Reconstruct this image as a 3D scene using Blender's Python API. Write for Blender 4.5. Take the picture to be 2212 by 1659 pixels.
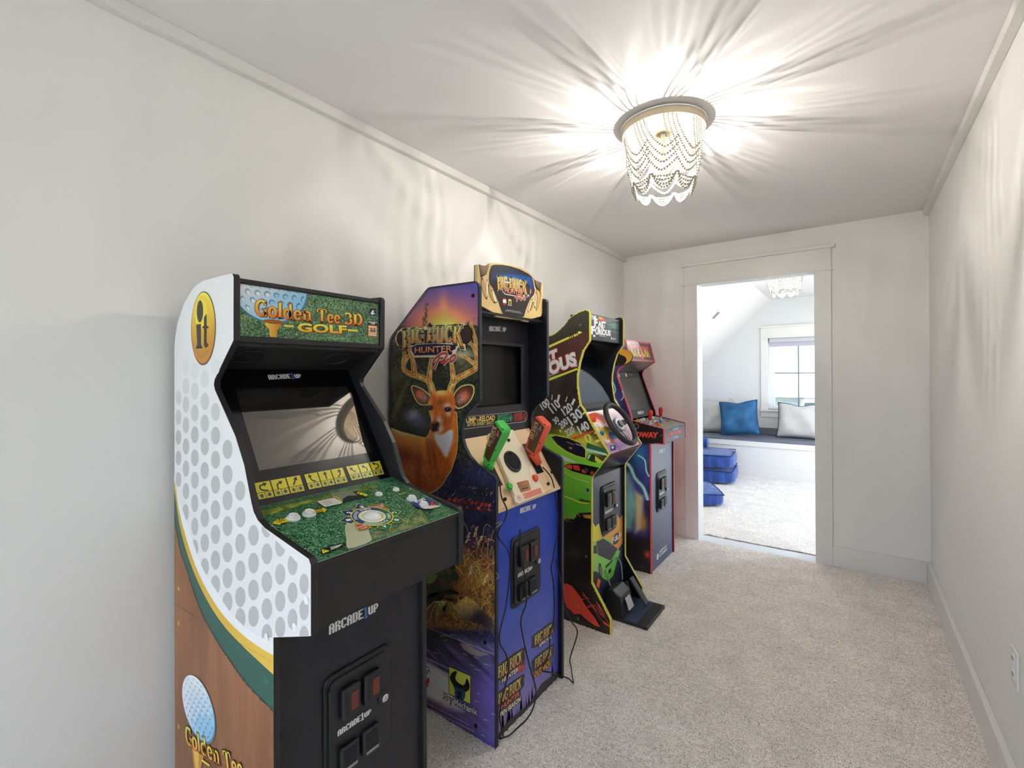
import bpy, bmesh, math, random
import numpy as np
from mathutils import Vector, Matrix
from mathutils.geometry import tessellate_polygon

for _o in list(bpy.data.objects):
    bpy.data.objects.remove(_o)
SC = bpy.context.scene
COL = SC.collection
PI = math.pi

# ------------------------------------------------------------------ camera
CAM_POS = np.array([1.6519, 0.0, 1.354]); YAW, PITCH, ROLL = 0.6296, 0.0021, -0.0049
FPX, CX, CY = 1007.78, 1106.0, 807.7                      # focal length and principal point on the 2212 x 1659 frame
_sy, _cy = math.sin(YAW), math.cos(YAW)
FW = np.array([-_sy * math.cos(PITCH), _cy * math.cos(PITCH), math.sin(PITCH)])
_rt = np.array([_cy, _sy, 0.0]); _up = np.cross(_rt, FW)
RT = math.cos(ROLL) * _rt + math.sin(ROLL) * _up
UP = -math.sin(ROLL) * _rt + math.cos(ROLL) * _up
cam_d = bpy.data.cameras.new('camera'); cam = bpy.data.objects.new('camera', cam_d); COL.objects.link(cam)
cam.matrix_world = Matrix(((RT[0], UP[0], -FW[0], CAM_POS[0]), (RT[1], UP[1], -FW[1], CAM_POS[1]),
                           (RT[2], UP[2], -FW[2], CAM_POS[2]), (0, 0, 0, 1)))
cam_d.sensor_width = 36.0; cam_d.lens = FPX * 36.0 / 2212.0
cam_d.shift_y = (CY - 829.5) / 2212.0; cam_d.clip_start = 0.02
SC.camera = cam

# ------------------------------------------------------------------ world, light, exposure
LAMP_W = 8.6            # power of one bulb of a ceiling light
SKY = 3.2                # strength of the daylight sky
SC.view_settings.view_transform = 'Standard'; SC.view_settings.look = 'None'
SC.view_settings.exposure = 1.32; SC.view_settings.gamma = 1.0
SC.view_settings.use_curve_mapping = False
SC.cycles.use_light_tree = False; SC.cycles.max_bounces = 6; SC.cycles.diffuse_bounces = 4; SC.cycles.glossy_bounces = 3
SC.cycles.transmission_bounces = 6; SC.cycles.caustics_reflective = False; SC.cycles.caustics_refractive = False
SC.cycles.sample_clamp_indirect = 6.0; SC.cycles.adaptive_threshold = 0.05
wd = bpy.data.worlds.new('daylight'); SC.world = wd; wd.use_nodes = True
_nt = wd.node_tree; _nt.nodes.clear()
_wo = _nt.nodes.new('ShaderNodeOutputWorld'); _bg = _nt.nodes.new('ShaderNodeBackground')
_tc = _nt.nodes.new('ShaderNodeTexCoord'); _sx = _nt.nodes.new('ShaderNodeSeparateXYZ'); _rp = _nt.nodes.new('ShaderNodeValToRGB')
_nt.links.new(_tc.outputs['Generated'], _sx.inputs[0]); _nt.links.new(_sx.outputs['Z'], _rp.inputs[0])
_rp.color_ramp.elements[0].position = 0.0; _rp.color_ramp.elements[0].color = (0.90, 0.91, 0.95, 1)
_rp.color_ramp.elements[1].position = 0.6; _rp.color_ramp.elements[1].color = (0.66, 0.78, 1.0, 1)
_e = _rp.color_ramp.elements.new(0.07); _e.color = (0.58, 0.72, 1.0, 1)
_nt.links.new(_rp.outputs[0], _bg.inputs[0]); _bg.inputs[1].default_value = SKY
_nt.links.new(_bg.outputs[0], _wo.inputs[0])

_sl = bpy.data.lights.new('sun', 'SUN'); _sl.energy = 6.5; _sl.angle = math.radians(0.6); _sl.color = (1.0, 0.985, 0.965)
_so = bpy.data.objects.new('sun', _sl); COL.objects.link(_so); _so.rotation_euler = (math.radians(40), 0, math.radians(45))      # high behind the camera to its right: falls on the neighbours' house and through the added side and back windows

# ------------------------------------------------------------------ helpers
def lin(c):
    r = []
    for v in c[:3]:
        v = v / 255.0
        r.append(v / 12.92 if v <= 0.04045 else ((v + 0.055) / 1.055) ** 2.4)
    return r
def ray(px, py): return FW + (px - CX) / FPX * RT + (CY - py) / FPX * UP
def onp(px, py, ax, val):
    d = ray(px, py); return CAM_POS + (val - CAM_POS[ax]) / d[ax] * d

MATS = {}
def mat(name, col, rough=0.5, metal=0.0, spec=0.5, emit=None, es=0.0, noise=0.0, nscale=40.0, bump=0.0, bscale=400.0, coat=0.0, ior=None, trans=0.0, stretch=None):
    """procedural principled material: col is an sRGB 0-255 triple; noise varies its brightness; bump adds fine relief"""
    if name in MATS: return MATS[name]
    m = bpy.data.materials.new(name); m.use_nodes = True; nt = m.node_tree; b = nt.nodes['Principled BSDF']
    c = lin(col) + [1.0]
    b.inputs['Base Color'].default_value = c; b.inputs['Roughness'].default_value = rough; b.inputs['Metallic'].default_value = metal
    b.inputs['Specular IOR Level'].default_value = spec; b.inputs['Coat Weight'].default_value = coat; b.inputs['Coat Roughness'].default_value = 0.08
    b.inputs['Transmission Weight'].default_value = trans
    if ior: b.inputs['IOR'].default_value = ior
    if emit: b.inputs['Emission Color'].default_value = lin(emit) + [1.0]; b.inputs['Emission Strength'].default_value = es
    if noise or bump:
        tc = nt.nodes.new('ShaderNodeTexCoord'); src = tc.outputs['Object']
        if stretch:
            mp = nt.nodes.new('ShaderNodeMapping'); mp.inputs['Scale'].default_value = stretch; nt.links.new(src, mp.inputs[0]); src = mp.outputs[0]
    if noise:
        n = nt.nodes.new('ShaderNodeTexNoise'); n.inputs['Scale'].default_value = nscale; n.inputs['Detail'].default_value = 6.0
        nt.links.new(src, n.inputs['Vector'])
        r = nt.nodes.new('ShaderNodeMapRange'); r.inputs[1].default_value = 0.3; r.inputs[2].default_value = 0.7
        r.inputs[3].default_value = 1 - noise; r.inputs[4].default_value = 1 + noise; nt.links.new(n.outputs[0], r.inputs[0])
        mx = nt.nodes.new('ShaderNodeMix'); mx.data_type = 'RGBA'; mx.blend_type = 'MULTIPLY'; mx.inputs[0].default_value = 1
        mx.inputs[6].default_value = c; nt.links.new(r.outputs[0], mx.inputs[7]); nt.links.new(mx.outputs[2], b.inputs['Base Color'])
    if bump:
        n2 = nt.nodes.new('ShaderNodeTexNoise'); n2.inputs['Scale'].default_value = bscale; n2.inputs['Detail'].default_value = 3.0
        nt.links.new(src, n2.inputs['Vector'])
        bp = nt.nodes.new('ShaderNodeBump'); bp.inputs['Strength'].default_value = bump; bp.inputs['Distance'].default_value = 0.002
        nt.links.new(n2.outputs[0], bp.inputs['Height']); nt.links.new(bp.outputs[0], b.inputs['Normal'])
    MATS[name] = m; return m

def print_mat(name='printed_art', rough=0.32, spec=0.5):
    """a printed sheet: the ink colours are stored on the mesh"""
    if name in MATS: return MATS[name]
    m = bpy.data.materials.new(name); m.use_nodes = True; nt = m.node_tree; b = nt.nodes['Principled BSDF']
    a = nt.nodes.new('ShaderNodeVertexColor'); a.layer_name = 'ink'
    nt.links.new(a.outputs[0], b.inputs['Base Color']); b.inputs['Roughness'].default_value = rough; b.inputs['Specular IOR Level'].default_value = spec
    MATS[name] = m; return m

ROOTS = {}
def root_of(o):
    while o.parent: o = o.parent
    return o
def empty(name, loc, label=None, cat=None, group=None):
    o = bpy.data.objects.new(name, None); o.empty_display_size = 0.05; COL.objects.link(o); o.location = loc
    if label: o['label'] = label
    if cat: o['category'] = cat
    if group: o['group'] = group
    return o
def link(name, me, m, parent=None, smooth=False):
    """link a mesh given in world coordinates as one object (kept relative to its thing's base)"""
    o = bpy.data.objects.new(name, me); COL.objects.link(o)
    if m is not None:
        for mm in (m if isinstance(m, (list, tuple)) else [m]): me.materials.append(mm)
    if smooth:
        me.polygons.foreach_set('use_smooth', [True] * len(me.polygons))
    if parent is not None:
        o.parent = parent; r = root_of(parent)
        off = Vector(r.location)
        if off.length: me.transform(Matrix.Translation(-off))
    return o
def tag(o, label=None, cat=None, group=None, kind=None):
    for k, v in (('label', label), ('category', cat), ('group', group), ('kind', kind)):
        if v: o[k] = v
    return o
class MB:
    def __init__(s): s.v = []; s.f = []; s.sm = []
    def add(s, vs, fs):
        n = len(s.v); s.v += [tuple(map(float, p)) for p in vs]; s.f += [tuple(i + n for i in f) for f in fs]; return s
    def box(s, a, b):
        x0, y0, z0 = a; x1, y1, z1 = b
        return s.add([(x0,y0,z0),(x1,y0,z0),(x1,y1,z0),(x0,y1,z0),(x0,y0,z1),(x1,y0,z1),(x1,y1,z1),(x0,y1,z1)],
                     [(0,3,2,1),(4,5,6,7),(0,1,5,4),(1,2,6,5),(2,3,7,6),(3,0,4,7)])
    def prism(s, poly, ax, a, b):
        """extrude a 2D outline along axis ax from a to b (outline in the other two axes, in order)"""
        n = len(poly)
        def P(q, h):
            l = list(q); l.insert(ax, h); return l
        vs = [P(q, a) for q in poly] + [P(q, b) for q in poly]
        tris = tessellate_polygon([[Vector((q[0], q[1], 0)) for q in poly]])
        fs = [tuple(t) for t in tris] + [tuple(i + n for i in reversed(t)) for t in tris]
        fs += [(i, (i + 1) % n, (i + 1) % n + n, i + n) for i in range(n)]
        return s.add(vs, fs)
    def quad(s, a, b, c, d): return s.add([a, b, c, d], [(0, 1, 2, 3)])
    def tube(s, pts, r, n=8, cap=True):
        pts = [np.array(p, float) for p in pts]; m = len(pts); rs = r if hasattr(r, '__len__') else [r] * m
        t0 = pts[1] - pts[0]; up = np.array([0, 0, 1.0]) if abs(t0[2]) < 0.9 * np.linalg.norm(t0) else np.array([1.0, 0, 0])
        vs = []; nx = np.cross(t0, up); nx /= np.linalg.norm(nx)
        for i in range(m):
            t = pts[min(i + 1, m - 1)] - pts[max(i - 1, 0)]; t = t / (np.linalg.norm(t) + 1e-12)
            nx = nx - t * (nx @ t); nx /= np.linalg.norm(nx) + 1e-12; ny = np.cross(t, nx)
            for k in range(n):
                a = 2 * PI * k / n; vs.append(pts[i] + rs[i] * (math.cos(a) * nx + math.sin(a) * ny))
        fs = [(i * n + k, i * n + (k + 1) % n, (i + 1) * n + (k + 1) % n, (i + 1) * n + k) for i in range(m - 1) for k in range(n)]
        if cap: fs += [tuple(range(n))[::-1], tuple((m - 1) * n + k for k in range(n))]
        return s.add(vs, fs)
    def lathe(s, prof, c, ax=(0, 0, 1), n=24, ref=None):
        """revolve (radius, height) points about axis ax through c"""
        ax = np.array(ax, float); ax /= np.linalg.norm(ax); ref = np.array(ref if ref is not None else ((1, 0, 0) if abs(ax[0]) < 0.9 else (0, 1, 0)), float)
        a = ref - ax * (ref @ ax); a /= np.linalg.norm(a); b = np.cross(ax, a); c = np.array(c, float); vs = []; m = len(prof)
        for (r, h) in prof:
            for k in range(n):
                t = 2 * PI * k / n; vs.append(c + ax * h + r * (math.cos(t) * a + math.sin(t) * b))
        fs = [(i * n + k, i * n + (k + 1) % n, (i + 1) * n + (k + 1) % n, (i + 1) * n + k) for i in range(m - 1) for k in range(n)]
        fs += [tuple(range(n))[::-1], tuple((m - 1) * n + k for k in range(n))]
        return s.add(vs, fs)
    def mesh(s, name, bevel=0.0, seg=2, recalc=True):
        me = bpy.data.meshes.new(name); me.from_pydata(s.v, [], s.f)
        if bevel or recalc:
            bm = bmesh.new(); bm.from_mesh(me)
            bmesh.ops.recalc_face_normals(bm, faces=bm.faces)
            if bevel:
                bmesh.ops.dissolve_limit(bm, angle_limit=0.01, verts=bm.verts, edges=bm.edges)
                es = [e for e in bm.edges if len(e.link_faces) == 2 and e.calc_face_angle(0) > 0.5]
                bmesh.ops.bevel(bm, geom=es, offset=bevel, segments=seg, profile=0.5, affect='EDGES', clamp_overlap=True)
            bm.to_mesh(me); bm.free()
        me.update(); return me
    def build(s, name, m, parent=None, bevel=0.0, seg=2, smooth=False, recalc=True):
        return link(name, s.mesh(name, bevel, seg, recalc), m, parent, smooth)
def spline(pts, n=8, closed=False):
    P = [np.array(p, float) for p in pts]; m = len(P); out = []
    for i in range(m if closed else m - 1):
        g = (lambda k: P[k % m]) if closed else (lambda k: P[min(max(k, 0), m - 1)])
        a, b, c, d = g(i - 1), g(i), g(i + 1), g(i + 2)
        for k in range(n):
            t = k / n; out.append(0.5 * ((2 * b) + (c - a) * t + (2 * a - 5 * b + 4 * c - d) * t * t + (3 * b - a - 3 * c + d) * t ** 3))
    if not closed: out.append(P[-1])
    return out
def rrect(x0, z0, x1, z1, r, n=5):
    out = []
    for cx, cz, a0 in ((x1 - r, z1 - r, 0), (x0 + r, z1 - r, 90), (x0 + r, z0 + r, 180), (x1 - r, z0 + r, 270)):
        for k in range(n + 1):
            a = math.radians(a0 + 90 * k / n); out.append((cx + r * math.cos(a), cz + r * math.sin(a)))
    return out
def inpoly(x, y, poly):
    inside = np.zeros(np.shape(x), bool); n = len(poly); j = n - 1
    for i in range(n):
        xi, yi = poly[i]; xj, yj = poly[j]
        c = ((yi > y) != (yj > y)) & (x < (xj - xi) * (y - yi) / ((yj - yi) if yj != yi else 1e-9) + xi)
        inside ^= c; j = i
    return inside
def segdist(x, y, pts, closed=False):
    """distance of every (x, y) to a polyline"""
    d = np.full(np.shape(x), 1e9); P = list(pts) + ([pts[0]] if closed else [])
    for (ax, ay), (bx, by) in zip(P[:-1], P[1:]):
        vx, vy = bx - ax, by - ay; L = vx * vx + vy * vy + 1e-12
        t = np.clip(((x - ax) * vx + (y - ay) * vy) / L, 0, 1)
        d = np.minimum(d, np.hypot(x - ax - t * vx, y - ay - t * vy))
    return d
_rng = np.random.default_rng(7); _NT = _rng.random((256, 256))
def vnoise(x, y):
    xi = np.floor(x).astype(int); yi = np.floor(y).astype(int); fx = x - xi; fy = y - yi
    fx = fx * fx * (3 - 2 * fx); fy = fy * fy * (3 - 2 * fy); g = lambda a, b: _NT[a % 256, b % 256]
    return (g(xi, yi) * (1 - fx) + g(xi + 1, yi) * fx) * (1 - fy) + (g(xi, yi + 1) * (1 - fx) + g(xi + 1, yi + 1) * fx) * fy
def fbm(x, y, o=4):
    s = 0; a = 0.5; t = 0
    for k in range(o): s = s + a * vnoise(x * 2 ** k + 17.3 * k, y * 2 ** k + 5.1 * k); t += a; a *= 0.5
    return s / t

# ------------------------------------------------------------------ printed art: flat ink shapes lying on a face
INK_GAIN = 1.15
def ink(c): return [min(0.93, v * GAIN[0]) for v in lin(c)] + [1.0]
GAIN = [INK_GAIN]
class Plane:
    def __init__(s, O, U, V):
        s.O = np.array(O, float); s.U = np.array(U, float); s.U /= np.linalg.norm(s.U)
        V = np.array(V, float); s.V = V - s.U * (V @ s.U); s.V /= np.linalg.norm(s.V); s.N = np.cross(s.U, s.V)
        if s.N @ (CAM_POS - s.O) < 0: s.N = -s.N
    def px(s, px, py):
        d = ray(px, py); t = ((s.O - CAM_POS) @ s.N) / (d @ s.N); p = CAM_POS + t * d - s.O
        return (p @ s.U, p @ s.V)
    def P(s, u, v, h=0.0): return s.O + s.U * u + s.V * v + s.N * h
    def pix(s, u, v):
        p = s.O[None] + np.outer(u, s.U) + np.outer(v, s.V) - CAM_POS[None]; z = p @ FW
        return CX + FPX * (p @ RT) / z, CY - FPX * (p @ UP) / z
_tcache = {}
def glyphs(txt, bold=0.0):
    k = (txt, bold)
    if k not in _tcache:
        cu = bpy.data.curves.new('t', 'FONT'); cu.body = txt; cu.offset = bold; cu.resolution_u = 3; cu.fill_mode = 'FRONT'
        o = bpy.data.objects.new('t', cu); COL.objects.link(o); bpy.context.view_layer.update()
        me = o.evaluated_get(bpy.context.evaluated_depsgraph_get()).to_mesh()
        vs = np.array([v.co[:2] for v in me.vertices]); fs = [tuple(p.vertices) for p in me.polygons]
        bpy.data.objects.remove(o); bpy.data.curves.remove(cu)
        _tcache[k] = (vs, fs)
    return _tcache[k]
PIXFONT = {'A': ['01110','11011','11011','11111','11011','11011','11011'], 'R': ['11110','11011','11011','11110','11011','11011','11011'],
           'C': ['01111','11011','11000','11000','11000','11011','01110'], 'D': ['11110','11011','11011','11011','11011','11011','11110'],
           'E': ['11111','11000','11000','11110','11000','11000','11111'], 'U': ['00000','11011','11011','11011','11011','11011','01111'],
           'P': ['00000','11110','11011','11011','11110','11000','11000'], '1': ['0110','1110','0110','0110','0110','0110','1111']}
class Art:
    def __init__(s, pl, h0=0.0004, dh=0.00008): s.pl = pl; s.v = []; s.f = []; s.c = []; s.h = h0; s.dh = dh; s.clip = None
    def _pt(s, q): return s.pl.px(q[0], q[1]) if len(q) == 2 else (q[0], q[1])       # (px, py) or (u, v, None)
    def up(s, n=1): s.h += s.dh * n; return s
    def raw(s, uv, fs, cols):
        n = len(s.v); s.v += [s.pl.P(a, b, s.h) for a, b in uv]; s.f += [tuple(i + n for i in f) for f in fs]; s.c += cols; s.up()
        return s
    def _clip(s, uv):
        """cut a polygon to the sheet's convex outline"""
        if s.clip is None: return uv
        C = s.clip; area = sum(C[i][0] * C[(i + 1) % len(C)][1] - C[(i + 1) % len(C)][0] * C[i][1] for i in range(len(C))); out = list(uv)
        for i in range(len(C)):
            a, b = C[i], C[(i + 1) % len(C)]; src = out; out = []
            side = lambda p: ((b[0] - a[0]) * (p[1] - a[1]) - (b[1] - a[1]) * (p[0] - a[0])) * (1 if area > 0 else -1)
            for k in range(len(src)):
                p, q = src[k], src[(k + 1) % len(src)]; sp, sq = side(p), side(q)
                if sp >= 0: out.append(p)
                if sp * sq < 0: t = sp / (sp - sq); out.append((p[0] + (q[0] - p[0]) * t, p[1] + (q[1] - p[1]) * t))
            if len(out) < 3: return []
        return out
    def _cols(s, uv, col):
        if callable(col): return [ink(col(a, b)) for a, b in uv]
        if isinstance(col[0], (tuple, list)):              # gradient: ((p0, c0), (p1, c1)) along the line p0 > p1
            (p0, c0), (p1, c1) = col; a = np.array(s._pt(p0)); b = np.array(s._pt(p1)); L = (b - a) @ (b - a) + 1e-12
            out = []
            for q in uv:
                t = min(1, max(0, (np.array(q) - a) @ (b - a) / L)); out.append(ink([c0[i] + (c1[i] - c0[i]) * t for i in range(3)]))
            return out
        return [ink(col)] * len(uv)
    def poly(s, pts, col, smooth=0, closed=True):
        uv = [s._pt(q) for q in pts]
        if smooth: uv = [tuple(p) for p in spline(uv, smooth, True)]
        uv = s._clip(uv)
        if len(uv) < 3: return s.up()
        tr = tessellate_polygon([[Vector((a, b, 0)) for a, b in uv]])
        return s.raw(uv, [tuple(t) for t in tr], s._cols(uv, col))
    def disc(s, c, ru, rv=None, col=(0, 0, 0), n=28, rot=0.0):
        cu, cv = s._pt(c); rv = rv or ru; ca, sa = math.cos(rot), math.sin(rot); uv = []
        for k in range(n):
            a = 2 * PI * k / n; x, y = ru * math.cos(a), rv * math.sin(a); uv.append((cu + x * ca - y * sa, cv + x * sa + y * ca))
        uv = s._clip(uv)
        return s.raw(uv, [tuple(range(len(uv)))], s._cols(uv, col)) if len(uv) > 2 else s.up()
    def line(s, pts, w, col, smooth=0, closed=False, taper=False):
        uv = [np.array(s._pt(q)) for q in pts]
        if smooth: uv = [np.array(p) for p in spline(uv, smooth, closed)]
        m = len(uv); L = []; R = []
        for i in range(m):
            a = uv[(i - 1) % m] if closed else uv[max(i - 1, 0)]; b = uv[(i + 1) % m] if closed else uv[min(i + 1, m - 1)]
            t = b - a; t = t / (np.linalg.norm(t) + 1e-12); nn = np.array([-t[1], t[0]]); ww = w[i] if hasattr(w, '__len__') else w
            if taper: ww = w * (1 - i / (m - 1) * 0.9)
            L.append(uv[i] + nn * ww / 2); R.append(uv[i] - nn * ww / 2)
        fs = [(i, (i + 1) % m, m + (i + 1) % m, m + i) for i in range(m if closed else m - 1)]; q = [tuple(p) for p in L + R]
        return s.raw(q, fs, s._cols(q, col))
    def lines(s, segs, w, col):
        """many short straight strokes in one layer"""
        uv = []; fs = []
        for a, b in segs:
            a = np.array(s._pt(a)); b = np.array(s._pt(b)); t = b - a; t = t / (np.linalg.norm(t) + 1e-12); nn = np.array([-t[1], t[0]]) * w / 2
            k = len(uv); uv += [tuple(a + nn), tuple(b + nn * 0.3), tuple(b - nn * 0.3), tuple(a - nn)]; fs.append((k, k + 1, k + 2, k + 3))
        return s.raw(uv, fs, s._cols(uv, col))
    def text(s, txt, p0, p1, h, col, bold=0.0, shear=0.0, warp=None, up=None):
        """lettering with its baseline from p0 to p1 and cap height h (metres)"""
        vs, fs = glyphs(txt, bold); a = np.array(s._pt(p0)); b = np.array(s._pt(p1)); x0, x1 = vs[:, 0].min(), vs[:, 0].max()
        e = b - a; L = np.linalg.norm(e); e = e / L; nn = np.array([-e[1], e[0]])
        if up is not None and nn @ np.array(up) < 0: nn = -nn
        X = (vs[:, 0] - x0) / (x1 - x0); Y = vs[:, 1] / 0.70
        uv = []; cols = []
        for x, y in zip(X, Y):
            if warp: x, y = warp(x, y)
            uv.append(tuple(a + e * (x * L + shear * y * h) + nn * y * h))
        if isinstance(col[0], (tuple, list)): cols = [ink([col[0][i] + (col[1][i] - col[0][i]) * min(1, max(0, y)) for i in range(3)]) for y in Y]
        else: cols = [ink(col)] * len(uv)
        return s.raw(uv, fs, cols)
    def pixels(s, p0, p1, h, col=(225, 225, 222), blue=(58, 120, 200)):
        """the maker's logo in blocky letters, baseline p0 > p1"""
        a = np.array(s._pt(p0)); b = np.array(s._pt(p1)); e = b - a; L = np.linalg.norm(e); e /= L; nn = np.array([-e[1], e[0]])
        if nn @ np.array([0, 1.0]) < 0: nn = -nn
        word = 'ARCADE1UP'; wd_ = sum(len(PIXFONT[c][0]) + 0.55 for c in word) - 0.55; k = L / wd_; py = h / 7; x = 0.0; uvA = []; fA = []; uvB = []; fB = []
        for ch in word:
            g = PIXFONT[ch]; big = ch == '1'
            for r, row in enumerate(g):
                j = 0
                while j < len(row):
                    if row[j] == '1':
                        j2 = j
                        while j2 < len(row) and row[j2] == '1': j2 += 1
                        y0 = (6 - r) * py; y1 = y0 + py
                        if big: y0 = y0 * 1.3 - 0.15 * h; y1 = y1 * 1.3 - 0.15 * h
                        T, F = (uvB, fB) if big else (uvA, fA); n = len(T)
                        for xx, yy in (((x + j) * k, y0), ((x + j2) * k, y0), ((x + j2) * k, y1), ((x + j) * k, y1)): T.append(tuple(a + e * xx + nn * yy))
                        F.append((n, n + 1, n + 2, n + 3)); j = j2
                    else: j += 1
            x += len(g[0]) + 0.55
        s.raw(uvA, fA, [ink(col)] * len(uvA)); s.raw(uvB, fB, [ink(blue)] * len(uvB))
        return s
    def grid(s, u0, v0, u1, v1, res, fn, poly=None):
        """a fine sheet of ink cells; fn(px, py, u, v) gives the colours as an (n, 3) array of 0-255"""
        nu = int((u1 - u0) / res) + 1; nv = int((v1 - v0) / res) + 1
        U, V = np.meshgrid(np.linspace(u0, u1, nu), np.linspace(v0, v1, nv)); U = U.ravel(); V = V.ravel()
        keep = inpoly(U, V, poly) if poly is not None else np.ones(len(U), bool)
        X, Y = s.pl.pix(U, V); c = np.clip(fn(X, Y, U, V), 0, 255) / 255.0
        c = np.where(c <= 0.04045, c / 12.92, ((c + 0.055) / 1.055) ** 2.4); c = np.minimum(0.93, c * GAIN[0])
        idx = np.arange(nu * nv).reshape(nv, nu); k2 = keep.reshape(nv, nu)
        ok = k2[:-1, :-1] & k2[1:, :-1] & k2[:-1, 1:] & k2[1:, 1:]
        q = np.stack([idx[:-1, :-1][ok], idx[:-1, 1:][ok], idx[1:, 1:][ok], idx[1:, :-1][ok]], 1)
        used = np.unique(q); re = np.full(nu * nv, -1); re[used] = np.arange(len(used)); q = re[q]
        n = len(s.v); P = s.pl.O[None] + np.outer(U[used], s.pl.U) + np.outer(V[used], s.pl.V) + s.pl.N[None] * s.h
        s.big = getattr(s, 'big', []); s.big.append((P, q, np.hstack([c[used], np.ones((len(used), 1))]))); s.up()
        return s
    def build(s, name, parent, m=None):
        P = [np.array(s.v).reshape(-1, 3)]; C = [np.array(s.c).reshape(-1, 4)]; n = len(s.v); F = list(s.f)
        extra = []
        for (p, q, c) in getattr(s, 'big', []):
            P.append(p); C.append(c); extra.append(q + n); n += len(p)
        P = np.vstack(P); C = np.vstack(C)
        me = bpy.data.meshes.new(name); me.vertices.add(len(P)); me.vertices.foreach_set('co', P.astype(np.float32).ravel())
        tot = [len(f) for f in F]; lv = [np.array([i for f in F for i in f], dtype=np.int32)] if F else []
        for q in extra: lv.append(q.astype(np.int32).ravel()); tot += [4] * len(q)
        lv = np.concatenate(lv); tot = np.array(tot, dtype=np.int32); st = np.concatenate([[0], np.cumsum(tot)[:-1]]).astype(np.int32)
        me.loops.add(len(lv)); me.loops.foreach_set('vertex_index', lv); me.polygons.add(len(tot)); me.polygons.foreach_set('loop_start', st)
        try: me.polygons.foreach_set('loop_total', tot)
        except Exception: pass
        me.update(calc_edges=True); me.validate()
        at = me.color_attributes.new('ink', 'FLOAT_COLOR', 'POINT'); at.data.foreach_set('color', C.astype(np.float32).ravel())
        return link(name, me, m or print_mat(), parent)
# ------------------------------------------------------------------ the room
W, D, H = 2.054, 3.983, 2.40; BACK = -2.3; WALL2 = 4.12       # corridor width, end wall, ceiling; far side of the end wall
FX0, FX1, FY, FSEAT = -1.45, 3.2, 7.49, 6.83                 # far room: sides, window wall, seat front
M_WALL = mat('painted_wall', (240, 237, 232), 0.75, spec=0.25)
M_CEIL = mat('painted_ceiling', (240, 236, 233), 0.85, spec=0.2)
M_TRIM = mat('trim_paint', (232, 229, 223), 0.38, spec=0.45)
M_WALL2 = mat('painted_wall_far', (226, 227, 226), 0.75, spec=0.25)
def carpet_mat():
    m = bpy.data.materials.new('carpet'); m.use_nodes = True; nt = m.node_tree; b = nt.nodes['Principled BSDF']; b.inputs['Roughness'].default_value = 0.95
    b.inputs['Specular IOR Level'].default_value = 0.1; b.inputs['Sheen Weight'].default_value = 0.15
    tc = nt.nodes.new('ShaderNodeTexCoord')
    def noise(sc, det, rgh=0.55):
        n = nt.nodes.new('ShaderNodeTexNoise'); n.inputs['Scale'].default_value = sc; n.inputs['Detail'].default_value = det; n.inputs['Roughness'].default_value = rgh
        nt.links.new(tc.outputs['Object'], n.inputs['Vector']); return n
    n1 = noise(230, 3, 0.6); n2 = noise(7, 5); n3 = noise(60, 2)
    r = nt.nodes.new('ShaderNodeValToRGB'); e = r.color_ramp.elements
    e[0].position = 0.36; e[0].color = lin((170, 153, 134)) + [1]; e[1].position = 0.66; e[1].color = lin((255, 252, 248)) + [1]
    k = r.color_ramp.elements.new(0.47); k.color = lin((246, 238, 228)) + [1]
    nt.links.new(n1.outputs[0], r.inputs[0])
    r2 = nt.nodes.new('ShaderNodeMapRange'); r2.inputs[1].default_value = 0.32; r2.inputs[2].default_value = 0.6; r2.inputs[3].default_value = 0.90; r2.inputs[4].default_value = 1.04
    nt.links.new(n2.outputs[0], r2.inputs[0])
    r3 = nt.nodes.new('ShaderNodeMapRange'); r3.inputs[1].default_value = 0.3; r3.inputs[2].default_value = 0.65; r3.inputs[3].default_value = 0.86; r3.inputs[4].default_value = 1.06
    nt.links.new(n3.outputs[0], r3.inputs[0])
    mm = nt.nodes.new('ShaderNodeMath'); mm.operation = 'MULTIPLY'; nt.links.new(r2.outputs[0], mm.inputs[0]); nt.links.new(r3.outputs[0], mm.inputs[1])
    mx = nt.nodes.new('ShaderNodeMix'); mx.data_type = 'RGBA'; mx.blend_type = 'MULTIPLY'; mx.inputs[0].default_value = 1
    nt.links.new(r.outputs[0], mx.inputs[6]); nt.links.new(mm.outputs[0], mx.inputs[7]); nt.links.new(mx.outputs[2], b.inputs['Base Color'])
    bp = nt.nodes.new('ShaderNodeBump'); bp.inputs['Strength'].default_value = 0.5; bp.inputs['Distance'].default_value = 0.004
    nt.links.new(n1.outputs[0], bp.inputs['Height']); nt.links.new(bp.outputs[0], b.inputs['Normal'])
    return m
M_CARPET = carpet_mat()
def struct(name, mb, m, bevel=0.0, parent=None, seg=1):
    o = mb.build(name, m, parent, bevel, seg)
    if parent is None: o['kind'] = 'structure'
    return o
dLo, dLi, dRi, dRo, DZ = 0.531, 0.635, 1.4365, 1.5374, 2.085
struct('floor', MB().box((-0.1, BACK - 0.1, -0.1), (W + 0.1, D - 0.02, 0.0)), M_CARPET)
struct('floor_far', MB().box((FX0 - 0.1, WALL2 + 0.012, -0.1), (FX1 + 0.1, FY + 0.1, 0.0)), M_CARPET)
struct('floor_threshold', MB().box((-0.1, D - 0.02, -0.1), (W + 0.1, WALL2 + 0.004, -0.002)), mat('threshold_board', (226, 227, 228), 0.35, spec=0.5, noise=0.05, nscale=30))
struct('trim_7', MB().box((dLi, WALL2 + 0.004, -0.05), (dRi, WALL2 + 0.013, -0.004)), mat('threshold_edge', (60, 52, 46), 0.5))
struct('wall_left', MB().box((-0.1, BACK, 0), (0, D, H)), M_WALL)
struct('wall_right', MB().box((W, BACK, 0), (W + 0.1, D, H)), M_WALL)
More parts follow.
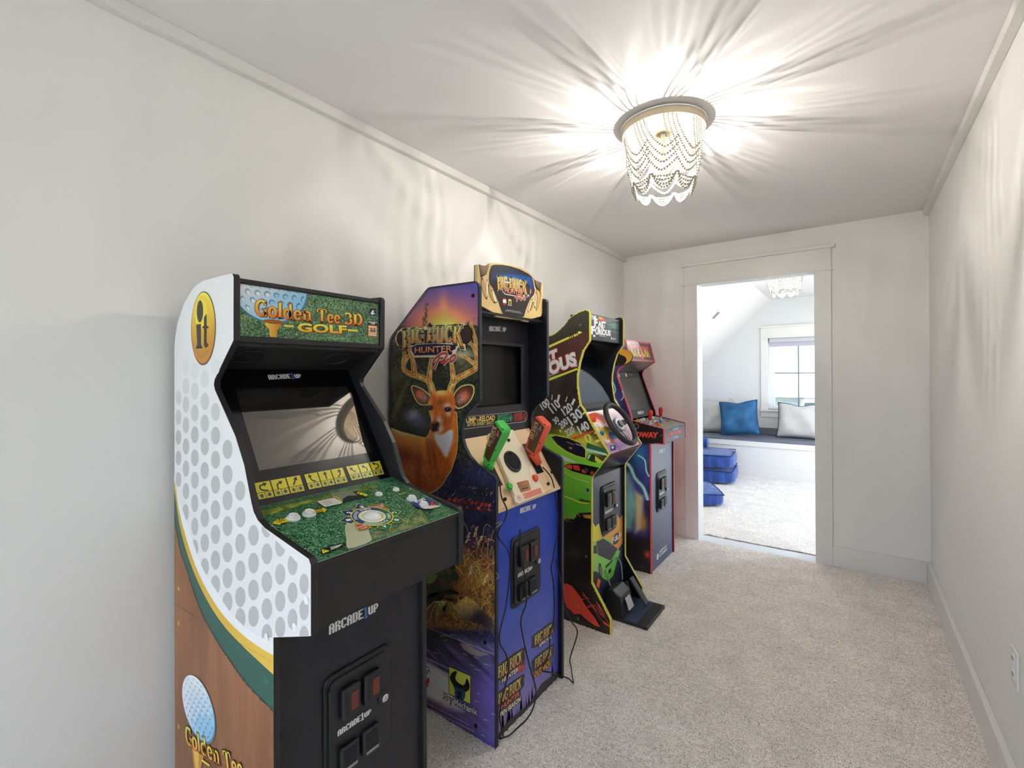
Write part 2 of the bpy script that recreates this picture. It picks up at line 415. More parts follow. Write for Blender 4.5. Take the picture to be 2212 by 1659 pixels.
struct('ceiling', MB().box((-0.1, BACK - 0.1, H), (W + 0.1, D + 0.0, H + 0.1)), M_CEIL)
# end wall with the doorway; the far room's paint on its back
e = MB()
e.box((FX0 - 0.1, D, 0), (dLi - 0.012, WALL2, H + 0.0)); e.box((dRi + 0.012, D, 0), (FX1 + 0.1, WALL2, H)); e.box((dLi - 0.012, D, DZ + 0.012), (dRi + 0.012, WALL2, H))
e.box((FX0 - 0.1, D + 0.02, H), (FX1 + 0.1, WALL2, H + 0.5))
struct('wall_end', e, M_WALL)
BX0, BX1, BZ0, BZ1 = 0.36, 1.69, 0.35, 2.10                    # unseen window added in the back wall to bring in fill daylight
e = MB(); e.box((0, BACK - 0.1, 0), (BX0, BACK, H)); e.box((BX1, BACK - 0.1, 0), (W, BACK, H)); e.box((BX0, BACK - 0.1, 0), (BX1, BACK, BZ0)); e.box((BX0, BACK - 0.1, BZ1), (BX1, BACK, H))
struct('wall_back', e, M_WALL)
# strips under the ceiling, baseboards
TD, TH = 0.029, 0.039; BD, BH = 0.020, 0.143
struct('trim_1', MB().box((0, BACK, H - TH), (TD, D, H)), M_TRIM, 0.0015)
struct('trim_2', MB().box((W - TD, BACK, H - TH), (W, D, H)), M_TRIM, 0.0015)
struct('baseboard_left', MB().box((0, BACK, 0), (BD, D, BH)), M_TRIM, 0.002)
struct('baseboard_right', MB().box((W - BD, BACK, 0), (W, D, BH)), M_TRIM, 0.002)
struct('baseboard_end', MB().box((BD, D - BD + 0.003, 0), (dLo, D, BH)), M_TRIM, 0.002)
struct('baseboard_end_right', MB().box((dRo, D - BD + 0.003, 0), (W - BD, D, BH)), M_TRIM, 0.002)
# door casing, head board, caps and jambs
struct('trim_3', MB().box((dLo, D - BD, 0), (dLi, D, DZ)), M_TRIM, 0.0015)
struct('trim_4', MB().box((dRi, D - BD, 0), (dRo, D, DZ)), M_TRIM, 0.0015)
hd = struct('trim_5', MB().box((dLo, D - BD, DZ), (dRo, D, DZ + 0.152)), M_TRIM, 0.0015)
MB().box((dLo - 0.022, D - BD - 0.014, DZ + 0.152), (dRo + 0.024, D, DZ + 0.176)).build('cap', M_TRIM, hd, 0.0015, 1)
MB().box((dLo - 0.012, D - BD - 0.008, DZ - 0.004), (dRo + 0.012, D, DZ + 0.008)).build('bead', M_TRIM, hd, 0.0015, 1)
e = MB(); e.box((dLi - 0.012, D - 0.001, -0.012), (dLi, WALL2 + 0.001, DZ)); e.box((dRi, D - 0.001, -0.012), (dRi + 0.012, WALL2 + 0.001, DZ)); e.box((dLi - 0.012, D - 0.001, DZ), (dRi + 0.012, WALL2 + 0.001, DZ + 0.012))
struct('door_1', e, M_TRIM)
# far room
struct('wall_far_left', MB().box((FX0 - 0.1, WALL2, 0), (FX0, FY, H)), M_WALL2)
RY0, RY1, RZ0, RZ1 = 4.3, 6.9, 0.3, 2.25                       # wide window added out of view in the far room's right wall, for more daylight
e = MB(); e.box((FX1, WALL2, 0), (FX1 + 0.1, RY0, H + 0.5)); e.box((FX1, RY1, 0), (FX1 + 0.1, FY, H + 0.5)); e.box((FX1, RY0, 0), (FX1 + 0.1, RY1, RZ0)); e.box((FX1, RY0, RZ1), (FX1 + 0.1, RY1, H + 0.5))
struct('wall_far_right', e, M_WALL2)
XS, ZS = 0.717, H                                              # the slope meets the flat ceiling here
wx0, wx1, wz0, wz1 = 0.69, 1.62, 0.845, 1.86                   # window opening
e = MB(); e.box((FX0 - 0.1, FY, 0), (wx0, FY + 0.14, H + 0.5)); e.box((wx1, FY, 0), (FX1 + 0.1, FY + 0.14, H + 0.5)); e.box((wx0, FY, 0), (wx1, FY + 0.14, wz0)); e.box((wx0, FY, wz1), (wx1, FY + 0.14, H + 0.5))
struct('wall_window', e, M_WALL2)
struct('ceiling_far', MB().box((XS - 0.02, WALL2, H), (FX1 + 0.1, FY, H + 0.1)), M_CEIL)
sl = 1.017                                                     # rise of the sloping ceiling
xl = FX0 - 0.1; zl = ZS - (XS - xl) * sl
struct('ceiling_slope', MB().prism([(XS, ZS), (xl, zl), (xl, zl + 0.15), (XS, ZS + 0.15)], 1, WALL2, FY), M_CEIL)
# window: casing, head, sill, shade, frame, panes
M_WIN = mat('window_vinyl', (238, 240, 240), 0.35)
wr = empty('window_1', (0.5 * (wx0 + wx1), FY, wz0)); wr['kind'] = 'structure'
MB().box((wx0 - 0.088, FY - 0.02, wz0), (wx0, FY, wz1)).build('casing', M_TRIM, wr, 0.0015, 1)
MB().box((wx1, FY - 0.02, wz0), (wx1 + 0.088, FY, wz1)).build('casing', M_TRIM, wr, 0.0015, 1)
MB().box((wx0 - 0.088, FY - 0.02, wz1), (wx1 + 0.088, FY, wz1 + 0.145)).build('head_board', M_TRIM, wr, 0.0015, 1)
MB().box((wx0 - 0.115, FY - 0.035, wz1 + 0.145), (wx1 + 0.115, FY, wz1 + 0.165)).build('cap', M_TRIM, wr, 0.0015, 1)
MB().box((wx0 - 0.10, FY - 0.028, wz1 - 0.006), (wx1 + 0.10, FY, wz1 + 0.008)).build('bead', M_TRIM, wr, 0.0015, 1)
MB().box((wx0 - 0.105, FY - 0.05, wz0 - 0.022), (wx1 + 0.105, FY + 0.10, wz0)).build('sill', M_TRIM, wr, 0.002, 1)
MB().box((wx0 - 0.088, FY - 0.018, wz0 - 0.105), (wx1 + 0.088, FY, wz0 - 0.022)).build('apron', M_TRIM, wr, 0.0015, 1)
MB().box((wx0 + 0.012, FY + 0.02, wz1 - 0.065), (wx1 - 0.012, FY + 0.075, wz1 - 0.004)).build('roller_shade', mat('shade_fabric', (206, 203, 210), 0.8, noise=0.03), wr, 0.006)
MB().box((wx0 + 0.02, FY + 0.06, wz1 - 0.125), (wx1 - 0.02, FY + 0.085, wz1 - 0.055)).build('shade_bar', mat('shade_bar', (192, 190, 202), 0.7), wr, 0.004)
g = MB(); fy0, fy1 = FY + 0.075, FY + 0.125
g.box((wx0, fy0, wz0), (wx0 + 0.075, fy1, wz1)); g.box((wx1 - 0.075, fy0, wz0), (wx1, fy1, wz1)); g.box((wx0 + 0.075, fy0, wz0), (wx1 - 0.075, fy1, wz0 + 0.045)); g.box((wx0 + 0.075, fy0, wz1 - 0.05), (wx1 - 0.075, fy1, wz1))
g.build('sash', M_WIN, wr, 0.003, 1)
M_MUNT = mat('muntin', (120, 138, 150), 0.4)
gx0, gx1, gz0, gz1 = wx0 + 0.075, wx1 - 0.075, wz0 + 0.045, wz1 - 0.05; vm, hm = 1.052, 1.361
MB().box((vm - 0.008, fy0 + 0.012, gz0), (vm + 0.008, fy1 - 0.012, gz1)).build('muntin', M_MUNT, wr)
MB().box((vm + 0.28, fy0 + 0.012, gz0), (vm + 0.296, fy1 - 0.012, gz1)).build('muntin', M_MUNT, wr)
MB().box((gx0, fy0 + 0.014, hm - 0.009), (gx1, fy1 - 0.014, hm + 0.009)).build('muntin', M_MUNT, wr)
def glass_mat(name, tr):
    m = bpy.data.materials.new(name); m.use_nodes = True; nt = m.node_tree; nt.nodes.clear()
    o = nt.nodes.new('ShaderNodeOutputMaterial'); t = nt.nodes.new('ShaderNodeBsdfTransparent'); t.inputs[0].default_value = tr
    gl = nt.nodes.new('ShaderNodeBsdfGlossy'); gl.inputs['Roughness'].default_value = 0.02; mx = nt.nodes.new('ShaderNodeMixShader')
    mx.inputs[0].default_value = 0.05; nt.links.new(t.outputs[0], mx.inputs[1]); nt.links.new(gl.outputs[0], mx.inputs[2]); nt.links.new(mx.outputs[0], o.inputs[0]); return m
M_GLASS = glass_mat('clear_glass', (0.96, 0.98, 0.98, 1)); M_SKYDIM = glass_mat('sky_dimming_glass', (0.66, 0.67, 0.68, 1))  # far panes darkened only to hold back the brightness of the sky
xs = [gx0, vm - 0.008, vm + 0.008, vm + 0.28, vm + 0.296, gx1]
for i in range(3):
    for (a, b) in ((gz0, hm - 0.009), (hm + 0.009, gz1)):
        MB().box((xs[2 * i], fy0 + 0.022, a), (xs[2 * i + 1], fy0 + 0.027, b)).build('pane', M_SKYDIM, wr)
w2 = empty('window_added_back', (1.0, BACK, BZ0)); w2['kind'] = 'structure'  # added window behind the camera, a source of fill daylight
g = MB(); g.box((BX0, BACK - 0.08, BZ0), (BX0 + 0.06, BACK - 0.03, BZ1)); g.box((BX1 - 0.06, BACK - 0.08, BZ0), (BX1, BACK - 0.03, BZ1)); g.box((BX0 + 0.06, BACK - 0.08, BZ0), (BX1 - 0.06, BACK - 0.03, BZ0 + 0.06)); g.box((BX0 + 0.06, BACK - 0.08, BZ1 - 0.06), (BX1 - 0.06, BACK - 0.03, BZ1))
g.build('sash', M_WIN, w2); MB().box((BX0 + 0.06, BACK - 0.06, BZ0 + 0.06), (BX1 - 0.06, BACK - 0.055, BZ1 - 0.06)).build('pane', M_GLASS, w2)
# daylight enters by the far window and the two added ones: portals guide the sampling, they give no light themselves
def portal(loc, rot, sx, sy):
    l = bpy.data.lights.new('portal', 'AREA'); l.shape = 'RECTANGLE'; l.size = sx; l.size_y = sy; l.cycles.is_portal = True
    o = bpy.data.objects.new('portal', l); COL.objects.link(o); o.location = loc; o.rotation_euler = rot
portal((0.5 * (wx0 + wx1), FY + 0.15, 0.5 * (wz0 + wz1)), (-PI / 2, 0, 0), wx1 - wx0, wz1 - wz0)
portal((0.5 * (BX0 + BX1), BACK - 0.11, 0.5 * (BZ0 + BZ1)), (PI / 2, 0, 0), BX1 - BX0, BZ1 - BZ0)
portal((FX1 + 0.11, 0.5 * (RY0 + RY1), 0.5 * (RZ0 + RZ1)), (0, PI / 2, 0), RZ1 - RZ0, RY1 - RY0)
w3 = empty('window_added_side', (FX1, 5.6, RZ0)); w3['kind'] = 'structure'  # added side window, unseen, sends extra daylight through the doorway
g = MB(); g.box((FX1 + 0.03, RY0, RZ0), (FX1 + 0.08, RY0 + 0.06, RZ1)); g.box((FX1 + 0.03, RY1 - 0.06, RZ0), (FX1 + 0.08, RY1, RZ1)); g.box((FX1 + 0.03, RY0, RZ0), (FX1 + 0.08, RY1, RZ0 + 0.06)); g.box((FX1 + 0.03, RY0, RZ1 - 0.06), (FX1 + 0.08, RY1, RZ1))
g.build('sash', M_WIN, w3); MB().box((FX1 + 0.055, RY0 + 0.06, RZ0 + 0.06), (FX1 + 0.06, RY1 - 0.06, RZ1 - 0.06)).build('pane', M_GLASS, w3)

# carpet pile: a dense field of uneven tufts
def pile(name, x0, x1, y0, y1, step, hgt, parent):
    nx, ny = int((x1 - x0) / step) + 1, int((y1 - y0) / step) + 1; r = np.random.default_rng(3)
    X, Y = np.meshgrid(np.linspace(x0, x1, nx), np.linspace(y0, y1, ny)); X = X + r.uniform(-0.42, 0.42, X.shape) * step; Y = Y + r.uniform(-0.42, 0.42, Y.shape) * step
    lump = fbm(X.ravel() * 9, Y.ravel() * 9, 3).reshape(X.shape); Z = 0.0006 + hgt * r.random(X.shape) ** 0.8 * (0.55 + 0.9 * lump)
    P = np.stack([X.ravel(), Y.ravel(), Z.ravel()], 1); idx = np.arange(nx * ny, dtype=np.int32).reshape(ny, nx)
    q = np.stack([idx[:-1, :-1].ravel(), idx[:-1, 1:].ravel(), idx[1:, 1:].ravel(), idx[1:, :-1].ravel()], 1)
    me = bpy.data.meshes.new(name); me.vertices.add(len(P)); me.vertices.foreach_set('co', P.astype(np.float32).ravel()); me.loops.add(q.size); me.loops.foreach_set('vertex_index', q.ravel()); me.polygons.add(len(q)); me.polygons.foreach_set('loop_start', np.arange(0, q.size, 4, dtype=np.int32))
    me.update(calc_edges=True); o = link(name, me, M_CARPET, parent); o['kind'] = 'stuff'; return o
pile('carpet_pile', BD * 0.2, W - BD * 0.2, 0.45, D - 0.02, 0.0058, 0.0055, bpy.data.objects['floor'])
pile('carpet_pile', -0.6, 2.0, WALL2 + 0.014, FSEAT, 0.011, 0.007, bpy.data.objects['floor_far'])
# ------------------------------------------------------------------ arcade cabinets: shared pieces
M_BLK = mat('black_laminate', (42, 41, 42), 0.42, spec=0.4)
M_BLK2 = mat('black_plastic', (34, 35, 39), 0.38, spec=0.5)
M_DARK = mat('dark_interior', (16, 18, 26), 0.45, spec=0.4)
M_MESHB = mat('speaker_cloth', (16, 17, 20), 0.8, bump=0.6, bscale=1200)
M_CHROME = mat('chrome', (205, 208, 212), 0.22, metal=1.0)
M_WHITEP = mat('white_plastic', (236, 236, 232), 0.25, spec=0.5)
M_SCREEN = mat('screen_glass', (110, 107, 103), 0.03, metal=0.9)
M_BEZEL = mat('screen_bezel', (10, 11, 16), 0.12, spec=0.6)
M_REDL = mat('coin_insert', (120, 46, 36), 0.4)
def side_panels(root, prof, y0, y1, t, m, bevel=0.002):
    """two side panels cut to the profile (x, z), outer faces at y0 and y1"""
    a = MB().prism(prof, 1, y0, y0 + t).build('side_panel', m, root, bevel, 2)
    b = MB().prism(prof, 1, y1 - t, y1).build('side_panel', m, root, bevel, 2)
    return a, b
def slab(p0, p1, y0, y1, th):
    """a board between two (x, z) points, thickness th behind"""
    (x0, z0), (x1, z1) = p0, p1; L = math.hypot(x1 - x0, z1 - z0); nx, nz = (z1 - z0) / L * th, -(x1 - x0) / L * th
    return MB().prism([(x0, z0), (x1, z1), (x1 + nx, z1 + nz), (x0 + nx, z0 + nz)], 1, y0, y1)
def coin_door(root, x, y, z, m=None, sy=0.205, sz=0.275):
    """coin door standing on the front board at x, lower left corner y, z"""
    m = m or M_BLK2; T = lambda q: [(y + a * sy / 0.205, z + b * sz / 0.275) for a, b in q]
    d = MB().prism(T(rrect(0, 0, 0.205, 0.275, 0.024)), 0, x, x + 0.007).build('coin_door', m, root, 0.003, 2)
    MB().prism(T(rrect(0.014, 0.014, 0.191, 0.261, 0.016)), 0, x + 0.007, x + 0.011).build('door_leaf', m, d, 0.0015, 1)
    MB().box((x + 0.007, y + 0.010, z + 0.03), (x + 0.014, y + 0.0155, z + 0.245)).build('hinge', m, d, 0.0015, 1)
    for a in (0.040, 0.106):
        s = MB().prism(T(rrect(a, 0.155, a + 0.054, 0.232, 0.004, 2)), 0, x + 0.011, x + 0.026).build('coin_slot', m, d, 0.003, 1)
        MB().prism(T([(a + 0.011, 0.166), (a + 0.015, 0.166), (a + 0.015, 0.220), (a + 0.011, 0.220)]), 0, x + 0.0255, x + 0.0264).build('slit', M_DARK, d)
        MB().prism(T(rrect(a + 0.024, 0.172, a + 0.044, 0.216, 0.001, 1)), 0, x + 0.0255, x + 0.0275).build('price_plate', M_REDL, d)
        f = MB().prism(T(rrect(a - 0.004, 0.022, a + 0.050, 0.086, 0.004, 2)), 0, x + 0.011, x + 0.024).build('return_flap', m, d, 0.003, 1)
        MB().prism(T([(a + 0.004, 0.030), (a + 0.042, 0.030), (a + 0.042, 0.079), (a + 0.004, 0.079)]), 0, x + 0.0235, x + 0.0246).build('flap_recess', M_DARK, d)
        MB().prism(T([(a + 0.004, 0.028), (a + 0.042, 0.028), (a + 0.042, 0.034), (a + 0.004, 0.034)]), 0, x + 0.024, x + 0.027).build('flap_lip', mat('pale_edge', (150, 150, 146), 0.4), d)  # light grey strip along the flap's lower edge
    MB().lathe([(0.019, 0.0), (0.019, 0.004), (0.015, 0.006)], (x + 0.009, y + 0.176 * sy / 0.205, z + 0.138 * sz / 0.275), (1, 0, 0), 20).build('lock_boss', m, d)
    MB().lathe([(0.0105, 0.0), (0.0105, 0.006), (0.008, 0.008), (0.004, 0.008), (0.004, 0.006)], (x + 0.014, y + 0.176 * sy / 0.205, z + 0.138 * sz / 0.275), (1, 0, 0), 20).build('lock', M_CHROME, d)
    a = Art(Plane((x + 0.011, y, z), (0, 1, 0), (0, 0, 1))); a.pixels((0.034 * sy / 0.205, 0.117, None), (0.135 * sy / 0.205, 0.117, None), 0.015, blue=(225, 225, 222)); a.build('maker_logo', d)
    return d
def button(root, name, c, n, r, m, hgt=0.012, rim=None, collar=None):
    """an arcade push button at c on a face with normal n"""
    b = MB().lathe([(r, 0), (r, 0.003), (r * 0.92, 0.0055), (r * 0.76, 0.0058), (r * 0.74, 0.004)], c, n, 24).build(name, collar or m, root, smooth=False)
    MB().lathe([(r * 0.72, 0.003), (r * 0.72, hgt - 0.002), (r * 0.66, hgt), (r * 0.3, hgt - 0.001)], c, n, 24).build('plunger', m, b)
    return b
def screw(root, c, n, r=0.004, m=None, h=0.0015):
    return MB().lathe([(r, 0), (r * 0.9, h * 0.7), (r * 0.5, h)], c, n, 12).build('screw', m or M_CHROME, root)
def grass(scale=1.0, dark=(18, 62, 34), mid=(42, 100, 58), light=(118, 160, 116)):
    def fn(X, Y, u, v):
        a = vnoise(u * 420 * scale + 7 * vnoise(u * 90, v * 90), v * 420 * scale); b = vnoise(u * 700 * scale + 50, v * 260 * scale + 9); c = fbm(u * 14, v * 14, 3)
        t = np.clip((a * 0.55 + b * 0.45 - 0.5) * 2.6 + 0.5 + (c - 0.5) * 0.5, 0, 1)[:, None]
        d, m, l = map(np.array, (dark, mid, light)); return np.where(t < 0.55, d + (m - d) * t / 0.55, m + (l - m) * (t - 0.55) / 0.45)
    return fn
def stamp(a, word, p0, p1, h, fill, edge, bold=0.02, fat=0.06, shear=0.0, warp=None, halo=None, hf=0.1):
    """lettering with an outline (and an optional halo) under it"""
    if halo: a.text(word, p0, p1, h, halo, hf, shear, warp)
    a.text(word, p0, p1, h, edge, fat, shear, warp); a.text(word, p0, p1, h, fill, bold, shear, warp)

# slab-serif lettering: strokes in a unit box, drawn as ribbons
def _arc(cx, cy, rx, ry, a0, a1, n=12): return [(cx + rx * math.cos(math.radians(a0 + (a1 - a0) * k / n)), cy + ry * math.sin(math.radians(a0 + (a1 - a0) * k / n))) for k in range(n + 1)]
def _sf(x, y, w=0.36): return ([(x - w / 2, y), (x + w / 2, y)], 0.085)
SERIF = {
 'B': (0.78, [([(0.2, 0), (0.2, 1)], 0.22), _sf(0.22, 0.04, 0.42), _sf(0.22, 0.96, 0.42), ([(0.2, 0.95)] + _arc(0.42, 0.745, 0.2, 0.205, 90, -90) + [(0.2, 0.54)], 0.12), ([(0.2, 0.52)] + _arc(0.45, 0.285, 0.24, 0.235, 90, -90) + [(0.2, 0.05)], 0.13)]),
 'I': (0.42, [([(0.21, 0), (0.21, 1)], 0.22), _sf(0.21, 0.04, 0.42), _sf(0.21, 0.96, 0.42)]),
 'G': (0.78, [(_arc(0.42, 0.5, 0.29, 0.45, 38, 330), 0.18), ([(0.66, 0.02), (0.66, 0.42)], 0.15), _sf(0.62, 0.43, 0.3), ([(0.66, 0.7), (0.66, 0.98)], 0.09)]),
 'U': (0.80, [([(0.2, 0.98)] + _arc(0.4, 0.28, 0.2, 0.24, 180, 360) + [(0.6, 0.98)], 0.18), _sf(0.2, 0.96), _sf(0.62, 0.96)]),
 'C': (0.74, [(_arc(0.42, 0.5, 0.29, 0.45, 40, 318), 0.19), ([(0.66, 0.7), (0.66, 0.98)], 0.09)]),
 'K': (0.84, [([(0.2, 0), (0.2, 1)], 0.22), _sf(0.2, 0.04), _sf(0.2, 0.96), ([(0.28, 0.42), (0.66, 0.97)], 0.13), ([(0.40, 0.55), (0.74, 0.0)], 0.19), _sf(0.68, 0.96, 0.3), _sf(0.74, 0.04, 0.26)]),
 'o': (0.62, [(_arc(0.31, 0.32, 0.20, 0.29, 0, 360, 20), 0.17)]),
 'l': (0.34, [([(0.17, 0), (0.17, 1)], 0.18), _sf(0.17, 0.035, 0.32), ([(0.04, 0.96), (0.2, 0.96)], 0.08)]),
 'd': (0.68, [(_arc(0.30, 0.32, 0.19, 0.28, 0, 360, 20), 0.16), ([(0.5, 0), (0.5, 1)], 0.17), ([(0.36, 0.96), (0.52, 0.96)], 0.08), ([(0.5, 0.035), (0.66, 0.035)], 0.08)]),
 'e': (0.60, [(_arc(0.31, 0.32, 0.20, 0.28, 5, 325, 18), 0.16), ([(0.15, 0.34), (0.5, 0.34)], 0.08)]),
 'n': (0.74, [([(0.19, 0), (0.19, 0.63)], 0.17), _sf(0.19, 0.035, 0.32), ([(0.05, 0.6), (0.2, 0.6)], 0.08), ([(0.19, 0.45)] + _arc(0.37, 0.44, 0.18, 0.16, 150, 0, 8) + [(0.55, 0.0)], 0.15), _sf(0.55, 0.035, 0.32)]),
 'T': (0.82, [([(0.41, 0), (0.41, 1)], 0.2), _sf(0.41, 0.04, 0.4), ([(0.02, 0.95), (0.8, 0.95)], 0.1), ([(0.05, 0.72), (0.05, 0.98)], 0.09), ([(0.77, 0.72), (0.77, 0.98)], 0.09)]),
 '3': (0.66, [(_arc(0.30, 0.73, 0.21, 0.22, 150, -80), 0.15), (_arc(0.30, 0.28, 0.25, 0.24, 85, -150), 0.16)]),
 'D': (0.82, [([(0.2, 0), (0.2, 1)], 0.2), _sf(0.2, 0.04, 0.4), _sf(0.2, 0.96, 0.4), ([(0.2, 0.95)] + _arc(0.38, 0.5, 0.3, 0.45, 90, -90, 14) + [(0.2, 0.05)], 0.16)]),
}
def serif(a, word, p0, p1, h, fill, edge=None, ew=0.06, halo=None, hw=0.12, warp=None):
    A0 = np.array(a._pt(p0)); B0 = np.array(a._pt(p1)); e = B0 - A0; L = np.linalg.norm(e); e = e / L; nn = np.array([-e[1], e[0]])
    tot = sum(SERIF[c][0] if c != ' ' else 0.3 for c in word); k = L / tot
    for (col, ex) in ((halo, hw), (edge, ew), (fill, 0.0)):
        if col is None: continue
        x0 = 0.0
        for c in word:
            if c == ' ': x0 += 0.3; continue
            w, st = SERIF[c]
            for pts, sw in st:
                P = [np.array(q, float) for q in pts]; m = len(P); Lp = []; Rp = []; closed = m > 15 and np.linalg.norm(P[0] - P[-1]) < 0.02
                if ex and not closed:
                    d0 = (P[0] - P[1]); P[0] = P[0] + d0 / np.linalg.norm(d0) * ex * 0.8; d1 = P[-1] - P[-2]; P[-1] = P[-1] + d1 / np.linalg.norm(d1) * ex * 0.8
                for i in range(m):
                    t = P[min(i + 1, m - 1)] - P[max(i - 1, 0)]
                    if closed and i in (0, m - 1): t = P[1] - P[-2]
                    t = t / (np.linalg.norm(t) + 1e-9); nv = np.array([-t[1], t[0]]); ww = sw * (0.62 + 0.38 * abs(t[1])) / 2 + ex; Lp.append(P[i] + nv * ww); Rp.append(P[i] - nv * ww)
                uv = []; cs = []
                for q in Lp + Rp:
                    x, y = (x0 + q[0]) / tot, q[1]; yy = y
                    if warp: x, y = warp(x, y)
                    uv.append(tuple(A0 + e * x * L + nn * y * h))
                    cs.append(ink([col[0][i] + (col[1][i] - col[0][i]) * min(1, max(0, yy)) for i in range(3)]) if isinstance(col[0], (tuple, list)) else ink(col))
                a.raw(uv, [(i, i + 1, m + i + 1, m + i) for i in range(m - 1)], cs); a.h -= a.dh
            x0 += w
        a.up()
# ------------------------------------------------------------------ golf cabinet
c1 = lambda x, y: (370 + x / 3.456, 570 + y / 3.456)
c2 = lambda x, y: (370 + x / 3.456, 980 + y / 3.456)
c3 = lambda x, y: (360 + x / 3.456, 1259 + y / 3.456)
c7 = lambda x, y: (550 + x / 4.9156, 1020 + y / 4.9156)
GY0, GY1 = 0.5275, 0.990; GT = 0.016
gprof = [(0.030, 0.0), (0.606, 0.0), (0.606, 0.771), (0.757, 0.823), (0.758, 0.968), (0.750, 0.979), (0.569, 1.008), (0.536, 1.020), (0.517, 1.036), (0.506, 1.056),
         (0.470, 1.141), (0.425, 1.206), (0.345, 1.284), (0.310, 1.318), (0.303, 1.332), (0.308, 1.346), (0.416, 1.443), (0.418, 1.600), (0.411, 1.609), (0.357, 1.611), (0.238, 1.612), (0.195, 1.606), (0.157, 1.592), (0.106, 1.561), (0.061, 1.515), (0.040, 1.468), (0.033, 1.44)]
golf = empty('arcade_cabinet', (0.30, 0.76, 0.0), 'golf arcade cabinet with white dimpled side and green grass control deck', 'arcade cabinet', 'upright arcade cabinets along the left wall')
gl, gr_ = side_panels(golf, gprof, GY0, GY1, GT, M_BLK)
yi0, yi1 = GY0 + GT, GY1 - GT
sp = Plane((0, GY0, 0), (1, 0, 0), (0, 0, 1)); A = Art(sp, 0.0005)
W3 = lambda x, z: (x, z, None)
inset = [W3(x, z) for x, z in gprof]
A.poly(inset, (226, 226, 225))
k1 = lambda x, y: (370 + x / 2.884, 760 + y / 2.884); k2 = lambda x, y: (370 + x / 2.884, 1060 + y / 2.884)
dots = [(k1, 46, 18, 46, (285, 408, 533, 662, 795)), (k1, 93, 20, 51, (95, 215, 328, 457, 590, 727, 868)), (k1, 148, 24, 53, (120, 244, 382, 517, 660, 800)), (k1, 210, 26, 54, (170, 308, 445, 590, 740)), (k1, 277, 28, 56, (88, 375, 522, 672, 827)), (k1, 352, 31, 60, (608, 765)), (k1, 430, 32, 62, (865,)),
        (k2, 91, 20, 52, (135,)), (k2, 148, 22, 56, (78, 222, 360)), (k2, 210, 26, 57, (25, 170, 325, 475)), (k2, 277, 29, 60, (118, 272, 432, 585)), (k2, 352, 31, 62, (60, 220, 385, 545, 692)), (k2, 432, 32, 64, (165, 330, 498, 662, 795)), (k2, 514, 33, 65, (278, 450, 618, 782)), (k2, 597, 33, 66, (225, 393, 568, 735, 895)), (k2, 680, 32, 66, (345, 520, 688, 850)), (k2, 757, 31, 65, (462, 635, 800)), (k2, 829, 29, 64, (410, 580, 743, 905))]
gface = [(0.300, 0.665), (0.606, 0.7712), (0.7565, 0.8235), (0.7565, 0.966), (0.748, 0.9785), (0.569, 1.0065), (0.45, 1.16), (0.3, 1.30)]
for K, x, rx, ry, ys in dots:
    A.clip = [(0.55, 0.7515), (0.7568, 0.8238), (0.7568, 0.966), (0.748, 0.9785), (0.569, 1.0068), (0.5, 1.03)] if x > 560 else None
    for y in ys:
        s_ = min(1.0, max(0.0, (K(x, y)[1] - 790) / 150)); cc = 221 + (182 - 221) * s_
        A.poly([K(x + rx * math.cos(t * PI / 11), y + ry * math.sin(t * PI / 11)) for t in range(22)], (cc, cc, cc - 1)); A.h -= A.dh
A.up(); A.clip = None
cy_ = [c2(28, 200), c2(35, 250), c2(60, 420), c2(110, 620), c2(180, 830), c2(270, 1020), c2(380, 1190), c2(500, 1320), c2(640, 1430), c2(765, 1505)]
cd_ = [c2(28, 150), c2(50, 300), c2(110, 490), c2(180, 705), c2(240, 860), c2(330, 1010), c2(450, 1190), c2(600, 1330), c2(765, 1410)]
cg_ = [c2(29, 265), c2(34, 330), c2(62, 520), c2(112, 720), c2(190, 930), c2(290, 1130), c2(400, 1290), c2(520, 1420), c2(640, 1535), c2(765, 1649)]
cw_ = [c2(29, 440), (379, 1119), (390, 1182.5), (407.6, 1234.6), (415, 1259), (432, 1308), (455.5, 1357), (490, 1412), (533.6, 1473), (591, 1533)]
def under(curve):
    uv = [sp.px(*q) for q in curve]; uv[0] = (0.030, uv[0][1]); uv[-1] = (0.606, uv[-1][1]); s_ = spline(uv, 6)
    return [W3(min(0.606, max(0.030, p[0])), p[1]) for p in s_] + [W3(0.606, 0.0), W3(0.030, 0.0)]
A.poly(under(cd_), (238, 238, 238)); A.poly(under(cy_), ((c2(100, 700), (206, 168, 40)), (c2(720, 1560), (226, 186, 62)))); A.poly(under(cg_), (18, 84, 72)); A.poly(under(cw_), (26, 34, 30))
wd_ = under([(q[0] - 1.2, q[1] + 1.6) for q in cw_]); wuv = [(p[0], p[1]) for p in wd_]
def woodf(X, Y, u, v):
    g = vnoise(u * 22 + 3 * fbm(u * 5, v * 2), v * 3.2); f = fbm(u * 90, v * 9, 3); b = fbm(u * 6 + 40, v * 3 + 9, 2)
    t = np.clip(0.25 + 0.45 * g + 0.35 * (f - 0.5) + 0.5 * (b - 0.5), 0, 1)[:, None]; return np.array((108, 64, 34)) + (np.array((172, 114, 66)) - np.array((108, 64, 34))) * t
A.grid(0.031, 0.0, 0.605, 1.0, 0.004, woodf, wuv)
for q in (c3(92, 42), c3(92, 302), c3(92, 1070)): A.disc(q, 0.007, 0.007, (206, 158, 44), 16)
A.disc(c3(746, 730), 0.008, 0.008, (20, 110, 92), 16)
for q in (c3(958, 330), c3(1045, 128), c3(748, 405)): A.disc(q, 0.009, 0.009, (236, 236, 236), 16)
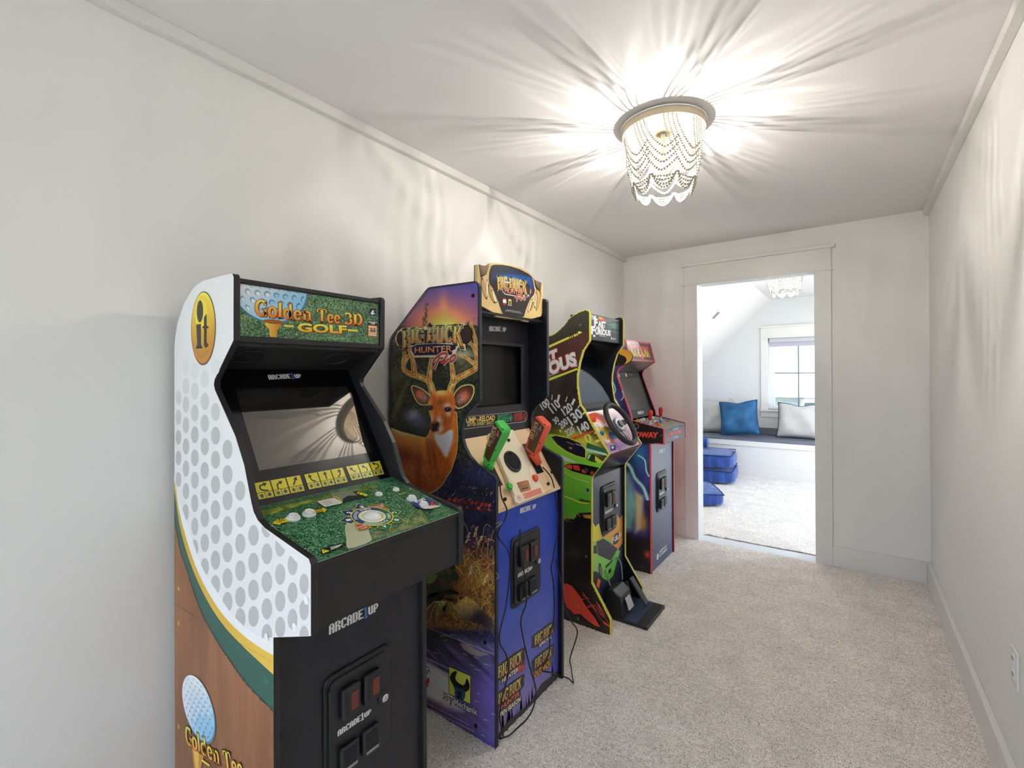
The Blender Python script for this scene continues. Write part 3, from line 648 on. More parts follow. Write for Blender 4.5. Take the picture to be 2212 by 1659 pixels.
# the round maker's badge
A.disc(c1(240, 482), 0.079, 0.0995, (96, 66, 10), 40); A.disc(c1(240, 480), 0.076, 0.096, ((c1(240, 250), (250, 226, 60)), (c1(240, 560), (196, 130, 18))), 40)
A.disc(c1(236, 470), 0.066, 0.085, ((c1(240, 300), (246, 206, 40)), (c1(240, 690), (180, 118, 14))), 40)
A.disc(c1(228, 375), 0.040, 0.040, (244, 214, 30), 28); A.disc(c1(220, 355), 0.021, 0.030, (20, 18, 10), 24)
A.poly([c1(192, 455), c1(228, 447), c1(228, 600), c1(240, 630), c1(188, 634), c1(200, 600)], (20, 18, 10))
A.poly([c1(238, 470), c1(250, 462), c1(250, 400), c1(270, 372), c1(270, 462), c1(286, 470), c1(286, 480), c1(270, 482), c1(270, 590), c1(284, 600), c1(280, 618), c1(262, 628), c1(250, 610), c1(250, 482), c1(238, 480)], (20, 18, 10))
# ball, tee and title low on the side
def golfball(a, c, ru, rv, clip_n=9):
    a.disc(c, ru, rv, (78, 120, 142), 40); cu, cv = a._pt(c)
    a.disc((cu - 0.02 * ru, cv + 0.02 * rv, None), ru * 0.96, rv * 0.96, (((cu - ru * 0.3, cv + rv * 0.6, None), (250, 252, 253)), ((cu + ru * 0.6, cv - rv * 0.85, None), (112, 182, 222))), 40)
    for i in range(-6, 7):
        for j in range(-6, 7):
            x = (i + (j % 2) * 0.5) * 0.235; y = j * 0.205; d = math.hypot(x, y)
            if d < 0.92:
                k = math.sqrt(max(0.06, 1 - d * d)); r = 0.085; f = 0.5 + 0.35 * x - 0.45 * y; sh = tuple(int(p + (q - p) * min(1, max(0, f))) for p, q in zip((176, 206, 222), (70, 130, 176)))
                p = (cu + x * ru, cv + y * rv, None); ang = math.atan2(y * rv, x * ru)
                a.disc(p, r * ru * max(0.35, k), r * rv * 1.05, sh, 12, ang if d > 0.3 else 0); a.h -= a.dh
                a.h += a.dh * 0.5; a.disc((p[0] + 0.012 * ru, p[1] - 0.022 * rv, None), r * 0.72 * ru * max(0.35, k), r * 0.72 * rv, (226, 238, 244) if f < 0.62 else (150, 200, 228), 10, ang if d > 0.3 else 0); a.h -= a.dh * 1.5
    a.up(2)
golfball(A, c3(240, 935), 0.112, 0.083)
A.poly([c3(195, 1215), c3(285, 1290), c3(262, 1382), c3(212, 1382)], (196, 128, 30)); A.poly([c3(205, 1225), c3(250, 1262), c3(245, 1382), c3(225, 1382)], (238, 186, 70))
gt_w = lambda x, y: (x, y)
serif(A, 'Golden', c3(150, 1195), c3(412, 1365), 0.050, ((232, 150, 30), (252, 226, 90)), (96, 46, 10), 0.05); serif(A, 'Tee', c3(440, 1385), c3(585, 1455), 0.046, ((232, 150, 30), (252, 226, 90)), (96, 46, 10), 0.05)
A.poly([c3(272, 1310), c3(330, 1352), c3(326, 1366), c3(268, 1324)], (250, 214, 70))
# fine seams of the board joints
A.lines([(c3(64, 155), c3(798, 590)), (c1(345, 800), c1(346, 801))], 0.0012, (70, 50, 34)); A.lines([(c2(766, 590), c2(766, 1370))], 0.0008, (196, 196, 196))
A.build('side_art', gl)
# head: marquee box, lit title board
MB().box((0.10, yi0, 1.43), (0.402, yi1, 1.598)).build('marquee_box', M_BLK, golf, 0.002)
mf = MB(); mf.box((0.402, yi0, 1.588), (0.414, yi1, 1.600)); mf.box((0.402, yi0, 1.440), (0.414, yi1, 1.455)); mf.build('marquee_frame', M_BLK, golf, 0.0015, 1)
mp = Plane((0.408, yi0, 1.455), (0, 1, 0), (0, 0, 1)); mw, mh = yi1 - yi0, 0.133
mq = MB().box((0.402, yi0, 1.455), (0.4078, yi1, 1.588)).build('marquee', M_BLK, golf)
A = Art(mp, 0.0003); A.clip = [(0.002, 0.001), (mw - 0.002, 0.001), (mw - 0.002, mh - 0.001), (0.002, mh - 0.001)]
A.grid(0.002, 0.001, mw - 0.002, mh - 0.001, 0.0015, grass(1.5, (22, 56, 30), (66, 112, 66), (150, 180, 136)))
golfball(A, c1(750, 175), 0.104, 0.098)
A.poly([c1(695, 422), c1(825, 432), c1(820, 462), c1(790, 500), c1(788, 548), c1(735, 545), c1(730, 490), c1(700, 455)], ((c1(700, 470), (246, 196, 80)), (c1(815, 470), (190, 118, 26))))
A.disc(c1(762, 432), 0.028, 0.006, (150, 88, 20), 20)
gold = ((226, 130, 20), (255, 226, 96))
for wd, p, q, hh in (('Golden', (618, 385), (1052, 430), 0.043), ('Tee', (1088, 434), (1262, 447), 0.040), ('3D', (1288, 450), (1430, 461), 0.036)):
    serif(A, wd, c1(p[0] + 8, p[1] + 8), c1(q[0] + 8, q[1] + 8), hh, (112, 46, 8), None); serif(A, wd, c1(*p), c1(*q), hh, gold, (150, 66, 8), 0.035)
A.text('GOLF', c1(944, 508), c1(1312, 524), 0.0225, (120, 60, 8), 0.05); A.text('GOLF', c1(940, 503), c1(1308, 519), 0.0225, ((236, 168, 30), (255, 232, 90)), 0.035)
for p, q in ((c1(838, 462), c1(912, 466)), (c1(1315, 494), c1(1388, 500))): A.line([p, q], 0.0055, (250, 214, 70))
A.poly([c1(1478, 332), c1(1526, 335), c1(1524, 390), c1(1476, 386)], (22, 40, 78)); A.poly([c1(1484, 372), c1(1500, 345), c1(1512, 350), c1(1506, 362), c1(1522, 378), c1(1508, 374), c1(1498, 382)], (232, 238, 240))
A.poly([c1(1465, 422), c1(1534, 428), c1(1532, 546), c1(1464, 540)], (30, 26, 24)); A.poly([c1(1468, 458), c1(1531, 464), c1(1530, 543), c1(1467, 538)], (232, 170, 110))
A.text('GOLDEN', c1(1468, 438), c1(1531, 443), 0.0042, (240, 240, 240), 0.03); A.text('TEE', c1(1482, 450), c1(1516, 453), 0.0042, (240, 240, 240), 0.03); A.text('35', c1(1478, 508), c1(1520, 511), 0.011, (24, 20, 18), 0.05, 0.2)
for k in range(4): A.line([c1(1470, 468 + k * 20), c1(1530, 474 + k * 20)], 0.0012, (236, 226, 206))
A.build('title_art', mq)
# speaker board, screen, bezel
S0, S1 = (0.405, 1.440), (0.238, 1.374)
B0, B1 = (0.236, 1.376), (0.470, 1.016)
spk = slab(S0, S1, yi0, yi1, 0.012).build('speaker_board', M_BLK, golf)
spl = Plane((S0[0], yi0, S0[1]), (0, 1, 0), (S1[0] - S0[0], 0, S1[1] - S0[1]))
for q in ((529, 771), (728.8, 774.3)):
    u, v = spl.px(*q); u = min(max(u, 0.06), yi1 - yi0 - 0.06); v = 0.085; c = spl.P(u, v)
    r = MB().lathe([(0.046, 0), (0.046, 0.003), (0.043, 0.0045), (0.037, 0.004), (0.036, 0.001)], c, spl.N, 36).build('speaker', M_BLK2, golf)
    MB().lathe([(0.036, 0.001), (0.036, 0.002), (0.02, 0.0024)], c, spl.N, 36).build('cone', M_MESHB, r)
    for k in range(4):
        a = PI / 4 + k * PI / 2; screw(r, spl.P(u + 0.041 * math.cos(a), v + 0.041 * math.sin(a), 0.004), spl.N, 0.003, M_BLK2)
bz = slab(B1, B0, yi0, yi1, -0.010).build('screen_bezel', M_BEZEL, golf)
bpl = Plane((B1[0], yi0, B1[1]), (0, 1, 0), (B0[0] - B1[0], 0, B0[1] - B1[1]))
c8 = lambda x, y: (450 + x / 4.879, 720 + y / 4.879)
lu0, lv0 = bpl.px(*c8(535, 1450)); lu1, _ = bpl.px(*c8(1830, 1245)); _, lv1 = bpl.px(*c8(235, 550))
lv1 = min(lv1, 0.36); lu1 = min(lu1, yi1 - yi0 - 0.03); lu0 = max(lu0, 0.03)
P4 = [bpl.P(lu0, lv0, 0.0006), bpl.P(lu1, lv0, 0.0006), bpl.P(lu1, lv1, 0.0006), bpl.P(lu0, lv1, 0.0006)]
MB().quad(*P4).build('screen', M_SCREEN, golf, recalc=False)
A = Art(bpl, 0.0006)
A.pixels(c8(640, 490), c8(985, 470), 0.017); A.build('maker_logo', bz)
def card(p0, p1, p2, p3, icons):
    """a yellow card split in three: a stroke arrow above, two small arrows below"""
    A = Art(bpl, 0.0006); q = [np.array(bpl.px(*c2(*p))) for p in (p0, p1, p2, p3)]; L = lambda s, t: tuple((q[0] * (1 - s) + q[1] * s) * (1 - t) + (q[3] * (1 - s) + q[2] * s) * t) + (None,)
    A.poly([L(0, 0), L(1, 0), L(1, 1), L(0, 1)], (36, 34, 14))
    for k in range(3):
        a, b = k / 3 + 0.012, (k + 1) / 3 - 0.012; A.poly([L(a, 0.02), L(b, 0.02), L(b, 0.60), L(a, 0.60)], (214, 200, 44)); A.h -= A.dh
        m_ = (a + b) / 2; A.poly([L(a, 0.63), L(m_ - 0.005, 0.63), L(m_ - 0.005, 0.98), L(a, 0.98)], (200, 190, 60)); A.h -= A.dh; A.poly([L(m_ + 0.005, 0.63), L(b, 0.63), L(b, 0.98), L(m_ + 0.005, 0.98)], (200, 190, 60))
        path = icons[k]; pts = [L(a + (b - a) * x, y * 0.62) for x, y in path]; A.line(pts, 0.0038, (28, 26, 16), 6)
        e0, e1 = np.array(pts[-2][:2]), np.array(pts[-1][:2]); t = (e1 - e0) / np.linalg.norm(e1 - e0); nn = np.array([-t[1], t[0]])
        A.poly([tuple(e1 + t * 0.007) + (None,), tuple(e1 - t * 0.003 + nn * 0.006) + (None,), tuple(e1 - t * 0.003 - nn * 0.006) + (None,)], (28, 26, 16))
        for c_, col, fl in (((a + m_) / 2, (58, 106, 84), 1), ((m_ + b) / 2, (36, 84, 140), -1)):
            w_ = (b - a) * 0.17; A.poly([L(c_ - w_, 0.80), L(c_, 0.80 - 0.11 * fl), L(c_ + w_, 0.80), L(c_ + w_ * 0.5, 0.80), L(c_ + w_ * 0.5, 0.80 + 0.10 * fl), L(c_ - w_ * 0.5, 0.80 + 0.10 * fl), L(c_ - w_ * 0.5, 0.80)], (24, 26, 26))
            A.disc(L(c_, 0.80), 0.0034, 0.0034, col, 12)
    A.build('instruction_card', bz)
card((612, 220), (960, 160), (1000, 280), (650, 348), [[(0.75, 0.9), (0.35, 0.75), (0.3, 0.4), (0.62, 0.28)], [(0.35, 0.95), (0.35, 0.55), (0.6, 0.38)], [(0.35, 0.85), (0.62, 0.3)]])
card((987, 155), (1278, 103), (1320, 215), (1025, 270), [[(0.7, 0.9), (0.42, 0.7), (0.36, 0.3)], [(0.5, 0.9), (0.5, 0.3)], [(0.35, 0.9), (0.62, 0.65), (0.62, 0.3)]])
card((1300, 97), (1555, 52), (1590, 155), (1345, 203), [[(0.65, 0.8), (0.35, 0.35)], [(0.62, 0.9), (0.62, 0.55), (0.38, 0.35)], [(0.3, 0.85), (0.68, 0.7), (0.7, 0.4), (0.35, 0.25)]])

for q in (c7(130, 385), c7(607, 268), c7(1025, 160), c7(1380, 88)):
    u, v = bpl.px(*q); screw(golf, bpl.P(min(u, yi1 - yi0 - 0.01), max(v, 0.012), 0.0), bpl.N, 0.0035)
# control deck
K0, K1 = (0.466, 1.030), (0.756, 0.966)
cpl = Plane((K1[0], yi0, K1[1]), (0, 1, 0), (K0[0] - K1[0], 0, K0[1] - K1[1])); cw, ch_ = yi1 - yi0, math.hypot(K0[0] - K1[0], K0[1] - K1[1])
dk = slab(K1, K0, yi0 - 0.001, yi1 + 0.001, -0.012).build('control_deck', M_BLK, golf)
MB().box((0.738, yi0, 0.823), (0.750, yi1, 0.958)).build('deck_front', M_BLK, golf, 0.001, 1)
slab((0.745, 0.823), (0.592, 0.771), yi0, yi1, 0.010).build('deck_underside', M_BLK, golf)
A = Art(cpl, 0.0008); A.clip = [(0.0, 0.001), (cw, 0.001), (cw, ch_), (0.0, ch_)]
A.poly([W3(0, 0.0005), W3(cw, 0.0005), W3(cw, ch_), W3(0, ch_)], (150, 176, 148))
A.grid(0.001, 0.003, cw - 0.001, ch_ - 0.001, 0.0016, grass(1.3, (14, 58, 38), (38, 100, 66), (122, 166, 124)))
def rough(X, Y, u, v):
    t = np.clip(fbm(u * 60, v * 60, 3) * 1.6 - 0.3, 0, 1)[:, None]; return np.array((58, 92, 40)) + (np.array((178, 176, 66)) - np.array((58, 92, 40))) * t
rp = [cpl.px(*c7(*q)) for q in ((36, 420), (1330, 128), (1290, 175), (1000, 235), (640, 320), (330, 400), (60, 500))]
A.grid(0.001, 0.12, cw - 0.001, ch_ - 0.001, 0.0028, rough, rp)
A.poly([c7(958, 600), c7(985, 540), c7(1080, 520), c7(1205, 560), c7(1215, 640), c7(1235, 735), c7(1000, 815), c7(975, 720)], lambda a, b: (178, 182, 150), 3)
def drygrass(X, Y, u, v):
    t = np.clip(fbm(u * 80 + 5, v * 80, 3) * 1.7 - 0.35, 0, 1)[:, None]; return np.array((52, 96, 58)) + (np.array((150, 150, 92)) - np.array((52, 96, 58))) * t
A.grid(0.0, 0.003, cw, ch_, 0.0028, drygrass, [cpl.px(*c7(*q)) for q in ((1235, 725), (1225, 640), (1500, 600), (1640, 470), (1760, 390), (1800, 480), (1850, 535))])
A.line([c7(1610, 590), c7(1640, 480), c7(1720, 400), c7(1790, 440), c7(1830, 520)], 0.0012, (168, 166, 90), 4); A.line([c7(1490, 240), c7(1560, 290), c7(1680, 360), c7(1720, 400)], 0.0012, (158, 170, 110), 4)
# printed dial round the trackball
tb = cpl.px(*c7(1248, 480)); R1, R2, R3 = 0.029, 0.033, 0.0505
YL = (222, 198, 52)
def sector(r0, r1, a0, a1, col, n=20):
    pts = [W3(tb[0] + r1 * math.cos(math.radians(a0 + (a1 - a0) * k / n)), tb[1] + r1 * math.sin(math.radians(a0 + (a1 - a0) * k / n))) for k in range(n + 1)]
    pts += [W3(tb[0] + r0 * math.cos(math.radians(a1 + (a0 - a1) * k / n)), tb[1] + r0 * math.sin(math.radians(a1 + (a0 - a1) * k / n))) for k in range(n + 1)]
    A.poly(pts, col)
for k, (ang, col, tx) in enumerate(((163, (24, 66, 118), '1'), (125, (24, 66, 118), '2'), (80, (24, 66, 118), '3'), (36, (176, 60, 38), 'CHOOSE CLUB'), (-10, (22, 106, 76), 'C'), (-50, (22, 106, 76), 'B'), (-97, (22, 106, 76), 'A'), (-148, (176, 60, 38), 'CHOOSE CLUB'))):
    ca, sa = math.cos(math.radians(ang)), math.sin(math.radians(ang)); P_ = lambda r, t: W3(tb[0] + r * ca - t * sa, tb[1] + r * sa + t * ca)
    sh = [P_(0.050, 0.012), P_(0.058, 0.016), P_(0.058, 0.021), P_(0.082, 0.0), P_(0.058, -0.021), P_(0.058, -0.016), P_(0.050, -0.012)]
    A.poly([P_(0.0485, 0.0138), P_(0.0565, 0.0176), P_(0.0565, 0.0236), P_(0.0842, 0.0), P_(0.0565, -0.0236), P_(0.0565, -0.0176), P_(0.0485, -0.0138)], YL); A.poly(sh, col)
    if len(tx) == 1:
        A.text(tx, P_(0.055, 0.005) if abs(ang) > 90 else P_(0.057, 0.004), P_(0.055, -0.005) if abs(ang) > 90 else P_(0.057, -0.006), 0.011, (236, 236, 230), 0.04)
    else:
        c_ = P_(0.063, 0)
        A.text('CHOOSE', W3(c_[0] - 0.014, c_[1] + 0.001), W3(c_[0] + 0.014, c_[1] + 0.001), 0.0055, (238, 214, 196), 0.03); A.text('CLUB', W3(c_[0] - 0.009, c_[1] - 0.008), W3(c_[0] + 0.009, c_[1] - 0.008), 0.0055, (238, 214, 196), 0.03)
A.disc(W3(*tb), R3 + 0.003, None, YL, 48); sector(R1, R3, 35, 215, (26, 70, 122)); sector(R1, R3, 215, 395, (24, 104, 78))
sector(R1, R3, 205, 262, (146, 172, 150)); A.disc(W3(*tb), R2 + 0.002, None, (206, 198, 120), 40)
def arcword(tx, a0, a1, r, h, col):
    for k, chh in enumerate(tx):
        if chh == ' ': continue
        a = math.radians(a0 + (a1 - a0) * k / (len(tx) - 1)); sgn = 1 if a1 < a0 else -1
        c_ = np.array([tb[0] + r * math.cos(a), tb[1] + r * math.sin(a)]); t = np.array([math.sin(a), -math.cos(a)]) * sgn
        A.text(chh, tuple(c_ - t * h * 0.33) + (None,), tuple(c_ + t * h * 0.33) + (None,), h, col, 0.03); A.h -= A.dh
    A.up()
arcword('FORWARD SWING', 168, 62, 0.0385, 0.0085, (228, 232, 232)); arcword('BACK SWING', 268, 345, 0.0465, 0.0085, (206, 226, 212))
# stickers
A.poly([c7(660, 325), c7(890, 275), c7(930, 345), c7(745, 385)], (214, 212, 200)); A.poly([c7(800, 240), c7(1100, 190), c7(1130, 290), c7(930, 335), c7(850, 290)], (124, 128, 110)); A.poly([c7(985, 265), c7(1090, 262), c7(1130, 290), c7(935, 333), c7(935, 300)], (36, 42, 56))
A.line([c7(820, 270), c7(880, 285), c7(925, 335)], 0.004, (206, 186, 56), 5); A.poly([c7(1040, 222), c7(1105, 210), c7(1195, 270), c7(1125, 285)], (40, 44, 20)); A.text('TIPS', c7(1065, 236), c7(1180, 272), 0.013, (224, 208, 54), 0.05)
for k in range(3): A.line([c7(700 + k * 26, 335 + k * 14), c7(800 + k * 16, 314 + k * 14)], 0.0016, (110, 108, 100))
for pts, tx, q0, q1 in (([(185, 565), (245, 510), (245, 525), (340, 500), (365, 545), (270, 562), (275, 580)], ('PICK', 'LEFT'), (232, 540), (322, 522)), ([(630, 420), (720, 405), (715, 390), (765, 415), (735, 450), (730, 435), (640, 455)], ('PICK', 'RIGHT'), (645, 430), (722, 418))):
    A.poly([c7(*p) for p in pts], (214, 194, 44))
    for k, t_ in enumerate(tx): A.text(t_, c7(q0[0] + 6 * k, q0[1] + 17 * k), c7(q1[0] + 6 * k, q1[1] + 17 * k), 0.0062, (138, 46, 22), 0.03)
A.poly([c7(712, 835), c7(945, 768), c7(965, 795), c7(790, 850), c7(722, 888)], (26, 26, 26)); A.poly([c7(712, 842), c7(793, 858), c7(722, 888)], (222, 200, 40)); A.lines([(c7(738, 850), c7(730, 872))], 0.002, (20, 20, 20))
for k in range(4): A.line([c7(800 + k * 3, 822 + k * 9), c7(930 - 12 * k, 788 + k * 9)], 0.0014, (226, 226, 220))
A.poly([c7(1660, 340), c7(1820, 290), c7(1940, 345), c7(1800, 410), c7(1700, 380)], (40, 58, 128)); A.text('START', c7(1715, 345), c7(1825, 308), 0.011, (232, 236, 240), 0.05); A.poly([c7(1860, 370), c7(1880, 320), c7(1905, 360), c7(1935, 350), c7(1890, 385)], (196, 48, 40)); A.poly([c7(1750, 385), c7(1900, 372), c7(1985, 378), c7(1880, 408), c7(1800, 412)], (206, 200, 190))
A.text('FLY BY', c7(1540, 262), c7(1612, 240), 0.007, (196, 176, 70), 0.03); A.text('VOLUME', c7(1245, 228), c7(1310, 218), 0.005, (210, 224, 210)); A.text('POWER', c7(1440, 182), c7(1490, 176), 0.005, (210, 224, 210))
A.line([c7(1860, 480), c7(2075, 412)], 0.0010, (170, 200, 170))
A.build('deck_art', dk)
tbr = MB().lathe([(R2, 0.0), (R2, 0.003), (R2 - 0.003, 0.0045), (R1 - 0.002, 0.003), (R1 - 0.003, 0.0)], cpl.P(tb[0], tb[1], 0.0012), cpl.N, 40).build('trackball_ring', M_WHITEP, golf, smooth=True)
MB().lathe([(R1 * math.sin(math.radians(a)), R1 * math.cos(math.radians(a)) - R1 * 0.52) for a in (70, 60, 50, 40, 30, 20, 10, 3)], cpl.P(tb[0], tb[1], 0.0012), cpl.N, 40).build('trackball', M_WHITEP, tbr, smooth=True)
for q, r in ((c7(408, 500), 0.0165), (c7(577, 455), 0.0165), (c7(1667, 295), 0.0150), (c7(1793, 362), 0.0150), (c7(1318, 245), 0.0105), (c7(1500, 196), 0.0100)):
    u, v = cpl.px(*q); button(golf, 'push_button', cpl.P(u, v, 0.0012), cpl.N, r, M_WHITEP, 0.011 if r > 0.012 else 0.007)
for q in (c7(185, 572), c7(530, 815), c7(1665, 173), c7(1995, 335)):
    u, v = cpl.px(*q); screw(golf, cpl.P(min(u, cw - 0.008), v, 0.001), cpl.N, 0.0035)
# lower front board with logo and coin door
fb = MB().box((0.580, yi0, 0.005), (0.592, yi1, 0.776)).build('front_board', mat('front_vinyl', (44, 43, 48), 0.5, spec=0.4, noise=0.16, nscale=9), golf)
MB().box((0.034, yi0, 0.005), (0.046, yi1, 1.45)).build('back_board', M_BLK, golf)
A = Art(Plane((0.592, 0, 0), (0, 1, 0), (0, 0, 1)), 0.0005); A.pixels((0.672, 0.706, None), (0.822, 0.706, None), 0.026); A.text('TM', (0.826, 0.736, None), (0.832, 0.736, None), 0.003, (225, 225, 222)); A.build('maker_logo', fb)
coin_door(golf, 0.592, 0.654, 0.330)
# ------------------------------------------------------------------ hunting cabinet
c4 = lambda x, y: (830 + x / 5.53, 550 + y / 5.53)
c5 = lambda x, y: (830 + x / 5.53, 830 + y / 5.53)
c6 = lambda x, y: (830 + x / 2.967, 1100 + y / 2.967)
c9 = lambda x, y: (1015 + x / 10.367, 560 + y / 10.367)
ca = lambda x, y: (840 + x / 10.367, 700 + y / 10.367)
cb = lambda x, y: (990 + x / 6.913, 870 + y / 6.913)
ce = lambda x, y: (910 + x / 5.528, 1040 + y / 5.528)
cf = lambda x, y: (910 + x / 5.53, 1340 + y / 5.53)
cg = lambda x, y: (1060 + x / 5.185, 1320 + y / 5.185)
HY0, HY1 = 1.3266, 1.820
hprof = [(0.030, 0.0), (0.606, 0.0), (0.611, 0.972), (0.606, 0.984), (0.519, 1.021), (0.482, 1.051), (0.461, 1.081), (0.448, 1.114), (0.446, 1.150), (0.455, 1.182), (0.479, 1.212),
         (0.526, 1.248), (0.536, 1.262), (0.5365, 1.685), (0.530, 1.697), (0.518, 1.701), (0.285, 1.706), (0.270, 1.703), (0.255, 1.693), (0.048, 1.524), (0.036, 1.508), (0.031, 1.49)]
hunt = empty('arcade_cabinet', (0.32, 1.573, 0.0), 'deer hunting arcade cabinet with buck on its side and two plastic guns', 'arcade cabinet', 'upright arcade cabinets along the left wall')
hl, hr = side_panels(hunt, hprof, HY0, HY1, GT, mat('navy_edge', (40, 46, 60), 0.4), 0.002)
hi0, hi1 = HY0 + GT, HY1 - GT
MB().prism([(x * 0.985 + 0.004, z * 0.994 + 0.003) for x, z in hprof], 1, hi1 - 0.0012, hi1 - 0.0002).build('lining', M_DARK, hr)
hp = Plane((0, HY0, 0), (1, 0, 0), (0, 0, 1))
def soft(X, Y, poly, w=1.2): return np.clip(0.5 + np.where(inpoly(X, Y, poly), 1, -1) * segdist(X, Y, poly, True) / w, 0, 1)[:, None]
def blob(X, Y, cx, cy, rx, ry=None, rot=0.0):
    ry = ry or rx; dx, dy = X - cx, Y - cy; c_, s_ = math.cos(rot), math.sin(rot); return np.exp(-((dx * c_ + dy * s_) / rx) ** 2 - ((-dx * s_ + dy * c_) / ry) ** 2)[:, None]
def mixc(C, col, a): return C + (np.array(col, float) - C) * a
def stroke(X, Y, pts, w0, w1, n=6):
    P = [np.array(p) for p in spline(pts, n)]; d = np.full(X.shape, 1e9); m = len(P)
    for i in range(m - 1):
        (ax, ay), (bx, by) = P[i], P[i + 1]; vx, vy = bx - ax, by - ay; t = np.clip(((X - ax) * vx + (Y - ay) * vy) / (vx * vx + vy * vy + 1e-9), 0, 1)
        w = w0 + (w1 - w0) * (i + t) / (m - 1); d = np.minimum(d, np.hypot(X - ax - t * vx, Y - ay - t * vy) - w)
    return d
def deer_art(X, Y, u, v):
    n1 = fbm(u * 60, v * 60, 4); n2 = fbm(u * 160 + 9, v * 160, 3); n3 = fbm(u * 22 + 3, v * 22 + 8, 4)
    t = np.clip((Y - 608) / 125, 0, 1)[:, None]
    C = np.array((66, 56, 124.)) * (1 - t) + np.array((150, 84, 92.)) * t
    C = mixc(C, (120, 70, 120), blob(X, Y, 1010, 640, 40, 30) * 0.5); C = mixc(C, (60, 60, 130), blob(X, Y, 1030, 618, 60, 18) * 0.7)
    C = mixc(C, (226, 120, 60), blob(X, Y, 956, 700, 62, 42) * 0.95); C = mixc(C, (252, 178, 70), blob(X, Y, 960, 706, 38, 26)); C = mixc(C, (255, 222, 140), blob(X, Y, 962, 714, 22, 12) * 0.9); C = mixc(C, (236, 150, 80), blob(X, Y, 958, 668, 10, 34) * 0.5)
    # forest
    f = np.clip((Y - 716 - (n1 - 0.5) * 60 - 22 * np.sin((X - 850) / 40)) / 22, 0, 1)[:, None]; f = np.maximum(f, np.clip((X * -0.4 + 1078 - 716 - 0 + (Y - 760) * 0.5 + (n2 - 0.5) * 60) / 20, 0, 1)[:, None] * np.clip((Y - 690) / 10, 0, 1)[:, None])
    F = np.array((24, 26, 20.)) + (np.array((84, 86, 54.)) - np.array((24, 26, 20.))) * np.clip((n2 - 0.42) * 3.0, 0, 1)[:, None] * np.clip(0.25 + 0.9 * n3, 0, 1)[:, None]
    F = mixc(F, (150, 130, 96), blob(X, Y, 1005, 790, 30, 26) * 0.5 * n1[:, None] * 1.6); F = mixc(F, (196, 190, 160), blob(X, Y, 990, 765, 40, 10) * 0.6)
    ray = np.clip(1 - np.abs((X - 858) * 0.93 + (Y - 880) * 0.36) / 10, 0, 1)[:, None] * np.clip(1 - np.abs(Y - 868)[:, None] / 60, 0, 1); F = mixc(F, (118, 118, 66), ray * 0.75)
    F = mixc(F, (96, 92, 50), blob(X, Y, 852, 812, 20, 26) * 0.5)
    F = mixc(F, (150, 150, 186), blob(X, Y, 893, 897, 15, 12) * 0.9); F = mixc(F, (92, 96, 130), blob(X, Y, 905, 915, 26, 18) * 0.7); F = mixc(F, (16, 18, 20), blob(X, Y, 880, 935, 30, 14) * 0.6)
    tre = stroke(X, Y, [(912, 735), (918, 690), (922, 655)], 3.0, 0.6) + (n2 - 0.5) * 14; C = mixc(C, (70, 44, 36), np.clip(1 - tre / 2.5, 0, 1)[:, None] * 0.8)
    tr2 = blob(X, Y, 866, 712, 14, 18) * np.clip((n2 - 0.3) * 4, 0, 1)[:, None]; C = mixc(C, (44, 36, 30), tr2)
    C = C * (1 - f) + F * f
    # night ground under the deer
    g = np.clip((Y - 985 - (n1 - 0.5) * 30) / 40, 0, 1)[:, None]
    G = np.array((34, 34, 54.)) + (np.array((84, 84, 122.)) - np.array((34, 34, 54.))) * np.clip((n2 - 0.45) * 2.6, 0, 1)[:, None] * np.clip(n3 * 1.5 - 0.1, 0, 1)[:, None]
    G = mixc(G, (26, 30, 30), blob(X, Y, 1045, 1062, 34, 14) * 0.7)
    C = C * (1 - g) + G * g
    C = mixc(C, (50, 52, 84), blob(X, Y, 1050, 1000, 50, 30) * 0.6 * g)
    # dry grass bank
    b = np.clip((Y - 1150 - (n1 - 0.5) * 70) / 60, 0, 1)[:, None] * np.clip((1366 - Y) / 16, 0, 1)[:, None]
    st = vnoise(u * 40 + n1 * 9, v * 8 + n3 * 14); st2 = vnoise(u * 150 + n3 * 22, v * 26 + n1 * 18); B = np.array((60, 40, 26.)) + (np.array((196, 140, 66.)) - np.array((60, 40, 26.))) * np.clip(st * 0.4 + st2 * 1.1 - 0.38, 0, 1)[:, None]
    B = mixc(B, (38, 28, 30), blob(X, Y, 1045, 1165, 40, 30) * 0.75); B = mixc(B, (140, 52, 34), blob(X, Y, 1035, 1180, 22, 22) * np.clip((n2 - 0.45) * 5, 0, 1)[:, None] * 0.9); B = mixc(B, (200, 150, 70), blob(X, Y, 1020, 1240, 30, 34) * 0.3); B = mixc(B, (26, 24, 16), blob(X, Y, 935, 1270, 40, 50) * 0.7)
    C = C * (1 - b) + B * b
    # water
    w = np.clip((Y - 1352 - (X - 920) * 0.20 - (n1 - 0.5) * 10) / 12, 0, 1)[:, None]
    wv = fbm(u * 9 + v * 3, v * 55 + u * 19, 3); Wt = np.array((40, 38, 58.)) + (np.array((104, 94, 138.)) - np.array((40, 38, 58.))) * np.clip(wv * 1.8 - 0.55, 0, 1)[:, None]
    dn = np.clip((Y - 1420) / 60, 0, 1)[:, None]; Wt = Wt * (1 - dn) + mixc(Wt, (84, 74, 138), 0.75) * dn
    Wt = mixc(Wt, (34, 34, 30), blob(X, Y, 945, 1372, 40, 14, 0.25) * 0.85); Wt = mixc(Wt, (24, 36, 40), blob(X, Y, 1050, 1352, 60, 10, 0.25) * 0.7)
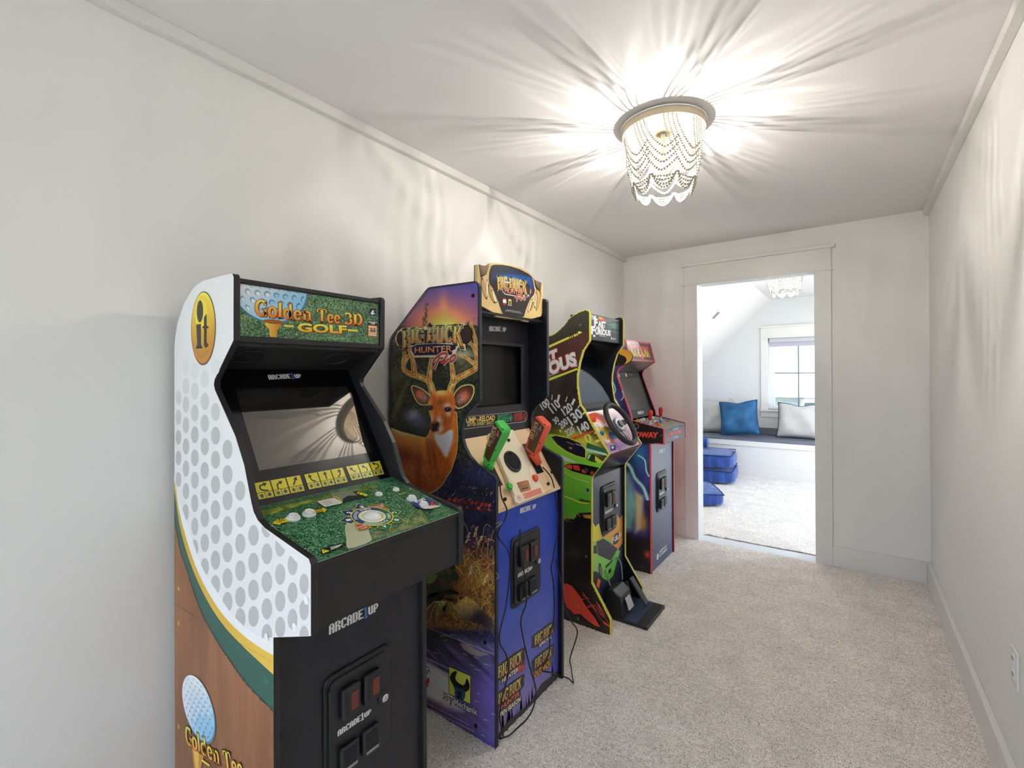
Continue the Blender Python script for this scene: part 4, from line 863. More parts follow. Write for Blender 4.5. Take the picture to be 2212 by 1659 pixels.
    for q, s_ in (((920, 1354, 1070, 1414), 2.0), ((918, 1420, 985, 1452), 2.6), ((918, 1432, 968, 1458), 4.5)):
        Wt = mixc(Wt, (190, 176, 200), np.clip(1 - segdist(X, Y, [(q[0], q[1]), (q[2], q[3])]) / s_, 0, 1)[:, None] * 0.65)
    Wt = mixc(Wt, (200, 196, 196), soft(X, Y, [(915, 1428), (970, 1460), (985, 1520), (1000, 1536), (960, 1530), (915, 1500)], 14)); Wt = mixc(Wt, (92, 44, 74), blob(X, Y, 925, 1530, 40, 16) * 0.85); Wt = mixc(Wt, (52, 44, 130), np.clip((Y - 1545 - (X - 920) * 0.35) / 20, 0, 1)[:, None] * 0.8)
    Wt = mixc(Wt, (96, 78, 156), blob(X, Y, 1050, 1500, 26, 40) * 0.7)
    C = C * (1 - w) + Wt * w
    C = mixc(C, (150, 132, 128), soft(X, Y, [cf(455, 270), cf(560, 290), cf(700, 370), cf(810, 405), cf(700, 430), cf(590, 405), cf(500, 340)], 2.5) * 0.75)
    rk = [ce(385, 1490), ce(470, 1420), ce(545, 1370), (1012, 1290), (1024, 1298), ce(740, 1510), ce(850, 1659), (1068, 1372), ce(700, 1700), ce(520, 1659), ce(440, 1580)]
    rc = np.array((196, 164, 84.)) * np.clip((1345 - Y) / 60, 0, 1)[:, None] + np.array((70, 58, 60.)) * (1 - np.clip((1345 - Y) / 60, 0, 1)[:, None]); rc = rc * (0.72 + 0.6 * n2[:, None]); rc = mixc(rc, (30, 26, 30), np.clip((X - 1008 + (Y - 1330) * 0.5) / 22, 0, 1)[:, None] * blob(X, Y, 1034, 1335, 30, 26) * 0.85); C = mixc(C, rc, soft(X, Y, rk, 2))
    # antlers
    bone = np.array((150, 84, 44.)) + (np.array((236, 166, 84.)) - np.array((150, 84, 44.))) * np.clip(n1 * 1.7 - 0.35, 0, 1)[:, None]
    ds = [stroke(X, Y, [ca(985, 1540), ca(930, 1350), ca(850, 1250), ca(650, 1170), ca(440, 1100), ca(340, 1000), ca(330, 860), ca(345, 700), ca(350, 600)], 6.5, 2.2), stroke(X, Y, [ca(345, 850), ca(400, 760), ca(480, 700), ca(540, 690)], 5.0, 2.0), stroke(X, Y, [ca(570, 1120), ca(560, 950), ca(545, 850), ca(510, 720), ca(440, 560)], 5.5, 2.0),
          stroke(X, Y, [ca(900, 1260), ca(920, 1050), ca(935, 880), ca(950, 740)], 5.0, 1.6), stroke(X, Y, [ca(1370, 1520), ca(1430, 1330), ca(1540, 1220), ca(1750, 1110), ca(1930, 1010), ca(2010, 900), ca(1990, 700), ca(1960, 450), ca(1900, 200), ca(1830, 0)], 6.5, 2.0), stroke(X, Y, [ca(1450, 1290), ca(1430, 1080), ca(1410, 920), ca(1400, 860)], 5.2, 2.2),
          stroke(X, Y, [ca(2010, 930), ca(1890, 870), ca(1770, 780), ca(1600, 700)], 5.0, 1.2), stroke(X, Y, [ca(1990, 800), ca(1960, 620), ca(1880, 480), ca(1800, 430)], 5.0, 2.0)]
    for d in ds:
        C = mixc(C, (250, 214, 120), np.clip(0.5 - (d - 0.9) / 0.9, 0, 1)[:, None]); C = mixc(C, bone * (0.62 + 0.5 * np.clip(-d / 5, 0, 1)[:, None]), np.clip(0.5 - d / 0.9, 0, 1)[:, None])
    # deer body, head and ears
    body = [tuple(p) for p in spline([c5(-60, 480), c5(72, 520), c5(200, 570), c5(330, 602), c5(480, 640), c5(535, 600), c5(560, 540), c5(700, 420), c5(848, 330), c5(868, 450), c5(876, 600), c5(866, 800), c5(840, 900), c5(800, 1020), c5(750, 1100), c5(690, 1200), c5(610, 1268), c5(530, 1300), c5(380, 1330), c5(150, 1330), c5(-60, 1250)], 5, True)]
    hide = np.array((136, 62, 22.)) + (np.array((196, 104, 40.)) - np.array((136, 62, 22.))) * np.clip(vnoise(u * 180, v * 70) * 0.5 + n1 * 0.7 - 0.2, 0, 1)[:, None]
    bc = mixc(hide, (226, 150, 66), np.clip((990 - Y + (X - 900) * 0.3) / 55, 0, 1)[:, None] * np.clip((945 - X) / 30, 0, 1)[:, None] * 0.85); bc = mixc(bc, (250, 232, 170), blob(X, Y, 865, 925, 50, 10, 0.25) * 0.8)
    bc = mixc(bc, (84, 34, 12), blob(X, Y, 870, 985, 26, 22) * 0.65 + blob(X, Y, 905, 1020, 8, 50) * 0.55); bc = mixc(bc, (96, 40, 14), np.clip((Y - 1010) / 60, 0, 1)[:, None] * 0.6); bc = mixc(bc, (104, 44, 16), blob(X, Y, 938, 985, 5, 40, -0.2) * 0.7 + blob(X, Y, 926, 975, 4, 40, -0.15) * 0.6); bc = mixc(bc, (214, 122, 48), blob(X, Y, 980, 950, 8, 60) * 0.5)
    C = mixc(C, (250, 206, 110), np.clip(0.5 - ((np.where(inpoly(X, Y, body), -1, 1) * segdist(X, Y, body, True)) - 1.0) / 1.0, 0, 1)[:, None]); C = mixc(C, bc, soft(X, Y, body, 1.0))
    th = [tuple(p) for p in spline([c5(600, 590), c5(690, 600), c5(805, 545), c5(818, 640), c5(792, 760), c5(742, 872), c5(690, 800), c5(625, 700)], 4, True)]
    C = mixc(C, np.array((206, 196, 200.)) * (0.82 + 0.3 * n2[:, None]), soft(X, Y, th, 6))
    for ear, cx_, cy_, fl in (([c5(330, 30), c5(420, 42), c5(505, 100), c5(560, 160), c5(530, 235), c5(440, 240), c5(375, 175)], 908, 853, 1), ([c5(835, 130), c5(905, 40), c5(990, 10), c5(1058, 22), c5(1070, 95), c5(1030, 190), c5(960, 258), c5(880, 285), c5(845, 235)], 1003, 857, -1)):
        ep = [tuple(p) for p in spline(ear, 5, True)]; ec = np.array((60, 34, 20.)) + 0 * C; ec = mixc(ec, (206, 104, 74), blob(X, Y, cx_, cy_, 13, 14) * 0.95); ec = mixc(ec, (150, 128, 132), blob(X, Y, cx_ + 9 * fl, cy_ + 7, 7, 9) * 0.8); ec = ec * (0.7 + 0.6 * n2[:, None])
        sd = np.where(inpoly(X, Y, ep), -1, 1) * segdist(X, Y, ep, True); C = mixc(C, (250, 222, 130), np.clip(0.5 - (sd - 1.4) / 1.0, 0, 1)[:, None]); C = mixc(C, (70, 38, 16), np.clip(0.5 - (sd + 0.6) / 1.0, 0, 1)[:, None]); C = mixc(C, ec, np.clip(0.5 - (sd + 2.2) / 1.6, 0, 1)[:, None])
    head = [tuple(p) for p in spline([c5(545, 150), c5(600, 92), c5(690, 72), c5(775, 85), c5(835, 150), c5(852, 260), c5(832, 330), c5(810, 420), c5(770, 505), c5(705, 575), c5(640, 600), c5(575, 570), c5(548, 490), c5(560, 420), c5(535, 340), c5(518, 255)], 5, True)]
    hc = mixc(hide * 1.08, (236, 170, 90), blob(X, Y, 953, 848, 16, 8) * 0.9); hc = mixc(hc, (86, 44, 18), blob(X, Y, 955, 868, 13, 9) * 0.6); hc = mixc(hc, (226, 150, 66), blob(X, Y, 931, 890, 5, 24) * 0.8); hc = mixc(hc, (110, 54, 20), blob(X, Y, 962, 905, 6, 20) * 0.55); hc = mixc(hc, (80, 40, 18), blob(X, Y, 975, 920, 8, 22) * 0.45)
    hc = mixc(hc, (220, 206, 196), blob(X, Y, 966, 880, 8, 9) * 0.7 + blob(X, Y, 969, 892, 5, 8) * 0.5); hc = mixc(hc, (226, 214, 200), blob(X, Y, 928, 878, 3, 8) * 0.6); hc = mixc(hc, (228, 220, 214), blob(X, Y, 948, 910, 6, 9) * 0.8 + blob(X, Y, 951, 926, 6, 8) * 0.8); hc = mixc(hc, (236, 226, 218), blob(X, Y, 934, 905, 3, 10) * 0.5)
    hc = mixc(hc, (30, 18, 16), np.clip(blob(X, Y, 941, 917, 8, 6) * 1.7, 0, 1)); hc = mixc(hc, (196, 92, 62), blob(X, Y, 938, 913, 4, 2.6) * 0.8); hc = mixc(hc, (34, 24, 26), np.clip(blob(X, Y, 939, 927, 8, 5) * 1.5, 0, 1)); hc = mixc(hc, (206, 196, 190), blob(X, Y, 942, 936, 7, 3.4) * 0.7)
    for ex, ey, rx in ((967.5, 885, 4.6), (929.5, 881.5, 3.2)):
        hc = mixc(hc, (44, 24, 16), np.clip(blob(X, Y, ex, ey - 1, rx + 2.4, 4.4) * 1.6, 0, 1)); hc = mixc(hc, (10, 10, 14), np.clip(blob(X, Y, ex, ey, rx, 3.6) * 2, 0, 1)); hc = mixc(hc, (190, 206, 220), blob(X, Y, ex - 0.8, ey - 1.4, 1.3, 1.0))
    sd = np.where(inpoly(X, Y, head), -1, 1) * segdist(X, Y, head, True); C = mixc(C, hc, np.clip(0.5 - sd / 1.2, 0, 1)[:, None])
    return C
GAIN[0] = 1.95
A = Art(hp, 0.0005)
hin = [(x + (0.003 if x < 0.3 else -0.003), z) for x, z in hprof]
A.poly([W3(x, z) for x, z in hprof], (40, 38, 56))
A.grid(0.031, 0.001, 0.6115, 1.706, 0.0024, deer_art, hin)
rnd = random.Random(5)
# red leaf spray, straw, seed heads, blades
for k in range(13):
    x, y = 322 + k * 40 + rnd.uniform(-8, 8), 250 + k * 5 + rnd.uniform(-6, 6)
    for sg in (-1, 1):
        dx, dy = rnd.uniform(4, 26), sg * rnd.uniform(48, 70); col = rnd.choice(((150, 52, 34), (110, 34, 26), (84, 24, 24), (176, 66, 40)))
        A.poly([ce(x, y), ce(x + dx * 0.2 - 16, y + dy * 0.5), ce(x + dx, y + dy), ce(x + dx * 0.8 + 16, y + dy * 0.5)], col); A.h -= A.dh
A.up()
A.lines([(ce(rnd.uniform(180, 860), rnd.uniform(60, 200)), ce(0, 0)) for _ in range(0)], 0.001, (0, 0, 0))
seg = []
for _ in range(26):
    x, y = rnd.uniform(180, 870), rnd.uniform(40, 330); seg.append((ce(x, y), ce(x + rnd.uniform(-12, 40), y + rnd.uniform(-52, 18))))
A.lines(seg, 0.0024, (176, 156, 120))
for _ in range(34):
    x, y = rnd.uniform(470, 880), rnd.uniform(620, 1300); a = rnd.uniform(-1, 1); A.line([ce(x, y), ce(x + 40 * a, y - 120), ce(x + 150 * a, y - rnd.uniform(160, 260)), ce(min(880, x + 280 * a), y - rnd.uniform(120, 250))], 0.0015, rnd.choice(((150, 116, 78), (196, 156, 92), (118, 98, 84), (206, 166, 84))), 4); A.h -= A.dh
A.up()
for _ in range(44):
    x, y = rnd.uniform(430, 880), rnd.uniform(1000, 1600); a = rnd.uniform(-1.2, 1.2); A.line([ce(x, y), ce(x + 30 * a, y - 60), ce(min(880, x + 90 * a), y - rnd.uniform(70, 140))], 0.0016, rnd.choice(((206, 150, 70), (176, 118, 52), (228, 182, 96))), 3); A.h -= A.dh
A.up()
for x, y in ((650, 590), (560, 660), (700, 700), (770, 1150), (590, 1060)):
    for k in range(9):
        A.disc(ce(x + k * 5 - 20 + rnd.uniform(-10, 10), y + 70 - k * 14 + rnd.uniform(-6, 6)), 0.0045, 0.0036, rnd.choice(((206, 176, 130), (190, 140, 86), (214, 190, 160))), 8); A.h -= A.dh
for _ in range(46):
    A.disc(ce(rnd.uniform(500, 820), rnd.uniform(660, 1060)), 0.0035, 0.003, rnd.choice(((176, 60, 40), (206, 96, 90), (150, 40, 36), (196, 140, 150))), 7); A.h -= A.dh
A.up()
for P_, col in (([(60, 1190), (130, 1110), (200, 1130), (120, 1220)], (86, 108, 50)), ([(90, 1320), (170, 1230), (250, 1300), (110, 1390)], (34, 46, 32)), ([(210, 1100), (300, 1130), (340, 1200), (260, 1150)], (44, 58, 44)), ([(250, 1040), (320, 1100), (330, 1180), (280, 1110)], (48, 62, 48)), ([(355, 1110), (400, 1060), (460, 1150), (400, 1190), (355, 1180)], (40, 54, 42)), ([(290, 1190), (350, 1230), (385, 1310), (320, 1280)], (48, 60, 46)), ([(275, 1300), (370, 1290), (465, 1345), (300, 1345)], (26, 32, 26)), ([(290, 1400), (340, 1385), (395, 1430), (320, 1420)], (30, 36, 26)), ([(340, 1000), (385, 985), (410, 1040), (360, 1060)], (40, 50, 36)), ([(60, 1390), (140, 1330), (270, 1330), (240, 1420), (90, 1470)], (28, 34, 26))):
    A.poly([ce(*p) for p in P_], col, 3); A.h -= A.dh
A.up()
for k in range(24):
    a = -1.15 + 2.3 * k / 23; L_ = rnd.uniform(0.8, 1.15); A.line([ce(270, 1560), ce(270 + 70 * a * L_, 1450 - 20 * L_), ce(270 + 165 * a * L_, 1440 + 90 * abs(a)), ce(270 + 215 * a * L_, 1560 + 120 * abs(a))], 0.0032, rnd.choice(((196, 190, 104), (150, 154, 78), (92, 104, 52), (214, 206, 136))), 4, taper=True); A.h -= A.dh
A.up()
A.lines([(cf(x, y), cf(x + rnd.uniform(40, 80), y + rnd.uniform(18, 34))) for x, y in [(500, 395), (635, 435), (750, 515), (585, 525), (635, 580), (670, 870), (640, 955), (745, 1180), (540, 1335), (720, 1360), (850, 1110)]], 0.0022, (200, 198, 214))
for _ in range(22):
    x, y = rnd.uniform(90, 430), rnd.uniform(60, 470); A.lines([(cf(x, y), cf(x + rnd.uniform(40, 90), y + rnd.uniform(-20, 40)))], 0.003, rnd.choice(((88, 84, 62), (140, 136, 128), (40, 44, 38)))); A.h -= A.dh
A.up()
# maker's badges low on the side
A.poly([cf(332, 540), cf(596, 658), cf(594, 1003), cf(331, 880)], (16, 16, 16)); A.poly([cf(338, 552), cf(590, 664), cf(588, 993), cf(337, 874)], (178, 186, 74))
A.poly([cf(430, 608), cf(410, 690), cf(450, 745), cf(515, 770), cf(548, 692), cf(580, 770), cf(570, 830), cf(515, 870), cf(508, 955), cf(408, 910), cf(402, 810), cf(345, 690), cf(375, 620)], (20, 20, 20), 4)
A.poly([cf(385, 775), cf(450, 815), cf(530, 850), cf(508, 952), cf(408, 908), cf(404, 830)], (28, 66, 104), 2); A.poly([cf(430, 830), cf(490, 850), cf(480, 940), cf(430, 918)], (14, 18, 26))
stamp(A, 'Play', cf(258, 925), cf(400, 1000), 0.024, (226, 226, 224), (20, 20, 22), 0.02, 0.09); stamp(A, 'Mechanix', cf(402, 1000), cf(672, 1135), 0.024, (226, 226, 224), (20, 20, 22), 0.02, 0.09)
A.text('is a registered trademark of Play Mechanix, Inc.', cf(60, 985), cf(570, 1252), 0.0066, (196, 186, 206)); A.text('Copyright 2023 Play Mechanix, Inc. All Rights Reserved.', cf(60, 1040), cf(645, 1337), 0.0066, (196, 186, 206))
A.poly([cf(56, 470), cf(76, 560), cf(56, 640)], (232, 232, 230)); stamp(A, 'S', cf(66, 650), cf(116, 672), 0.034, (236, 236, 236), (24, 24, 26), 0.03, 0.1); A.poly([cf(60, 720), cf(100, 670), cf(104, 740), cf(64, 760)], (150, 30, 30)); A.poly([cf(58, 765), cf(92, 745), cf(88, 790), cf(58, 800)], (190, 40, 36))
# title: log, letters, plate, script
def buckhunter(a, Q, h1, h2, hs, sc=1.0, glow=True):
    """Q maps the title's own pixel layout (as drawn on the big side title) to the sheet"""
    if glow: a.poly([Q(150, 320), Q(200, 180), Q(300, 90), Q(900, 50), Q(1700, -10), Q(1850, 70), Q(1900, 250), Q(1840, 410), Q(1720, 450), Q(1740, 600), Q(1560, 520), Q(1520, 620), Q(1440, 740), Q(580, 750), Q(500, 640), Q(500, 500), Q(320, 640), Q(330, 500), Q(200, 480)], (238, 206, 170))
    a.disc(Q(290, 325), 0.031 * sc, 0.032 * sc, (40, 26, 22), 28); a.disc(Q(1730, 235), 0.036 * sc, 0.036 * sc, (40, 26, 22), 28); a.poly([Q(290, 170), Q(1730, 70), Q(1730, 400), Q(290, 480)], (40, 26, 22)); a.disc(Q(1730, 235), 0.030 * sc, 0.030 * sc, (66, 44, 36), 24)
    a.poly([Q(510, 510), Q(640, 450), Q(1080, 425), Q(1520, 460), Q(1520, 560), Q(1440, 600), Q(1440, 700), Q(580, 715), Q(540, 640), Q(510, 600)], (150, 160, 180)); a.poly([Q(525, 515), Q(650, 465), Q(1080, 440), Q(1505, 472), Q(1505, 555), Q(1425, 595), Q(1425, 685), Q(590, 700), Q(552, 632), Q(525, 595)], (28, 32, 62))
    wp = lambda x, y: (x, y - 0.28 * (2 * abs(x - 0.46)) ** 3 * max(0, 1 - y) * (1 if x > 0.5 else 1.25) + 0.05 * math.sin(PI * x))
    serif(a, 'BIG', Q(320, 480), Q(805, 425), h1, ((222, 140, 56), (250, 214, 122)), (44, 28, 16), 0.045, (250, 232, 200) if glow else None, 0.075, lambda x, y: (x, y - 0.42 * max(0, 0.42 - x) * (1 - y) * 2))
    serif(a, 'BUCK', Q(865, 410), Q(1660, 410), h1, ((222, 140, 56), (250, 214, 122)), (44, 28, 16), 0.045, (250, 232, 200) if glow else None, 0.075, lambda x, y: (x + 0.03 * max(0, x - 0.8) * (1 - y) * 5, y - 0.55 * max(0, x - 0.72) * (1 - y) * 2.4))
    a.text('HUNTER', Q(595, 650), Q(1430, 618), h2, (60, 24, 22), 0.045); a.text('HUNTER', Q(595, 650), Q(1430, 618), h2, ((232, 120, 62), (246, 178, 120)), 0.012)
    for col, wd in (((240, 226, 214), hs * 2.3), ((70, 20, 20), hs * 1.55), ((206, 66, 54), hs)):
        for pts in ([(1030, 1020), (1090, 870), (1160, 740)], [(1000, 850), (1100, 730), (1220, 660), (1310, 660), (1310, 720), (1240, 800), (1170, 850)], [(1210, 890), (1260, 810), (1250, 900), (1330, 800), (1360, 790)], [(1390, 850), (1390, 780), (1440, 710), (1500, 700), (1500, 760), (1440, 830), (1390, 850)]):
            a.line([Q(*p) for p in pts], wd, col, 5); a.h -= a.dh
        a.up()
GAIN[0] = 1.2; buckhunter(A, ca, 0.066, 0.024, 0.0062)
for q in (c4(1064, 490), c4(552, 838), c4(122, 1330), ce(775, 428), ce(775, 752), cf(770, 260), cf(660, 1258)): A.disc(q, 0.0075, 0.0075, (20, 20, 26), 14)
A.line([W3(x, z) for x, z in hprof] + [W3(*hprof[0])], 0.006, (40, 44, 58))
A.build('side_art', hl); GAIN[0] = INK_GAIN
# screen wall, strip board, topper, deck
MB().box((0.035, hi0, 0.005), (0.047, hi1, 1.50)).build('back_board', M_BLK, hunt)
sf = MB(); sf.box((0.425, hi0, 1.48), (0.4335, hi1, 1.60)); sf.box((0.425, hi1 - 0.055, 1.222), (0.4335, hi1, 1.48)); sf.box((0.425, hi0, 1.222), (0.4335, hi0 + 0.055, 1.48))
sfr = sf.build('screen_frame', mat('bezel_grey', (46, 43, 50), 0.4), hunt, 0.002, 1)
MB().box((0.395, hi0, 1.20), (0.402, hi1, 1.52)).build('screen', mat('dead_screen', (30, 31, 27), 0.25, spec=0.4), hunt)
MB().box((0.35, hi0, 1.59), (0.515, hi1, 1.60)).build('soffit', M_DARK, hunt)
A = Art(Plane((0.4335, hi0, 0), (0, 1, 0), (0, 0, 1)), 0.0004); A.pixels(c9(432, 1610), c9(815, 1620), 0.021); A.build('maker_logo', sfr)
for q in (c9(390, 1395), c9(845, 1455), c9(1245, 1535)): screw(hunt, np.array([0.4335, *onp(*q, 0, 0.4335)[1:]]), (1, 0, 0), 0.004, M_BLK2)
stb = slab((0.436, 1.105), (0.4335, 1.222), hi0, hi1, -0.010).build('instruction_board', mat('bezel_grey', (46, 43, 50), 0.4), hunt)
sp_ = Plane((0.436, hi0, 1.105), (0, 1, 0), (-0.0025, 0, 0.117)); A = Art(sp_, 0.0006)
so = [cb(92, 210), cb(980, 122), cb(1015, 135), cb(1032, 190), cb(1015, 265), cb(980, 285), cb(120, 392), cb(60, 392), cb(60, 215)]
A.poly(so, (190, 190, 190)); A.poly([cb(92, 216), cb(978, 128), cb(1008, 140), cb(1024, 190), cb(1008, 258), cb(978, 278), cb(120, 385), cb(60, 385), cb(60, 222)], (22, 22, 24))
A.text('PUMP', cb(78, 306), cb(262, 288), 0.0205, (226, 196, 110), 0.03); A.text('TO', cb(266, 284), cb(312, 280), 0.011, (226, 196, 110), 0.02); A.text('RELOAD', cb(316, 280), cb(545, 258), 0.0205, (226, 196, 110), 0.03); A.text('AFTER EVERY SHOT', cb(128, 356), cb(530, 318), 0.013, (214, 190, 120), 0.02)
A.text('SHOOT', cb(586, 238), cb(748, 220), 0.017, (60, 170, 122), 0.02); A.text('BUCKS', cb(590, 300), cb(748, 280), 0.017, (60, 170, 122), 0.02); A.text('AVOID', cb(830, 212), cb(955, 198), 0.016, (206, 58, 54), 0.02); A.text('DOES', cb(836, 272), cb(955, 258), 0.016, (206, 58, 54), 0.02)
A.disc(cb(778, 225), 0.0125, 0.017, (60, 170, 122), 20); A.disc(cb(778, 225), 0.0105, 0.015, (22, 22, 24), 20); A.poly([cb(762, 190), cb(778, 220), cb(795, 186), cb(790, 240), cb(778, 270), cb(766, 240)], (60, 170, 122)); A.disc(cb(985, 205), 0.0125, 0.017, (206, 58, 54), 20); A.disc(cb(985, 205), 0.0105, 0.015, (22, 22, 24), 20); A.poly([cb(975, 170), cb(990, 185), cb(1000, 240), cb(980, 245), cb(985, 200)], (206, 58, 54))
A.build('instruction_strip', stb)
# topper: two stacked antler plates and the shield
TX = 0.500; tp = Plane((TX + 0.012, 0, 0), (0, 1, 0), (0, 0, 1))
def plate(name, pts, x0, x1, m, parent, sm=0):
    pl = Plane((x1, 0, 0), (0, 1, 0), (0, 0, 1)); uv = [pl.px(*q) for q in pts]
    if sm: uv = [tuple(p) for p in spline(uv, sm, True)]
    return MB().prism(uv, 0, x0, x1).build(name, m, parent, 0.0015, 1)
M_TOPB = mat('topper_dark', (58, 54, 56), 0.4)
tpb = plate('topper', [c9(160, 120), c9(205, 112), c9(290, 140), c9(420, 140), c9(470, 85), c9(640, 82), c9(900, 120), c9(1150, 190), c9(1340, 290), c9(1430, 400), c9(1450, 455), c9(1605, 525), c9(1640, 560), c9(1640, 1460), c9(250, 1250), c9(150, 1200)], TX - 0.016, TX, M_TOPB, hunt)
M_GOLD = mat('topper_tan', (228, 196, 134), 0.4, noise=0.06, nscale=14)
pg = [c9(160, 120), c9(205, 112), c9(245, 420), c9(370, 340), c9(440, 110), c9(470, 85), c9(640, 82), c9(900, 120), c9(1150, 190), c9(1340, 290), c9(1430, 400), c9(1470, 620), c9(1580, 760), c9(1605, 525), c9(1645, 560), c9(1645, 1150), c9(1600, 1280), c9(1340, 1350), c9(1320, 1410), c9(1190, 1385), c9(1190, 1360), c9(745, 1310), c9(590, 1285), c9(570, 1220), c9(250, 1040), c9(160, 960)]
plate('antler_plate', pg, TX, TX + 0.012, M_GOLD, tpb)
A = Art(tp, 0.0005)
A.poly([c9(215, 125), c9(280, 145), c9(412, 148), c9(365, 320), c9(245, 400)], ((c9(300, 150), (150, 122, 90)), (c9(250, 400), (52, 44, 40)))); A.poly([c9(1455, 465), c9(1600, 530), c9(1575, 740), c9(1490, 610)], ((c9(1500, 480), (150, 122, 90)), (c9(1560, 740), (60, 46, 40))))
for pts, col in (([(250, 430), (300, 450), (380, 800), (380, 900), (330, 850), (255, 620)], (196, 158, 92)), ([(378, 450), (402, 540), (400, 780), (372, 860), (358, 620)], (240, 226, 190)), ([(405, 560), (460, 640), (555, 960), (548, 985), (505, 930), (440, 800)], (176, 140, 84)), ([(488, 665), (540, 760), (600, 960), (560, 960), (500, 780)], (236, 220, 180)), ([(1475, 730), (1500, 860), (1460, 1080), (1440, 1060), (1470, 900)], (240, 228, 194)), ([(1480, 640), (1590, 780), (1500, 1130), (1480, 1120), (1505, 850)], (206, 168, 98)), ([(1385, 880), (1390, 960), (1320, 1160), (1290, 1180), (1340, 1000)], (240, 228, 194)), ([(1395, 960), (1430, 1000), (1365, 1145), (1345, 1130)], (170, 134, 80))):
    A.poly([c9(*p) for p in pts], (60, 48, 34), 3); cxy = np.mean(pts, axis=0); A.poly([c9(*(cxy + (np.array(p) - cxy) * 0.86)) for p in pts], col, 3)
sh = [(510, 140), (560, 132), (720, 135), (900, 165), (1120, 240), (1300, 335), (1375, 400), (1400, 500), (1440, 700), (1420, 780), (1330, 900), (1250, 1100), (1200, 1270), (1170, 1285), (760, 1215), (730, 1190), (640, 940), (520, 640), (440, 540), (432, 430), (450, 260), (480, 165)]
sp2 = [tp.px(*c9(*p)) for p in sh]; A.poly([c9(*p) for p in sh], (34, 28, 26))
cxy = np.mean(sh, axis=0)
def shield(X, Y, u, v):
    xx = (X - 1015) * 10.367; yy = (Y - 560) * 10.367; t = np.clip((yy - 200) / 350, 0, 1)[:, None]; C = np.array((36, 34, 40.)) + (np.array((22, 72, 150.)) - np.array((36, 34, 40.))) * np.clip((xx - 450) / 500, 0, 1)[:, None]
    C = mixc(C, (26, 90, 170), blob(xx, yy, 1050, 380, 420, 150) * 0.8); C = mixc(C, (40, 36, 40), np.clip((yy - 640 - (xx - 900) * 0.3) / 120, 0, 1)[:, None]); C = mixc(C, (110, 40, 50), blob(xx, yy, 1390, 740, 60, 90) * 0.8); C = mixc(C, (36, 34, 36), np.clip((330 - yy + (xx - 600) * 0.12) / 60, 0, 1)[:, None] * 0.75); n = fbm(u * 200, v * 90, 3)[:, None]
    return mixc(C, (20, 30, 40), np.clip((n - 0.52) * 5, 0, 1) * np.clip((500 - yy[:, None]) / 200, 0, 1) * 0.5)
si = [tp.px(*c9(*(cxy + (np.array(p) - cxy) * 0.985))) for p in sh]; A.grid(min(p[0] for p in si), min(p[1] for p in si), max(p[0] for p in si), max(p[1] for p in si), 0.0026, shield, si)
A.line([W3(*p) for p in sp2], 0.003, (34, 28, 26), closed=True)
M3 = np.linalg.solve(np.array([[320, 480, 1], [1660, 410, 1], [595, 650, 1.0]]), np.array([[612, 640], [1265, 745], [770, 745.0]]))
Qt = lambda x, y: c9(*(np.array([x, y, 1.0]) @ M3))
buckhunter(A, Qt, 0.047, 0.019, 0.0034, 0.66, True)
A.poly([c9(735, 870), c9(775, 865), c9(805, 940), c9(800, 1000), c9(760, 1030), c9(720, 990), c9(718, 900)], (176, 46, 46), 3); A.poly([c9(725, 900), c9(795, 900), c9(800, 985), c9(722, 975)], (222, 222, 222)); A.poly([c9(848, 895), c9(915, 905), c9(912, 1015), c9(845, 1005)], (214, 206, 96)); A.poly([c9(855, 920), c9(880, 950), c9(905, 925), c9(895, 975), c9(892, 1010), c9(868, 1008), c9(866, 975)], (24, 24, 20))
A.text('Play Mechanix', c9(830, 1035), c9(930, 1045), 0.004, (236, 236, 236), 0.03); A.text('Licensed by Play Mechanix, Inc. All rights reserved.', c9(812, 1140), c9(1115, 1190), 0.0035, (220, 220, 220)); A.text('Big Buck Hunter Pro is a registered trademark of Play Mechanix.', c9(780, 1160), c9(1150, 1222), 0.0035, (220, 220, 220))
A.build('topper_art', tpb)
# gun deck
Dk0, Dk1 = (0.436, 1.106), (0.602, 0.850)
M_TAN = mat('deck_tan', (244, 210, 166), 0.4); M_CREAM = mat('deck_cream', (248, 234, 206), 0.38)
dk = slab(Dk1, Dk0, hi0, hi1, -0.012).build('gun_deck', M_TAN, hunt)
dpl = Plane((Dk1[0], hi0, Dk1[1]), (0, 1, 0), (Dk0[0] - Dk1[0], 0, Dk0[1] - Dk1[1])); dw, dh_ = hi1 - hi0, math.hypot(Dk0[0] - Dk1[0], Dk0[1] - Dk1[1])
cen = MB(); yl, yr, z0_ = 0.115, dw - 0.150, 0.018
q8 = [(yl, 0.0, z0_), (yr, 0.0, z0_), (yr, dh_, z0_), (yl + 0.03, dh_, z0_), (yl, 0, 0), (yr, 0, 0), (yr, dh_, 0), (yl + 0.03, dh_, 0)]
cen.add([dpl.P(*q) for q in q8], [(0, 1, 2, 3), (7, 6, 5, 4), (0, 4, 5, 1), (1, 5, 6, 2), (2, 6, 7, 3), (3, 7, 4, 0)]); ctr = cen.build('speaker_plinth', M_CREAM, hunt, 0.003, 2)
cp2 = Plane(dpl.P(0, 0, z0_), dpl.U, dpl.V)
